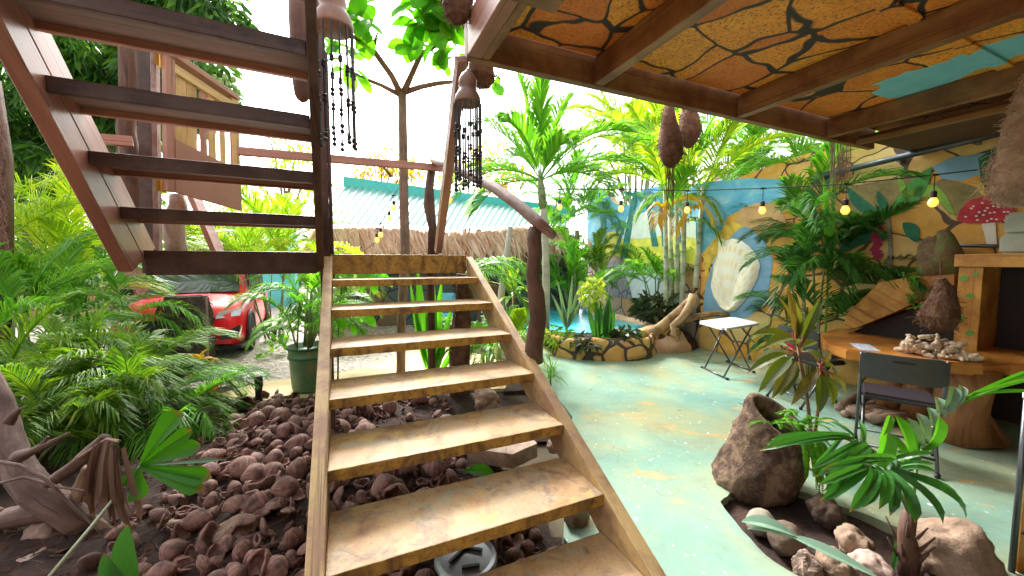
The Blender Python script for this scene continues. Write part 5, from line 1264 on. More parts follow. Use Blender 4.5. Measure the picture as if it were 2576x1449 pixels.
c0 = P(1985, 1062, 2.46); mb = MB()
for k in range(26):
    p = c0+V((U(-.14, .16), U(-.05, .08), U(-.02, .03))); frond(mb, p, adir(U(-3.2, .6), U(-.1, .7)), U(.10, .18), 1.2, 12, .035, .014, .05, .2, .002, .2)
for k in range(20):
    x = U(2000, 2030); p = P(x, U(1080, 1110), 2.42); frond(mb, p, V((U(-.2, .2), -.4, .15)), U(.25, .42), 5.5, 26, .032, .012, .02, .1, .0018, .1)
mb.done("leaves", l_fern, fn)
# small broad leaved palm in front
fp = thing("palm", "small broad leaved palm growing from the rocks in the right foreground", "palm", V((1.86, 1.74, -.05))); b0 = P(2288, 1449, 1.78)
mb = MB(); mb.tube([V((b0.x, b0.y, -.06)), P(2288, 1400, 1.78), P(2284, 1340, 1.79), P(2290, 1290, 1.8)], [.038, .034, .03, .024], 10, wob=.5)
for k in range(12):
    a = U(0, 6.28); p = P(2286, U(1340, 1440), 1.78)+V((math.cos(a), math.sin(a), 0))*.035; mb.tube([p, p+V((math.cos(a)*.5, math.sin(a)*.5, 1))*U(.05, .12)], [.009, .003], 5)
mb.done("trunk", m_bark, fp, True)
def petiole(pts, r=.007): mb = MB(); mb.tube([P(*q) for q in pts], r, 6); return mb.done("stalk", m_stem, fp, True)
def leaflets(items, mat=l_front, fold=.3):
    mb = MB()
    for x0, y0, d0, x1, y1, d1, w, sg in items: leaf(mb, P(x0, y0, d0), P(x1, y1, d1), px(w, (d0+d1)/2), sg, 7, fold, strap, V((0, -.7, .8)))
    mb.done("frond", mat, fp)
petiole([(2290, 1300, 1.8), (2265, 1240, 1.78), (2240, 1195, 1.74), (2170, 1165, 1.68)])
leaflets([(2180, 1176, 1.70, 2062, 1262, 1.55, 24, .12), (2190, 1176, 1.70, 2136, 1288, 1.5, 30, .18), (2198, 1178, 1.70, 2170, 1278, 1.5, 22, .16), (2205, 1178, 1.71, 2211, 1281, 1.5, 24, .2), (2212, 1180, 1.72, 2238, 1298, 1.52, 26, .2),
          (2225, 1182, 1.73, 2302, 1318, 1.55, 28, .2), (2235, 1182, 1.74, 2372, 1318, 1.6, 26, .2), (2245, 1184, 1.75, 2430, 1304, 1.66, 24, .22), (2240, 1186, 1.75, 2415, 1275, 1.72, 20, .2), (2175, 1174, 1.7, 2058, 1220, 1.6, 20, .16), (2170, 1172, 1.7, 2070, 1236, 1.58, 16, .12), (2230, 1186, 1.75, 2290, 1300, 1.62, 22, .2)])
petiole([(2290, 1300, 1.8), (2250, 1210, 1.82), (2190, 1130, 1.85), (2100, 1092, 1.88), (2000, 1100, 1.9)])
leaflets([(2130, 1096, 1.87, 1909, 1134, 1.85, 18, .14), (2110, 1093, 1.88, 1925, 1118, 1.9, 16, .1), (2140, 1098, 1.87, 1935, 1128, 1.8, 16, .14), (2090, 1092, 1.88, 1940, 1105, 1.95, 14, .08), (2150, 1105, 1.86, 1995, 1120, 1.8, 14, .12), (2160, 1110, 1.86, 2040, 1180, 1.78, 15, .12), (2168, 1116, 1.85, 2052, 1200, 1.78, 15, .1), (2172, 1120, 1.85, 2080, 1205, 1.8, 15, .1), (2176, 1122, 1.85, 2105, 1215, 1.8, 15, .1),
          (2180, 1125, 1.85, 2125, 1215, 1.8, 15, .1), (2120, 1094, 1.9, 2050, 1170, 1.95, 12, .1), (2150, 1100, 1.9, 2085, 1060, 2.0, 12, .1), (2170, 1110, 1.9, 2160, 1060, 2.0, 14, .1), (2180, 1120, 1.88, 2125, 1160, 1.78, 20, .25), (2190, 1128, 1.87, 2160, 1190, 1.76, 20, .2)])
petiole([(2292, 1300, 1.8), (2305, 1180, 1.84), (2325, 1110, 1.88), (2365, 1045, 1.92), (2440, 995, 1.94), (2500, 968, 1.95)], .008)
leaflets([(2312, 1130, 1.86, 2280, 1050, 1.9, 26, .1), (2325, 1105, 1.88, 2305, 1038, 1.93, 28, .1), (2345, 1072, 1.9, 2335, 1024, 1.95, 26, .1), (2362, 1048, 1.92, 2355, 998, 1.97, 26, .08), (2380, 1034, 1.92, 2400, 972, 1.97, 26, .08), (2400, 1020, 1.93, 2420, 970, 2.0, 20, .08)], l_gray)
leaflets([(2420, 1006, 1.94, 2600, 930, 1.9, 12, .06), (2430, 1000, 1.94, 2610, 950, 1.86, 10, .08), (2440, 995, 1.94, 2640, 992, 1.84, 10, .12), (2400, 1020, 1.93, 2590, 940, 1.98, 11, .04), (2315, 1130, 1.86, 2362, 1045, 1.8, 30, .14)], l_fresh)
petiole([(2288, 1300, 1.8), (2275, 1240, 1.82), (2262, 1190, 1.84)])
leaflets([(2205, 1170, 1.80, 2232, 1090, 1.8, 38, .08), (2215, 1110, 1.82, 2240, 1043, 1.86, 18, .05)], l_fresh)
leaflets([(2290, 1175, 1.82, 2235, 1092, 1.9, 22, .1), (2292, 1170, 1.84, 2252, 1043, 1.92, 30, .08), (2296, 1165, 1.84, 2275, 1060, 1.95, 24, .1), (2270, 1190, 1.86, 2222, 1120, 2.0, 24, .1), (2285, 1185, 1.86, 2255, 1120, 2.0, 24, .1)], l_fresh)
leaflets([(2230, 1165, 1.8, 2350, 1138, 1.7, 14, .16), (2262, 1172, 1.8, 2352, 1168, 1.72, 12, .16), (2265, 1182, 1.8, 2355, 1186, 1.72, 14, .2), (2250, 1180, 1.8, 2080, 1172, 1.62, 16, .22), (2240, 1180, 1.8, 2065, 1182, 1.6, 14, .2)])
# strappy gray leaves over the rock bed
for lab, items in (("long gray green strap leaf lying across the rock bed", [(1866, 1312, 2.0, 2010, 1352, 1.8, 34, .12), (1990, 1348, 1.82, 2220, 1460, 1.55, 30, .03), (1880, 1330, 1.98, 2030, 1365, 1.78, 18, .1)]),
                   ("dark strap leaf slanting behind the rocks toward the hollow log", [(2055, 1277, 2.2, 2160, 1350, 1.95, 18, .06)]), ("dark upright strap leaf left of the small palm's stem", [(2265, 1335, 1.85, 2245, 1449, 1.75, 14, -.05)])):
    o = thing("strap_leaf_plant", lab, "plant", P(items[-1][3], items[-1][4], items[-1][5])); 
    for x0, y0, d0, x1, y1, d1, w, sg in items: mb = MB(); leaf(mb, P(x0, y0, d0), P(x1, y1, d1), px(w, d0), sg, 8, .25, lance, V((0, -.6, 1))); mb.done("leaf", l_gray if 'gray' in lab else l_dark, o)
# small cycad like plant by the stair
ty = thing("thin_leaved_plant", "small plant with thin drooping leaves beside the dark handrail post", "plant", G(1385, 975)); mb = MB()
for k in range(60): mb.blade(P(1385, 935, 4.2)+V((U(-.04, .04), U(-.04, .04), U(-.1, .06))), adir(U(0, 6.28), U(-.1, 1.0)), U(.16, .30), .012, 1.6, 4)
mb.tube([G(1385, 975)-ZV*.03, P(1385, 930, 4.2)], .012, 6); mb.done("leaves", l_mid, ty)
# hanging roots and vine at the ceiling's end
hv = thing("hanging_roots", "bundle of thin brown roots hanging by the end of the ceiling", "roots", P(2120, 330, 4.5)); mb = MB()
for k in range(26): x = U(2088, 2142); mb.tube([P(x, 325, 4.5), P(x+U(-4, 4), 390, 4.5), P(x+U(-8, 8), U(420, 490), 4.5)], .0035, 4)
mb.done("roots", m_husk, hv)
vn = thing("vine", "short leafy vine trailing over the edge of the sloping board", "vine", P(2302, 720, 3.6)); mb = MB()
for k in range(70): p = FW(U(2288, 2322), U(690, 775))-RV*U(.02, .06); mb.blade(p, V((U(-1, 1), U(-1, .3), U(-1, .5))), U(.04, .08), .035, .6, 3)
mb.tube([FW(2305, 690)-RV*.03, FW(2302, 775)-RV*.03], .006, 5); mb.done("leaves", l_olive, vn)

# ================================================================== TREES
at_ = thing("bare_forked_tree", "slim forked tree with big round leaves at the ends of bare branches above the landing", "tree", V((P(1008, 950, 4.95).x, 4.95, -.05))); DT = 4.95
fork = P(1011, 232, DT); mb = MB(); mb.tube([V((P(1008, 950, DT).x, DT, -.06)), P(1010, 800, DT), P(1020, 640, DT), P(1016, 500, DT), P(1014, 350, DT), fork], [.06, .058, .062, .058, .055, .055], 10, wob=.12); mb.done("trunk", m_trunk, at_, True)
def branch(pts, r): mb = MB(); mb.tube([P(*q) for q in pts], r, 8, wob=.15); mb.done("branch", m_trunk, at_, True)
branch([(1008, 236, DT), (985, 190, 4.8), (938, 125, 4.7), (905, 103, 4.6), (872, 80, 4.5)], [.045, .035, .035, .028, .018]); branch([(938, 125, 4.7), (945, 100, 4.7), (950, 82, 4.7)], [.026, .02, .01])
branch([(1014, 236, DT), (1035, 190, 4.8), (1058, 138, 4.6), (1110, 105, 4.5), (1140, 60, 4.4), (1120, -20, 4.3)], [.045, .035, .034, .028, .02, .012])
branch([(1018, 232, DT), (1060, 218, 4.9), (1100, 210, 4.85), (1150, 205, 4.8), (1215, 205, 4.75), (1250, 190, 4.7)], [.038, .03, .026, .02, .016, .008]); branch([(1004, 238, DT), (960, 215, 4.9), (910, 195, 4.85), (870, 170, 4.8)], [.035, .026, .022, .012]); branch([(1052, 150, 4.65), (1040, 100, 4.5), (1035, 60, 4.4)], [.012, .009, .006])
branch([(985, 445, DT), (960, 415, 4.85), (948, 398, 4.8)], [.02, .014, .008])
for x, y, d, n, L in ((1085, 5, 4.3, 12, .30), (1115, 45, 4.35, 12, .30), (1055, 45, 4.3, 9, .28), (1075, 70, 4.4, 7, .28), (1030, 112, 4.5, 4, .24), (1118, 95, 4.4, 7, .26), (1145, 30, 4.3, 9, .28), (1120, 155, 4.6, 5, .24), (1140, 118, 4.5, 5, .22), (1240, 195, 4.7, 4, .22), (1178, 225, 4.7, 2, .2), (1105, -30, 4.2, 12, .3), (1040, 0, 4.2, 6, .28),
                      (900, 0, 4.4, 9, .34), (915, 45, 4.45, 8, .36), (885, 70, 4.5, 5, .3), (900, 125, 4.6, 4, .26), (868, 158, 4.7, 6, .26), (900, 185, 4.7, 4, .24), (845, 118, 4.6, 5, .24), (870, -30, 4.3, 9, .34)):
    mb = MB()
    for k in range(n): a = P(x, y, d)+V((U(-.1, .1), U(-.1, .1), U(-.08, .08))); dv = adir(U(0, 6.28), U(-1.2, .5)); leaf(mb, a, a+dv*L*U(.8, 1.2)*1.08, L*.68, U(0, .12), 6, .1, obov, V((U(-.4, .4), U(-1, -.2), U(.2, 1))))
    mb.done("leaf_cluster", l_big, at_)
def B(x, y, d, r): return (P(x, y, d), px(r, d))
mt = tree("large dark mango tree with hanging green fruit at the upper left", V((P(300, 660, 10).x, 10.5, -.05)), P(310, 230, 10), [B(330, 60, 9.5, 130), B(460, 30, 9.5, 110), B(540, 40, 9, 70), B(240, 150, 10, 120), B(190, 260, 10, 100), B(420, 150, 9.5, 85), B(520, 190, 9, 55), B(90, 120, 10.5, 140), B(20, 30, 10, 120), B(80, 300, 10.5, 100), B(270, 340, 10.5, 90), B(340, 250, 10.5, 100), B(590, 70, 9, 38), B(570, 230, 8.8, 26), B(440, 260, 10, 70), B(330, 430, 11, 70), B(150, 400, 11, 90)], l_mango, .40, .09, 1150, .3, None, .7)
mb = MB(); mb.tube([P(400, 140, 9), P(450, 158, 8.9), P(520, 182, 8.8), (P(560, 220, 8.8)), P(578, 245, 8.8)], [.06, .05, .04, .03, .015], 8); mb.done("branch", m_trunk, mt, True)
m_mango = M_plain("green mango", (.22, .34, .08), .4)
for x, y in ((540, 196), (555, 205), (566, 195), (575, 214), (588, 200), (592, 222), (600, 232), (548, 222), (530, 205)):
    mb = MB(); mb.blob(P(x, y, 8.7), (.055, .055, .08), 2, .05, 1, None, x); mb.done("mango", m_mango, mt, True)
tree("yellow orange leaved tree behind the teal shed's left end", P(960, 660, 15)-ZV*1.5, P(960, 480, 15), [B(960, 400, 15, 38), B(1000, 420, 15, 40), B(930, 430, 15, 34), B(1040, 440, 15, 34)], l_yel, .3, .09, 260, .12, "trees beyond the shed")
tree("yellow green tree behind the teal roof between the leaning post and the palm", P(1180, 660, 15)-ZV*1.5, P(1170, 500, 15), [B(1130, 430, 15, 45), B(1190, 440, 15, 50), B(1250, 400, 14.5, 60), B(1290, 440, 14, 50), B(1240, 470, 14, 40)], l_yel, .3, .09, 220, .12, "trees beyond the shed")
tree("pale green airy tree standing behind the wavy mural wall", P(1590, 700, 15)-ZV*1.6, P(1600, 500, 15), [B(1560, 420, 15, 70), B(1640, 400, 15, 75), B(1600, 340, 15, 60), B(1510, 430, 15, 55), B(1700, 440, 15, 60), B(1760, 420, 15, 50), B(1480, 350, 15, 40)], l_light, .24, .10, 150, .14, None)
tree("pale tree far behind the landing rail", P(720, 660, 22)-ZV*1.5, P(720, 480, 22), [B(700, 380, 22, 45), B(760, 360, 22, 50), B(660, 300, 22, 40), B(740, 440, 22, 60), B(620, 500, 22, 70), B(800, 470, 22, 50)], l_light, .4, .14, 90, .2)
tree("bush of red hibiscus behind the gnarled stump", P(520, 690, 8.5)-ZV*1.2, P(510, 620, 8.5), [B(470, 600, 8.5, 55), B(540, 590, 8.5, 55), B(590, 560, 8.6, 45), B(420, 640, 8.6, 45)], l_fresh, .14, .08, 480, .05, None, .2, "hibiscus")
hb = bpy.data.objects["hibiscus"]; hb['category'] = "shrub"; m_flow = M_plain("red petal", (.62, .02, .05), .5)
for x, y in ((488, 603), (590, 555), (600, 548), (505, 640), (560, 580)):
    mb = MB()
    for k in range(5): mb.blade(P(x, y, 8.1), adir(k*1.26, U(.1, .6)), .07, .07, .8, 3)
    mb.done("flower", m_flow, hb)
tree("dark green hedge tree at the far left behind the palms", P(60, 660, 12)-ZV*1.5, P(60, 520, 12), [B(30, 450, 12, 90), B(130, 520, 12, 80), B(220, 470, 12, 70), B(60, 600, 12, 90), B(200, 620, 12, 70), B(300, 520, 12.5, 80), B(390, 560, 12.5, 65), B(60, 300, 11.5, 90), B(130, 400, 12, 90), B(10, 380, 11.5, 80)], l_mango, .3, .08, 300, .2)

# ================================================================== PALMS
# solitary palm with a big crown
pm = thing("palm", "solitary palm with a ringed pale trunk and big feathery crown in front of the shed", "palm", V((P(1372, 700, 6.6).x, 6.6, -.03))); DP = 6.6
mb = MB(); mb.tube([V((P(1374, 720, DP).x, DP, -.05)), P(1374, 700, DP), P(1372, 600, DP), P(1368, 540, DP), P(1366, 520, DP)], [.065, .065, .06, .06, .05], 12); mb.done("trunk", m_pale_trunk, pm, True)
mb = MB(); mb.tube([P(1366, 525, DP), P(1363, 490, DP), P(1360, 455, DP), P(1358, 430, DP)], [.06, .075, .05, .03], 10); mb.done("crownshaft", m_stem, pm, True)
for az, el, L, dr in ((2.9, .55, 1.75, 1.5), (2.6, 1.0, 1.9, 1.1), (2.2, 1.35, 2.0, .8), (1.5, 1.45, 2.1, .6), (.9, 1.2, 2.0, .9), (.3, .85, 2.0, 1.2), (-.1, .5, 1.9, 1.3), (3.5, .35, 1.6, 1.7), (-.6, .8, 1.7, 1.4), (4.2, .9, 1.5, 1.5), (5.0, .7, 1.4, 1.6), (3.1, .1, 1.3, 1.6), (5.6, .25, 1.4, 1.5), (1.2, 1.0, 1.8, 1.2), (2.0, .8, 1.8, 1.3)):
    mb = MB(); frond(mb, P(1360, 455, DP), adir(az, el), L, dr, 34, .62, .05, .16, .5, .014, .28, ang=.6); mb.done("frond", l_mid, pm)
areca("areca_palm", "feathery palm rising behind the mural wall in front of the white house", V((P(1880, 700, 8.6).x, 8.6, -.05)), 4.6, 7, 34, 1.9, l_mid, .5, None, .55, .028, 38, 1.2, elr=(.2, 1.2), fh=(.7, 1.1))
areca("areca_palm", "dark palm crown above the mural wall by the hanging roots", V((P(2060, 700, 7.6).x, 7.6, -.05)), 4.1, 6, 28, 1.6, l_mid, .4, None, .5, .036, 30, 1.2, elr=(.2, 1.2), fh=(.75, 1.1))
fp2 = thing("areca_palm", "dark arching palm fronds crossing in front of the black stump and the red car", "palm", V((P(300, 900, 4.75).x, 4.75, -.02)))
mb = MB(); mb.tube([V((P(300, 900, 4.75).x, 4.75, -.04)), P(305, 860, 4.75), P(315, 800, 4.75)], [.02, .018, .014], 7); mb.done("stem", m_stem, fp2, True)
for dx, dz, L in ((1, .55, 1.0), (1, .2, .85), (-.7, .9, 1.0), (-.3, 1.3, 1.0), (-.9, .5, .9)):
    mb = MB(); frond(mb, P(315, 800, 4.75), V((dx, U(-.3, .1), dz)), L, 1.5, 38, .36, .02, .2, .3, .009, .45); mb.done("frond", l_mid, fp2)
# clustered cane palms in front of the wall
ck = thing("cane_palm", "tall cluster of pale ringed canes with feathery crowns in front of the painted wall", "palm", V((P(1700, 780, 7.0).x, 7.0, .1)))
canes = [(1675, 790, 1672, 470, 6.9), (1703, 785, 1700, 440, 7.0), (1715, 780, 1722, 420, 6.8), (1745, 760, 1768, 470, 6.7), (1690, 790, 1684, 520, 7.2), (1730, 775, 1745, 400, 7.3)]
for x0, y0, x1, y1, d in canes:
    a = P(x0, y0, d); mb = MB(); mb.tube([a-ZV*.3, a, P((x0+x1)/2+2, (y0+y1)/2, d), P(x1, y1, d)], [.05, .045, .04, .03], 9); mb.done("cane", m_cane, ck, True)
for k in range(34):
    x0, y0, x1, y1, d = canes[k % 6]; mb = MB(); frond(mb, P(x1, y1+U(0, 30), d), adir(U(0, 6.28), U(.35, 1.35)), U(1.3, 2.0), U(.8, 1.4), 34, .5, .034, .15, .35, .012, .3); mb.done("frond", l_mid if k % 3 else l_light, ck)
for k in range(8):
    x0, y0, x1, y1, d = canes[k % 6]; mb = MB(); frond(mb, P(x1, y1+60, d), adir(U(0, 6.28), U(.1, .5)), U(.9, 1.3), 2.0, 26, .4, .03, .15, .3, .01, .4); mb.done("frond", l_yel if k % 3 == 0 else l_olive, ck)
# the dense areca right of the shell
a_base = V((P(2050, 830, 5.0).x, 5.0, .0))
areca("areca_palm", "dense dark green areca palm between the shell and the painted leaves", a_base, 2.0, 14, 70, 1.1, l_dark, .42, None, .40, .024, 36, 1.3, elr=(.1, 1.35), hang=.3, fh=(.3, 1.1))
areca("areca_palm", "taller areca palm with pale underlit fronds rising behind the dense dark one", V((P(2090, 830, 5.4).x, 5.4, .0)), 2.6, 8, 30, 1.4, l_mid, .45, None, .48, .034, 30, 1.2, elr=(.3, 1.3), fh=(.8, 1.1))
mb = MB(); nf = thing("fan_spear", "bright green unopened palm spear standing up before the mural", "palm leaf", P(2065, 800, 4.6)); leaf(mb, P(2080, 700, 4.6), P(2070, 440, 4.6), .1, .01, 8, .3, lance, V((0, -1, .2))); leaf(mb, P(2090, 700, 4.6), P(2088, 330, 4.6), .05, .01, 8, .3, lance, V((0, -1, .2))); mb.tube([V((P(2085, 700, 4.6).x, 4.6, .0)), P(2083, 700, 4.6)], .012, 6); mb.done("leaf", l_fresh, nf)
areca("areca_palm", "small areca with drooping fronds on the bank before the waterfall", P(1640, 775, 7.6), .7, 5, 18, 1.05, l_mid, .25, None, .34, .026, 28, 1.5)
areca("areca_palm", "bright green areca by the pool at the left end of the mural", V((P(1440, 740, 9.0).x, 9.0, .2)), 1.3, 8, 26, 1.3, l_mid, .4, "areca palms by the pool", .36, .03, 28, 1.4, fh=(.4, 1.1))
areca("areca_palm", "tall leafy areca hiding the gap between shed and mural", V((P(1430, 740, 9.8).x, 9.8, .2)), 3.0, 9, 34, 1.7, l_mid, .55, None, .5, .04, 28, 1.2, fh=(.5, 1.1))
areca("areca_palm", "yellowing areca palm behind the left edge of the mural", V((P(1495, 740, 9.6).x, 9.4, .2)), 1.7, 5, 14, 1.0, l_olive, .2, None, .36, .03, 24, 1.4, fh=(.5, 1.0))
areca("areca_palm", "pale tall palm towering behind the wavy wall under the ceiling beam", P(1600, 700, 12.5)-ZV*.3, 4.4, 6, 24, 3.2, l_light, .6, None, .85, .06, 34, 1.2, elr=(.4, 1.3), sr=.05, fh=(.8, 1.1))
areca("areca_palm", "light green areca just right of the tall dark post", V((P(880, 760, 6.6).x, 6.6, 0)), 1.3, 5, 12, 1.15, l_light, .35, None, .42, .026, 32, 1.3, fh=(.6, 1.1))
areca("areca_palm", "light areca palm seen between the open steps left of the tall post", V((P(690, 760, 7.4).x, 7.4, 0)), 2.0, 8, 34, 1.9, l_light, .5, None, .55, .028, 38, 1.2, fh=(.5, 1.1))
areca("areca_palm", "airy yellow green areca behind the bamboo gate", V((P(560, 760, 9.0).x, 9.0, 0)), 2.2, 6, 22, 1.8, l_light, .5, None, .5, .04, 28, 1.2)
areca("areca_palm", "big sunny areca filling the far left behind the stair's stringer", V((P(80, 900, 4.9).x, 4.9, 0)), 1.7, 9, 34, 1.7, l_light, .5, None, .52, .022, 44, 1.3, fh=(.5, 1.2))
areca("areca_palm", "leaning areca with yellow stalks in front of the driveway at left", V((P(215, 900, 4.9).x, 4.9, 0)), 1.0, 6, 20, 1.15, l_mid, .35, None, .42, .022, 32, 1.3, fh=(.5, 1.2))
areca("areca_palm", "dark areca near the left edge behind the fine leaved clump", V((P(20, 960, 3.9).x, 3.9, 0)), .9, 6, 22, 1.2, l_mid, .35, None, .42, .018, 36, 1.4, fh=(.4, 1.2))
areca("areca_palm", "low sprawling fine leaved palm clump covering the bed at lower left", V((P(205, 1090, 3.3).x, 3.2, -.02)), .45, 9, 60, 1.0, l_olive, .5, None, .34, .014, 44, 1.5, elr=(.25, 1.35), fh=(.3, 1.1))
areca("areca_palm", "low green palm tuft with drooping fronds reaching over the husk bed", V((P(410, 1060, 3.4).x, 3.4, -.02)), .25, 5, 24, .85, l_mid, .25, None, .32, .014, 42, 1.6, elr=(.2, .9), fh=(.3, 1.1))
areca("areca_palm", "fine leaved palm tuft right behind the driftwood limb", V((P(90, 1160, 2.75).x, 2.7, -.02)), .4, 6, 34, .85, l_olive, .3, None, .30, .012, 40, 1.4, elr=(.2, 1.2), fh=(.3, 1.1))
vt = thing("vine_covered_trunk", "dark vine covered trunk at the left edge of the garden", "tree", V((P(2, 900, 4.3).x, 4.3, -.05))); mb = MB(); mb.tube([V((P(2, 900, 4.3).x, 4.3, -.05)), P(6, 600, 4.3), P(0, 400, 4.3), P(-20, 200, 4.3)], [.09, .08, .08, .07], 10, wob=.3); mb.done("trunk", m_bark, vt, True)
mb = MB(); 
for k in range(160): y = U(300, 850); mb.tube([P(6+U(-14, 14), y, 4.2), P(6+U(-18, 18), y+U(20, 70), 4.2)], .004, 3, False)
mb.done("vines", m_husk, vt)

# ================================================================== PLANTS BEHIND AND BESIDE THE LOWER STAIR
sf = thing("umbrella_plant", "umbrella plant with big backlit palmate leaves under the landing", "plant", V((P(852, 900, 4.75).x, 4.75, -.02)))
mb = MB(); mb.tube([V((P(848, 900, 4.75).x, 4.75, -.03)), P(852, 800, 4.75), P(862, 690, 4.75), P(866, 650, 4.75)], .011, 6); mb.done("stem", m_void, sf, True)
for x, y, n, L in ((868, 652, 8, .38), (918, 662, 8, .36), (851, 772, 7, .34), (905, 790, 5, .30), (945, 690, 6, .3)):
    mb = MB(); c = P(x, y, 4.7)
    for k in range(n): az = k*6.28/n+U(-.3, .3); leaf(mb, c, c+V((math.cos(az)*.75, -.25+.4*math.sin(az), -.55+.25*math.sin(az)))*L, .12, .16, 6, .15, obov, V((0, -.8, .8)))
    mb.done("leaf_cluster", l_big, sf)
sp2 = thing("strap_leaf_plant", "tall plant with broad bright strap leaves under the landing's right side", "plant", V((P(1080, 940, 4.6).x, 4.6, -.02)))
for x0, y0, x1, y1, w in ((1085, 935, 1050, 668, 26), (1092, 935, 1088, 672, 30), (1098, 935, 1112, 700, 24), (1080, 940, 1040, 740, 14), (1100, 940, 1140, 760, 18), (1072, 930, 1030, 690, 12), (1095, 935, 1130, 830, 20), (1110, 935, 1150, 870, 16)):
    mb = MB(); leaf(mb, P(x0, y0, 4.6), P(x1, y1, 4.5), px(w, 4.6), .06, 8, .2, lance, V((0, -1, .3))); mb.done("leaf", l_fresh, sp2)
fb = thing("fibrous_trunk", "dark fibrous tree fern trunk behind the upper steps", "trunk", V((P(1160, 930, 4.4).x, 4.4, -.04))); mb = MB(); mb.tube([V((P(1155, 930, 4.4).x, 4.4, -.06)), P(1158, 850, 4.4), P(1165, 760, 4.4), P(1170, 690, 4.4)], [.13, .115, .10, .085], 14, wob=.35)
for k in range(150): y = U(690, 920); p = P(1163+U(-24, 24), y, 4.33); mb.tube([p, p+V((U(-.06, .06), U(-.05, 0), -U(.04, .12)))], .004, 3, False)
mb.done("trunk", m_fib, fb)
frl = MB()
for k in range(9): frond(frl, P(1172, 688, 4.4), adir(U(-1.2, 2.6), U(.0, .8)), U(.7, 1.1), 1.8, 28, .26, .02, .12, .2, .007)
frl.done("crown", l_mid, fb)
sap = thing("slim_trunk", "slim cut gray trunk standing between the stair and the solitary palm", "tree", V((P(1255, 760, 5.9).x, 5.9, -.05))); mb = MB(); mb.tube([V((P(1250, 800, 5.9).x, 5.9, -.06)), P(1262, 730, 5.9), P(1272, 660, 5.9), P(1284, 570, 5.9)], [.06, .055, .05, .042], 9, wob=.15); mb.tube([P(1283, 600, 5.9), P(1296, 588, 5.9)], [.02, .008], 6); mb.done("trunk", m_pale_trunk, sap, True)
dr_ = thing("dracaena", "dracaena with bright striped leaves right of the stair top", "plant", V((P(1290, 760, 6.1).x, 6.1, -.02))); 
for k in range(22): mb = MB(); mb.blade(P(1292, 735, 6.0)+V((U(-.05, .05), 0, U(-.1, .1))), adir(U(0, 6.28), U(-.1, 1.3)), U(.4, .65), .075, 1.2, 6); mb.done("leaf", l_fresh if k % 2 else l_light, dr_)
mb = MB(); mb.tube([V((P(1292, 760, 6.1).x, 6.05, -.05)), P(1292, 730, 6.05)], .02, 7); mb.done("stem", m_trunk, dr_, True)
areca("areca_palm", "young bright palm between the right stringer and the turquoise pool", V((P(1300, 880, 5.3).x, 5.4, -.02)), .4, 4, 12, .7, l_light, .2, None, .3, .024, 28, 1.4, elr=(.3, 1.3))
areca("areca_palm", "low palm tuft directly behind the right stringer", V((P(1235, 880, 4.9).x, 4.9, -.02)), .5, 4, 14, .8, l_mid, .2, None, .28, .022, 26, 1.4)
pc = thing("potted_palm", "feathery palm growing from the green painted bucket", "palm", P(765, 870, 4.3)); 
for k in range(16): a = U(0, 6.28); t = P(768, 800, 4.3)+V((math.cos(a)*U(.05, .2), math.sin(a)*.2, U(-.15, .35))); b = P(765, 875, 4.3)+V((math.cos(a)*.08, math.sin(a)*.08, 0)); mb = MB(); mb.tube([b, b.lerp(t, .5), t], .01, 6); mb.done("stem", m_stem, pc, True); mb = MB(); frond(mb, t, adir(a, U(.3, 1.2)), U(.5, .85), 1.7, 34, .28, .018, .05, .3, .006); mb.done("frond", l_mid, pc); mb = MB(); frond(mb, t-ZV*.12, adir(a+2, U(.2, 1.0)), U(.45, .75), 1.9, 32, .26, .018, .05, .3, .006); mb.done("frond", l_mid, pc)
for lab, x, y, d, n, L, mat, w in (("leafy green plant on the ground left of the green bucket", 705, 885, 5.0, 24, .2, l_mid, .07), ("small bright seedling on the gravel near the bucket", 660, 900, 4.9, 12, .14, l_fern, .08), ("low weedy plant behind the bucket's left side", 700, 850, 5.2, 60, .3, l_dark, .04)):
    o = thing("leafy_plant", lab, "plant", G(x, y)); mb = MB(); q = G(x, y)
    for k in range(n): mb.blade(q+V((U(-.2, .2), U(-.15, .15), U(0, .2))), adir(U(0, 6.28), U(0, 1.3)), L*U(.6, 1.2), w, 1.3, 4)
    mb.done("leaves", mat, o)
oc = thing("orange_bract_plant", "small plant with yellow green leaves and an orange top on the path's edge", "plant", G(545, 985)); 
for cx, cy, n in ((512, 935, 12), (560, 962, 10), (500, 905, 7)):
    mb = MB(); q = P(cx, cy, 4.45)
    for k in range(n): mb.blade(q, adir(U(0, 6.28), U(-.2, 1.1)), U(.13, .24), .075, 1.3, 5, fold=.2)
    mb.done("leaves", l_orange, oc)
mb = MB(); mb.tube([G(545, 985)-ZV*.03, P(512, 935, 4.45), P(500, 905, 4.45)], .008, 6); mb.tube([G(548, 985)-ZV*.03, P(560, 962, 4.45)], .008, 6); mb.done("stem", m_stem, oc)
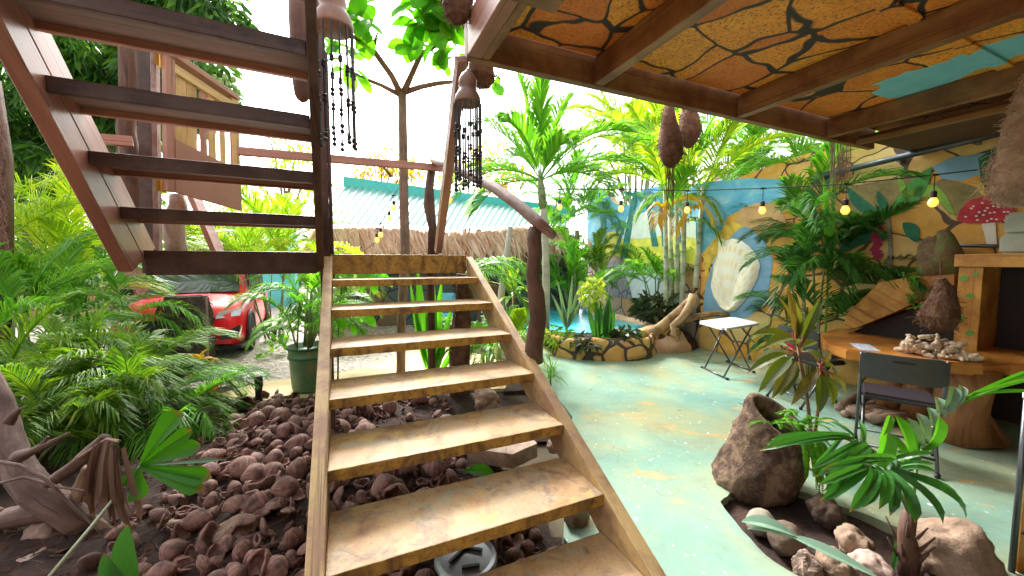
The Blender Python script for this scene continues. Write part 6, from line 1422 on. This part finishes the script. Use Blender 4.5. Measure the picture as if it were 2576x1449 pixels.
# fan palm leaf, dead leaves, dark paddle at lower left
fl_ = thing("fan_palm_leaf", "bright green fan palm leaf on a pale stalk over the driftwood at lower left", "palm leaf", P(240, 1449, 1.75))
hub = P(352, 1172, 1.95); mb = MB(); mb.tube([P(100, 1480, 1.55), P(230, 1325, 1.75), hub], [.009, .008, .006], 7); mb.done("stalk", M_plain("pale green stalk", (.42, .50, .34), .4), fl_, True)
for x1, y1, d1, w, mt_ in ((455, 1036, 2.05, 66, l_big), (484, 1082, 2.05, 44, l_big), (505, 1120, 2.0, 48, l_big), (530, 1200, 1.9, 52, l_big), (512, 1228, 1.88, 48, l_big), (360, 1256, 1.85, 54, l_big), (300, 1228, 1.85, 34, l_big), (558, 1155, 1.95, 12, l_gray)):
    mb = MB(); leaf(mb, hub, P(x1, y1, d1), px(w, 1.95), .04, 12, .22, lambda t: max(.05, .06+.96*t**.9) if t < .9 else max(.1, 1-(t-.9)*7), V((.1, -1, .5))); mb.done("segment", mt_, fl_)
dd_ = thing("dead_leaf", "withered brown palm leaf drooping over the driftwood limb", "palm leaf", P(280, 1118, 1.9))
for k in range(22):
    t = k/21; x0 = 238+t*66; y0 = 1128-20*math.sin(math.pi*min(1, t*1.2)); x1 = 228+t*t*120+U(-14, 14); y1 = U(1235, 1320)+t*30
    mb = MB(); leaf(mb, P(x0, y0, 1.9), P(x1, y1, 1.82), px(U(8, 17), 1.85), U(.01, .07), 8, U(-.8, .8), strap, V((U(-.3, .3), -1, .1)), U(-.6, .6)); mb.done("strip", l_dry, dd_)
mb = MB(); mb.tube([P(300, 1110, 1.9), P(270, 1104, 1.92), P(200, 1150, 1.9)], .008, 6); mb.done("stalk", m_drift, dd_)
pdl = thing("paddle_leaf_plant", "dark green paddle shaped leaf at the bottom left foreground", "plant", P(330, 1470, 1.45)); mb = MB(); leaf(mb, P(340, 1490, 1.5), P(322, 1318, 1.45), px(76, 1.45), .04, 10, .12, None, V((0, -1, .2))); mb.done("blade", l_dark, pdl, True)
mb = MB(); leaf(mb, P(330, 1500, 1.45), P(262, 1392, 1.42), px(66, 1.42), .05, 10, .12, None, V((0, -1, .2))); mb.done("blade", l_dark, pdl, True)
bl_ = thing("broad_leaf", "single broad green leaf lying on the husks at the bottom edge", "leaf", P(620, 1440, 1.85)); mb = MB(); leaf(mb, P(560, 1470, 1.75), P(690, 1408, 1.9), px(56, 1.8), .08, 8, .15, lance, V((0, -.5, 1))); mb.done("blade", l_fresh, bl_)
bl2 = thing("broad_leaf", "broad green leaf poking up beside the wood slab under the steps", "leaf", P(1180, 1195, 2.6)); mb = MB(); leaf(mb, P(1245, 1195, 2.6), P(1165, 1185, 2.5), px(34, 2.6), .1, 8, .15, lance, V((0, -.7, 1))); mb.done("blade", l_big, bl2)
# planter plants
def bush(name, label, x, y, d, R, n, L, w, mat, hgt=1.0, cat="plant", base=None):
    c = P(x, y, d); o = thing(name, label, cat, base or c-ZV*R); mb = MB(); leafball(mb, c, R, n, L, w, .1, hgt); 
    for k in range(7): mb.tube([c-ZV*R*1.15+V((U(-.05, .05), U(-.05, .05), 0)), c+V((U(-1, 1), U(-1, 1), U(-.3, .8)))*R*.6], .006, 4, False)
    mb.done("foliage", mat, o); return o
bush("variegated_shrub", "yellow green shrub rising from the stone planter", 1490, 735, 6.2, .2, 170, .12, .06, M_leaf("variegated leaf", [(.1, (.16, .30, .03)), (.6, (.42, .46, .08)), (1, (.6, .58, .2))], .4), 1.2)
sv = thing("snake_plant", "dark upright snake plant leaves in the stone planter", "plant", P(1515, 850, 6.15))
for x0, x1, y1, w in ((1505, 1498, 745, 12), (1512, 1510, 760, 12), (1520, 1528, 752, 11), (1530, 1532, 735, 12), (1535, 1545, 770, 10), (1500, 1478, 770, 12), (1525, 1520, 775, 12)):
    mb = MB(); leaf(mb, P(x0, 860, 6.15), P(x1, y1, 6.1), px(w*1.3, 6.1), .03, 6, .15, lance, V((0, -1, .2))); mb.done("leaf", l_dark, sv)
bush("croton_bush", "dark mottled croton bush at the right of the stone planter", 1575, 842, 6.0, .17, 150, .15, .09, l_croton, .7)
bush("croton_bush", "low green and purple ground plants trailing over the front of the stone planter", 1475, 862, 5.95, .26, 200, .14, .05, l_croton, .5)
bush("croton_bush", "leafy dark bush on the bank at the foot of the ringed canes", 1660, 770, 7.1, .42, 420, .2, .09, l_croton, .55)
bush("croton_bush", "leafy green bush on the bank left of the driftwood branch", 1625, 775, 7.8, .14, 100, .16, .06, l_mid, .6)
bush("leafy_plant", "plain green low bush at the left end of the stone planter", 1405, 845, 6.2, .22, 180, .2, .04, l_olive, .6)
bm_ = thing("strap_leaf_plant", "spiky plant with long gray leaves between planter and pool", "plant", P(1425, 830, 6.6))
for x1, y1 in ((1385, 735), (1400, 700), (1440, 690), (1462, 700), (1470, 740), (1412, 760), (1450, 760)): mb = MB(); leaf(mb, P(1425, 830, 6.6), P(x1, y1, 6.5), px(9, 6.6), .08, 7, .3, lance, V((0, -1, .4))); mb.done("leaf", l_gray, bm_)
# ================================================================== BUCKET, BURNT TRUNK, CAR
m_buck = M_rock("green painted bucket", [(.3, (.06, .16, .08)), (.5, (.11, .24, .12)), (.6, (.26, .25, .11)), (.75, (.10, .09, .05))], 2.2, .1, .5)
bk_ = thing("bucket", "green and ochre painted bucket planted with a palm", "bucket", G(765, 988)); q = G(765, 988)
q = V((q.x, q.y+.18, 0)); mb = MB(); mb.lathe([(r*1.22, z*1.06) for r, z in ((.165, 0), (.175, .03), (.19, .35), (.20, .36), (.20, .39), (.193, .40), (.197, .46), (.205, .465), (.205, .49), (.19, .49), (.18, .44))], q, 28); mb.done("shell", m_buck, bk_, True)
for z, r in ((.375*1.06, .203*1.22), (.478*1.06, .208*1.22)): mb = MB(); mb.lathe([(r-.012, z-.016), (r, z-.014), (r, z+.014), (r-.012, z+.016)], q, 28, cap=False); mb.done("rim", M_plain("dark green rim", (.03, .12, .07), .4), bk_, True)
bt = thing("burnt_trunk", "thick black fibrous trunk stump standing in front of the red car", "stump", V((P(475, 880, 5.25).x, 5.25, -.03))); c = P(470, 870, 5.25)
mb = MB(); mb.tube([V((c.x, c.y, -.04)), P(470, 850, 5.25), P(472, 790, 5.25), P(470, 745, 5.25)], [.27, .25, .25, .20], 24, wob=.5)
for k in range(420): a = U(0, 6.28); p = V((c.x+math.cos(a)*.25, c.y+math.sin(a)*.25, U(.1, 1.02))); mb.tube([p, p+V((math.cos(a)*.06, math.sin(a)*.06, -U(.05, .2)))], .006, 3, False)
mb.done("trunk", M_rock("black fibre", [(.3, (.010, .007, .006)), (.55, (.07, .045, .034)), (.8, (.22, .15, .12))], 12, 1.2), bt)
mb = MB(); mb.tube([P(520, 748, 5.1), P(521, 800, 5.1), P(520, 850, 5.1), P(524, 900, 5.1)], .014, 6, wob=.4); mb.done("rope", m_pale, bt)

m_redp = M_plain("red car paint", (.85, .006, .022), .38, 0, .03); m_redp.node_tree.nodes["Principled BSDF"].inputs['Coat Weight'].default_value = .25
m_glassd = M_plain("dark car glass", (.03, .045, .05), .06); m_tyre = M_plain("tyre", (.02, .02, .022), .8); m_alloy = M_plain("alloy wheel", (.32, .32, .34), .3, .8); m_trim = M_plain("black car trim", (.015, .015, .017), .45); m_chrome = M_plain("chrome", (.7, .7, .72), .15, 1)
car = thing("parked_car", "bright red compact SUV parked on the gravel drive behind the palms", "car", (-5.9, 7.35, -.03), None, .47)
K = .92                                              # local frame: front faces -y, x across
def cp_(x, y, z): return V((x*K, y*K, z*K))
# stations along y : (y, half width, z bottom, z belt, z top, half width top)
st_ = [(-2.12, .66, .30, .62, .70, .58), (-2.05, .80, .24, .66, .84, .70), (-1.85, .88, .22, .72, .95, .76), (-1.5, .90, .22, .78, 1.00, .78), (-1.05, .905, .22, .82, 1.05, .80), (-.95, .905, .22, .83, 1.07, .80), (.3, .91, .22, .86, 1.08, .82), (1.5, .91, .24, .90, 1.1, .82), (2.0, .86, .28, .92, 1.1, .78), (2.12, .74, .40, .80, 1.0, .7)]
mb = MB(); rows = []
for y, w, zb_, zbelt, zt_, wt_ in st_:
    prof_ = [(-w*.92, zb_), (-w, zb_+.12), (-w*1.0, zbelt*.75), (-w*.98, zbelt), (-wt_, zt_-.02), (-wt_*.6, zt_+.015), (0, zt_+.03), (wt_*.6, zt_+.015), (wt_, zt_-.02), (w*.98, zbelt), (w, zbelt*.75), (w, zb_+.12), (w*.92, zb_)]
    rows.append([mb.bm.verts.new(cp_(x, y, z)) for x, z in prof_])
for i in range(len(rows)-1):
    for k in range(12): mb.face([rows[i][k], rows[i+1][k], rows[i+1][k+1], rows[i][k+1]])
mb.face(rows[0]); mb.face(rows[-1][::-1]); bmesh.ops.recalc_face_normals(mb.bm, faces=mb.bm.faces)
body = mb.done("body", m_redp, car, True, True)
mod = body.modifiers.new("sub", 'SUBSURF'); mod.levels = 2; mod.render_levels = 2
mb = MB(); rows = []
for y, w, z in ((-.98, .76, 1.06), (-.25, .66, 1.58), (.3, .67, 1.64), (1.2, .66, 1.60), (1.95, .70, 1.12)):
    rows.append([mb.bm.verts.new(cp_(x, y, zz)) for x, zz in ((-.80 if z < 1.2 else -w-.1, 1.04), (-w, z-.03), (-w*.7, z+.02), (w*.7, z+.02), (w, z-.03), (.80 if z < 1.2 else w+.1, 1.04))])
for i in range(len(rows)-1):
    for k in range(5): mb.face([rows[i][k], rows[i+1][k], rows[i+1][k+1], rows[i][k+1]])
mb.face(rows[0]); mb.face(rows[-1][::-1]); bmesh.ops.recalc_face_normals(mb.bm, faces=mb.bm.faces); mb.done("cabin", m_redp, car, False, True)
def carpoly(name, pts, mat, th, parent=car): mb = MB(); mb.poly([cp_(*p) for p in pts], V(th)); bmesh.ops.recalc_face_normals(mb.bm, faces=mb.bm.faces); return mb.done(name, mat, parent, False, True)
carpoly("windscreen", [(-.70, -1.0, 1.09), (.70, -1.0, 1.09), (.60, -.32, 1.56), (-.60, -.32, 1.56)], m_glassd, (0, -.02, .012))
carpoly("side_window", [(.81, -.75, 1.12), (.82, 1.5, 1.14), (.765, 1.1, 1.52), (.765, -.15, 1.54)], m_glassd, (.012, 0, 0))
carpoly("grille", [(-.45, -2.135, .50), (.45, -2.135, .50), (.52, -2.10, .74), (-.52, -2.10, .74)], m_trim, (0, -.025, 0))
carpoly("lower_grille", [(-.5, -2.14, .28), (.5, -2.14, .28), (.55, -2.14, .42), (-.55, -2.14, .42)], m_trim, (0, -.02, 0))
for s in (-1, 1):
    carpoly("headlamp", [(s*.50, -2.08, .72), (s*.82, -1.92, .74), (s*.84, -1.82, .86), (s*.55, -2.06, .82)], M_plain("headlamp glass", (.55, .58, .62), .08, .3), (s*.02, -.05, 0))
    fg = carpoly("fog_surround", [(s*.56, -2.13, .36), (s*.80, -2.03, .36), (s*.84, -1.99, .58), (s*.60, -2.11, .46)], m_trim, (s*.01, -.03, 0))
    carpoly("silver_accent", [(s*.80, -2.06, .37), (s*.83, -2.04, .37), (s*.87, -2.02, .58), (s*.845, -2.03, .58)], m_chrome, (s*.012, -.02, 0), fg)
    carpoly("mirror", [(s*.88, -.85, 1.06), (s*1.08, -.85, 1.08), (s*1.08, -.85, 1.20), (s*.90, -.85, 1.18)], m_trim, (0, .1, 0))
    for y in (-1.32, 1.35):
        mb = MB(); mt_ = Matrix.Rotation(math.pi/2, 3, 'Y'); c_ = cp_(s*.82, y, .345); mb.lathe([(.22*K, -.10), (.33*K, -.10), (.345*K, -.06), (.345*K, .06), (.33*K, .10), (.22*K, .10)], c_, 28, mt_); wh = mb.done("wheel", m_tyre, car, True, True)
        mb = MB(); cc = cp_(s*.915, y, .345); 
        for k in range(10): a = k*.628; mb.beam(cc, cc+V((0, math.cos(a), math.sin(a)))*.22*K, .03, .02, V((1, 0, 0)))
        mb.lathe([(.225*K, -.02), (.235*K, .012), (.215*K, .012), (.205*K, -.02)], cc, 28, mt_, cap=False); mb.lathe([(.05, .0), (.045, .02), (.001, .02)], cc, 12, mt_ if s > 0 else Matrix.Rotation(-math.pi/2, 3, 'Y')); mb.done("rim", m_alloy, wh, False, True)
        mb = MB(); n_ = 20; ring = [[mb.bm.verts.new(cp_(s*.905, y, .345)+V((s*dx, math.cos(a)*r, math.sin(a)*r))) for a in [math.pi*i/n_ for i in range(n_+1)]] for r, dx in ((.36*K, .0), (.36*K, .03), (.42*K, .03), (.42*K, .0))]
        for j in range(3):
            for i in range(n_): mb.face([ring[j][i], ring[j][i+1], ring[j+1][i+1], ring[j+1][i]])
        bmesh.ops.recalc_face_normals(mb.bm, faces=mb.bm.faces); mb.done("wheel_arch", m_trim, car, False, True)
carpoly("sill", [(-.86, -2.1, .24), (.86, -2.1, .24), (.92, -1.8, .24), (.92, 2, .24), (-.92, 2, .24), (-.92, -1.8, .24)], m_trim, (0, 0, -.05))
pl_ = carpoly("number_plate", [(-.20, -2.165, .44), (.20, -2.165, .44), (.20, -2.165, .56), (-.20, -2.165, .56)], M_plain("white plate", (.75, .75, .78), .4, 0, .02), (0, -.01, 0))
tx = bpy.data.curves.new("plate_lettering", 'FONT'); tx.body = "DSK"; tx.size = .12; tx.extrude = .002; tx.align_x = 'CENTER'; to = bpy.data.objects.new("plate_lettering", tx); COL.objects.link(to)
dg = bpy.context.evaluated_depsgraph_get(); me = bpy.data.meshes.new_from_object(to.evaluated_get(dg)); bpy.data.objects.remove(to)
lt = bpy.data.objects.new("lettering", me); COL.objects.link(lt); lt.parent = pl_; lt.location = (0, -2.165*K-.0125, .445*K); lt.rotation_euler = (math.pi/2, 0, 0); me.materials.append(m_trim)

# ================================================================== FAR BUILDINGS AND WALLS
m_wroof = M_plain("white corrugated roof", (.62, .64, .68), .4)
fr_ = thing("white_roofed_shed", "open shed with a pale striped corrugated roof far left behind the palms", "shed", P(250, 690, 14)-ZV*1.0)
a, b, c, d = P(120, 500, 13), P(330, 590, 12), P(420, 560, 15), P(200, 470, 16); mb = MB(); prev = None
for i in range(61):
    t = i/60; h = ZV*(.05 if i % 2 else 0); cur = (mb.bm.verts.new(a.lerp(b, t)+h), mb.bm.verts.new(d.lerp(c, t)+h))
    if prev: mb.face([prev[0], cur[0], cur[1], prev[1]])
    prev = cur
mb.done("roof", m_wroof, fr_)
for p in (a, b, c, d): mb = MB(); mb.tube([V((p.x, p.y, -.1)), p-ZV*.02], .06, 8); mb.done("support_post", m_trunk, fr_)
tw = thing("turquoise_wall", "bright turquoise garden wall seen below the landing rail", "wall", P(650, 700, 13)-ZV*1.5); a, b = P(585, 640, 13), P(740, 640, 13); a.z = b.z = -.1
mb = MB(); mb.poly([a, b, b+ZV*(P(740, 558, 13).z+.1), a+ZV*(P(585, 562, 13).z+.1)], V((0, .2, 0))); bmesh.ops.recalc_face_normals(mb.bm, faces=mb.bm.faces); mb.done("wall", M_plain("turquoise wall paint", (.12, .56, .58), .6, 0, .1, 2), tw)
mb = MB(); mb.beam(a+ZV*(P(585, 562, 13).z+.14), b+ZV*(P(740, 558, 13).z+.14), .3, .07); mb.done("coping", m_mural, tw)
hs_ = thing("house", "white gabled house far behind the palms near the ceiling's corner", "house", P(1890, 700, 20)-ZV*1.5); c = P(1885, 440, 20)
mb = MB(); w = px(70, 20); mb.poly([V((c.x-w, 20, -.1)), V((c.x+w, 20, -.1)), V((c.x+w, 20, c.z)), V((c.x, 20, c.z+px(50, 20))), V((c.x-w, 20, c.z))], V((0, 4, 0))); bmesh.ops.recalc_face_normals(mb.bm, faces=mb.bm.faces); mb.done("wall", M_plain("white house wall", (.85, .82, .8), .7), hs_)
for s in (-1, 1): mb = MB(); mb.beam(V((c.x, 22, c.z+px(55, 20))), V((c.x+s*w*1.15, 22, c.z-px(5, 20))), 4.6, .12, ZV); mb.done("roof", M_plain("pale pink roof", (.60, .42, .36), .6), hs_)
# low terracotta wall and bench at the far left, hedge mass behind everything
lw_ = thing("low_brick_wall", "low reddish brick garden wall behind the left palms", "wall", P(120, 800, 9)); a, b = P(-60, 800, 9.5), P(330, 760, 10.5); a.z = b.z = -.08
m_brick = new_mat("red brick")
def brick():
    m, nt, b_ = m_brick; t = nt.nodes.new("ShaderNodeTexBrick"); t.inputs['Scale'].default_value = 4; t.inputs['Color1'].default_value = (.45, .17, .09, 1); t.inputs['Color2'].default_value = (.55, .26, .15, 1); t.inputs['Mortar'].default_value = (.4, .34, .28, 1)
    mp = nt.nodes.new("ShaderNodeMapping"); tc = nt.nodes.new("ShaderNodeTexCoord"); mp.inputs['Rotation'].default_value = (math.pi/2, 0, 0); nt.links.new(tc.outputs['Object'], mp.inputs[0]); nt.links.new(mp.outputs[0], t.inputs[0]); nt.links.new(t.outputs[0], b_.inputs['Base Color']); return m
mb = MB(); mb.poly([a, b, b+ZV*.95, a+ZV*.95], V((0, .2, 0))); bmesh.ops.recalc_face_normals(mb.bm, faces=mb.bm.faces); mb.done("wall", brick(), lw_)
# distant hedge all round
mb = MB()
for k in range(70):
    t = k/69; ang = math.radians(-75+150*t); R_ = 30+3*math.sin(k*1.7); leafball(mb, V((math.sin(ang)*R_, math.cos(ang)*R_, U(.8, 1.8))), 2.2, 230, .7, .3, .3, .9)
hg = mb.done("hedge", l_mango); tag(hg, "continuous far hedge of dark foliage closing the garden at the horizon", "hedge"); hg['kind'] = 'stuff'
# blue plastic chair in the shed
m_bluep = M_plain("light blue plastic", (.12, .50, .68), .4)
bc = thing("plastic_chair", "light blue plastic chair standing near the thatched shed", "chair", V((P(1130, 760, 7.8).x, 7.8, -.012))); q = V((P(1130, 760, 7.8).x, 7.8, 0))
mb = MB(); mb.box(q+ZV*.42, (.42, .40, .04)); wear(mb); mb.done("seat", m_bluep, bc)
mb = MB(); mb.box(q+V((0, .2, .66)), (.42, .03, .4)); bmesh.ops.bevel(mb.bm, geom=list(mb.bm.edges), offset=.012, segments=2, affect='EDGES'); mb.done("backrest", m_bluep, bc)
for sx in (-.18, .18):
    for sy in (-.17, .17): mb = MB(); mb.tube([q+V((sx*1.1, sy*1.1, -.012)), q+V((sx, sy, .41))], .02, 6); mb.done("leg", m_bluep, bc)
# garden soil mounds under planting
filled("planting_strip", wavy([(-.1, 4.35, 0), (.35, 4.4, 0), (1.2, 5.9, 0), (.4, 7.1, 0), (-1.0, 8.0, 0), (-.9, 6.5, 0), (.1, 5.6, 0)], .06), [], -.004, .06, m_soil)
bank = MB(); bank.blob((2.95, 8.1, -.1), (.6, 1.5, .42), 4, .12, 1.6); bank.blob((2.9, 6.95, -.1), (.5, .6, .4), 4, .12, 1.6, seed=3); bo = bank.done("planting_bank", m_soil, None, True, kind='structure')
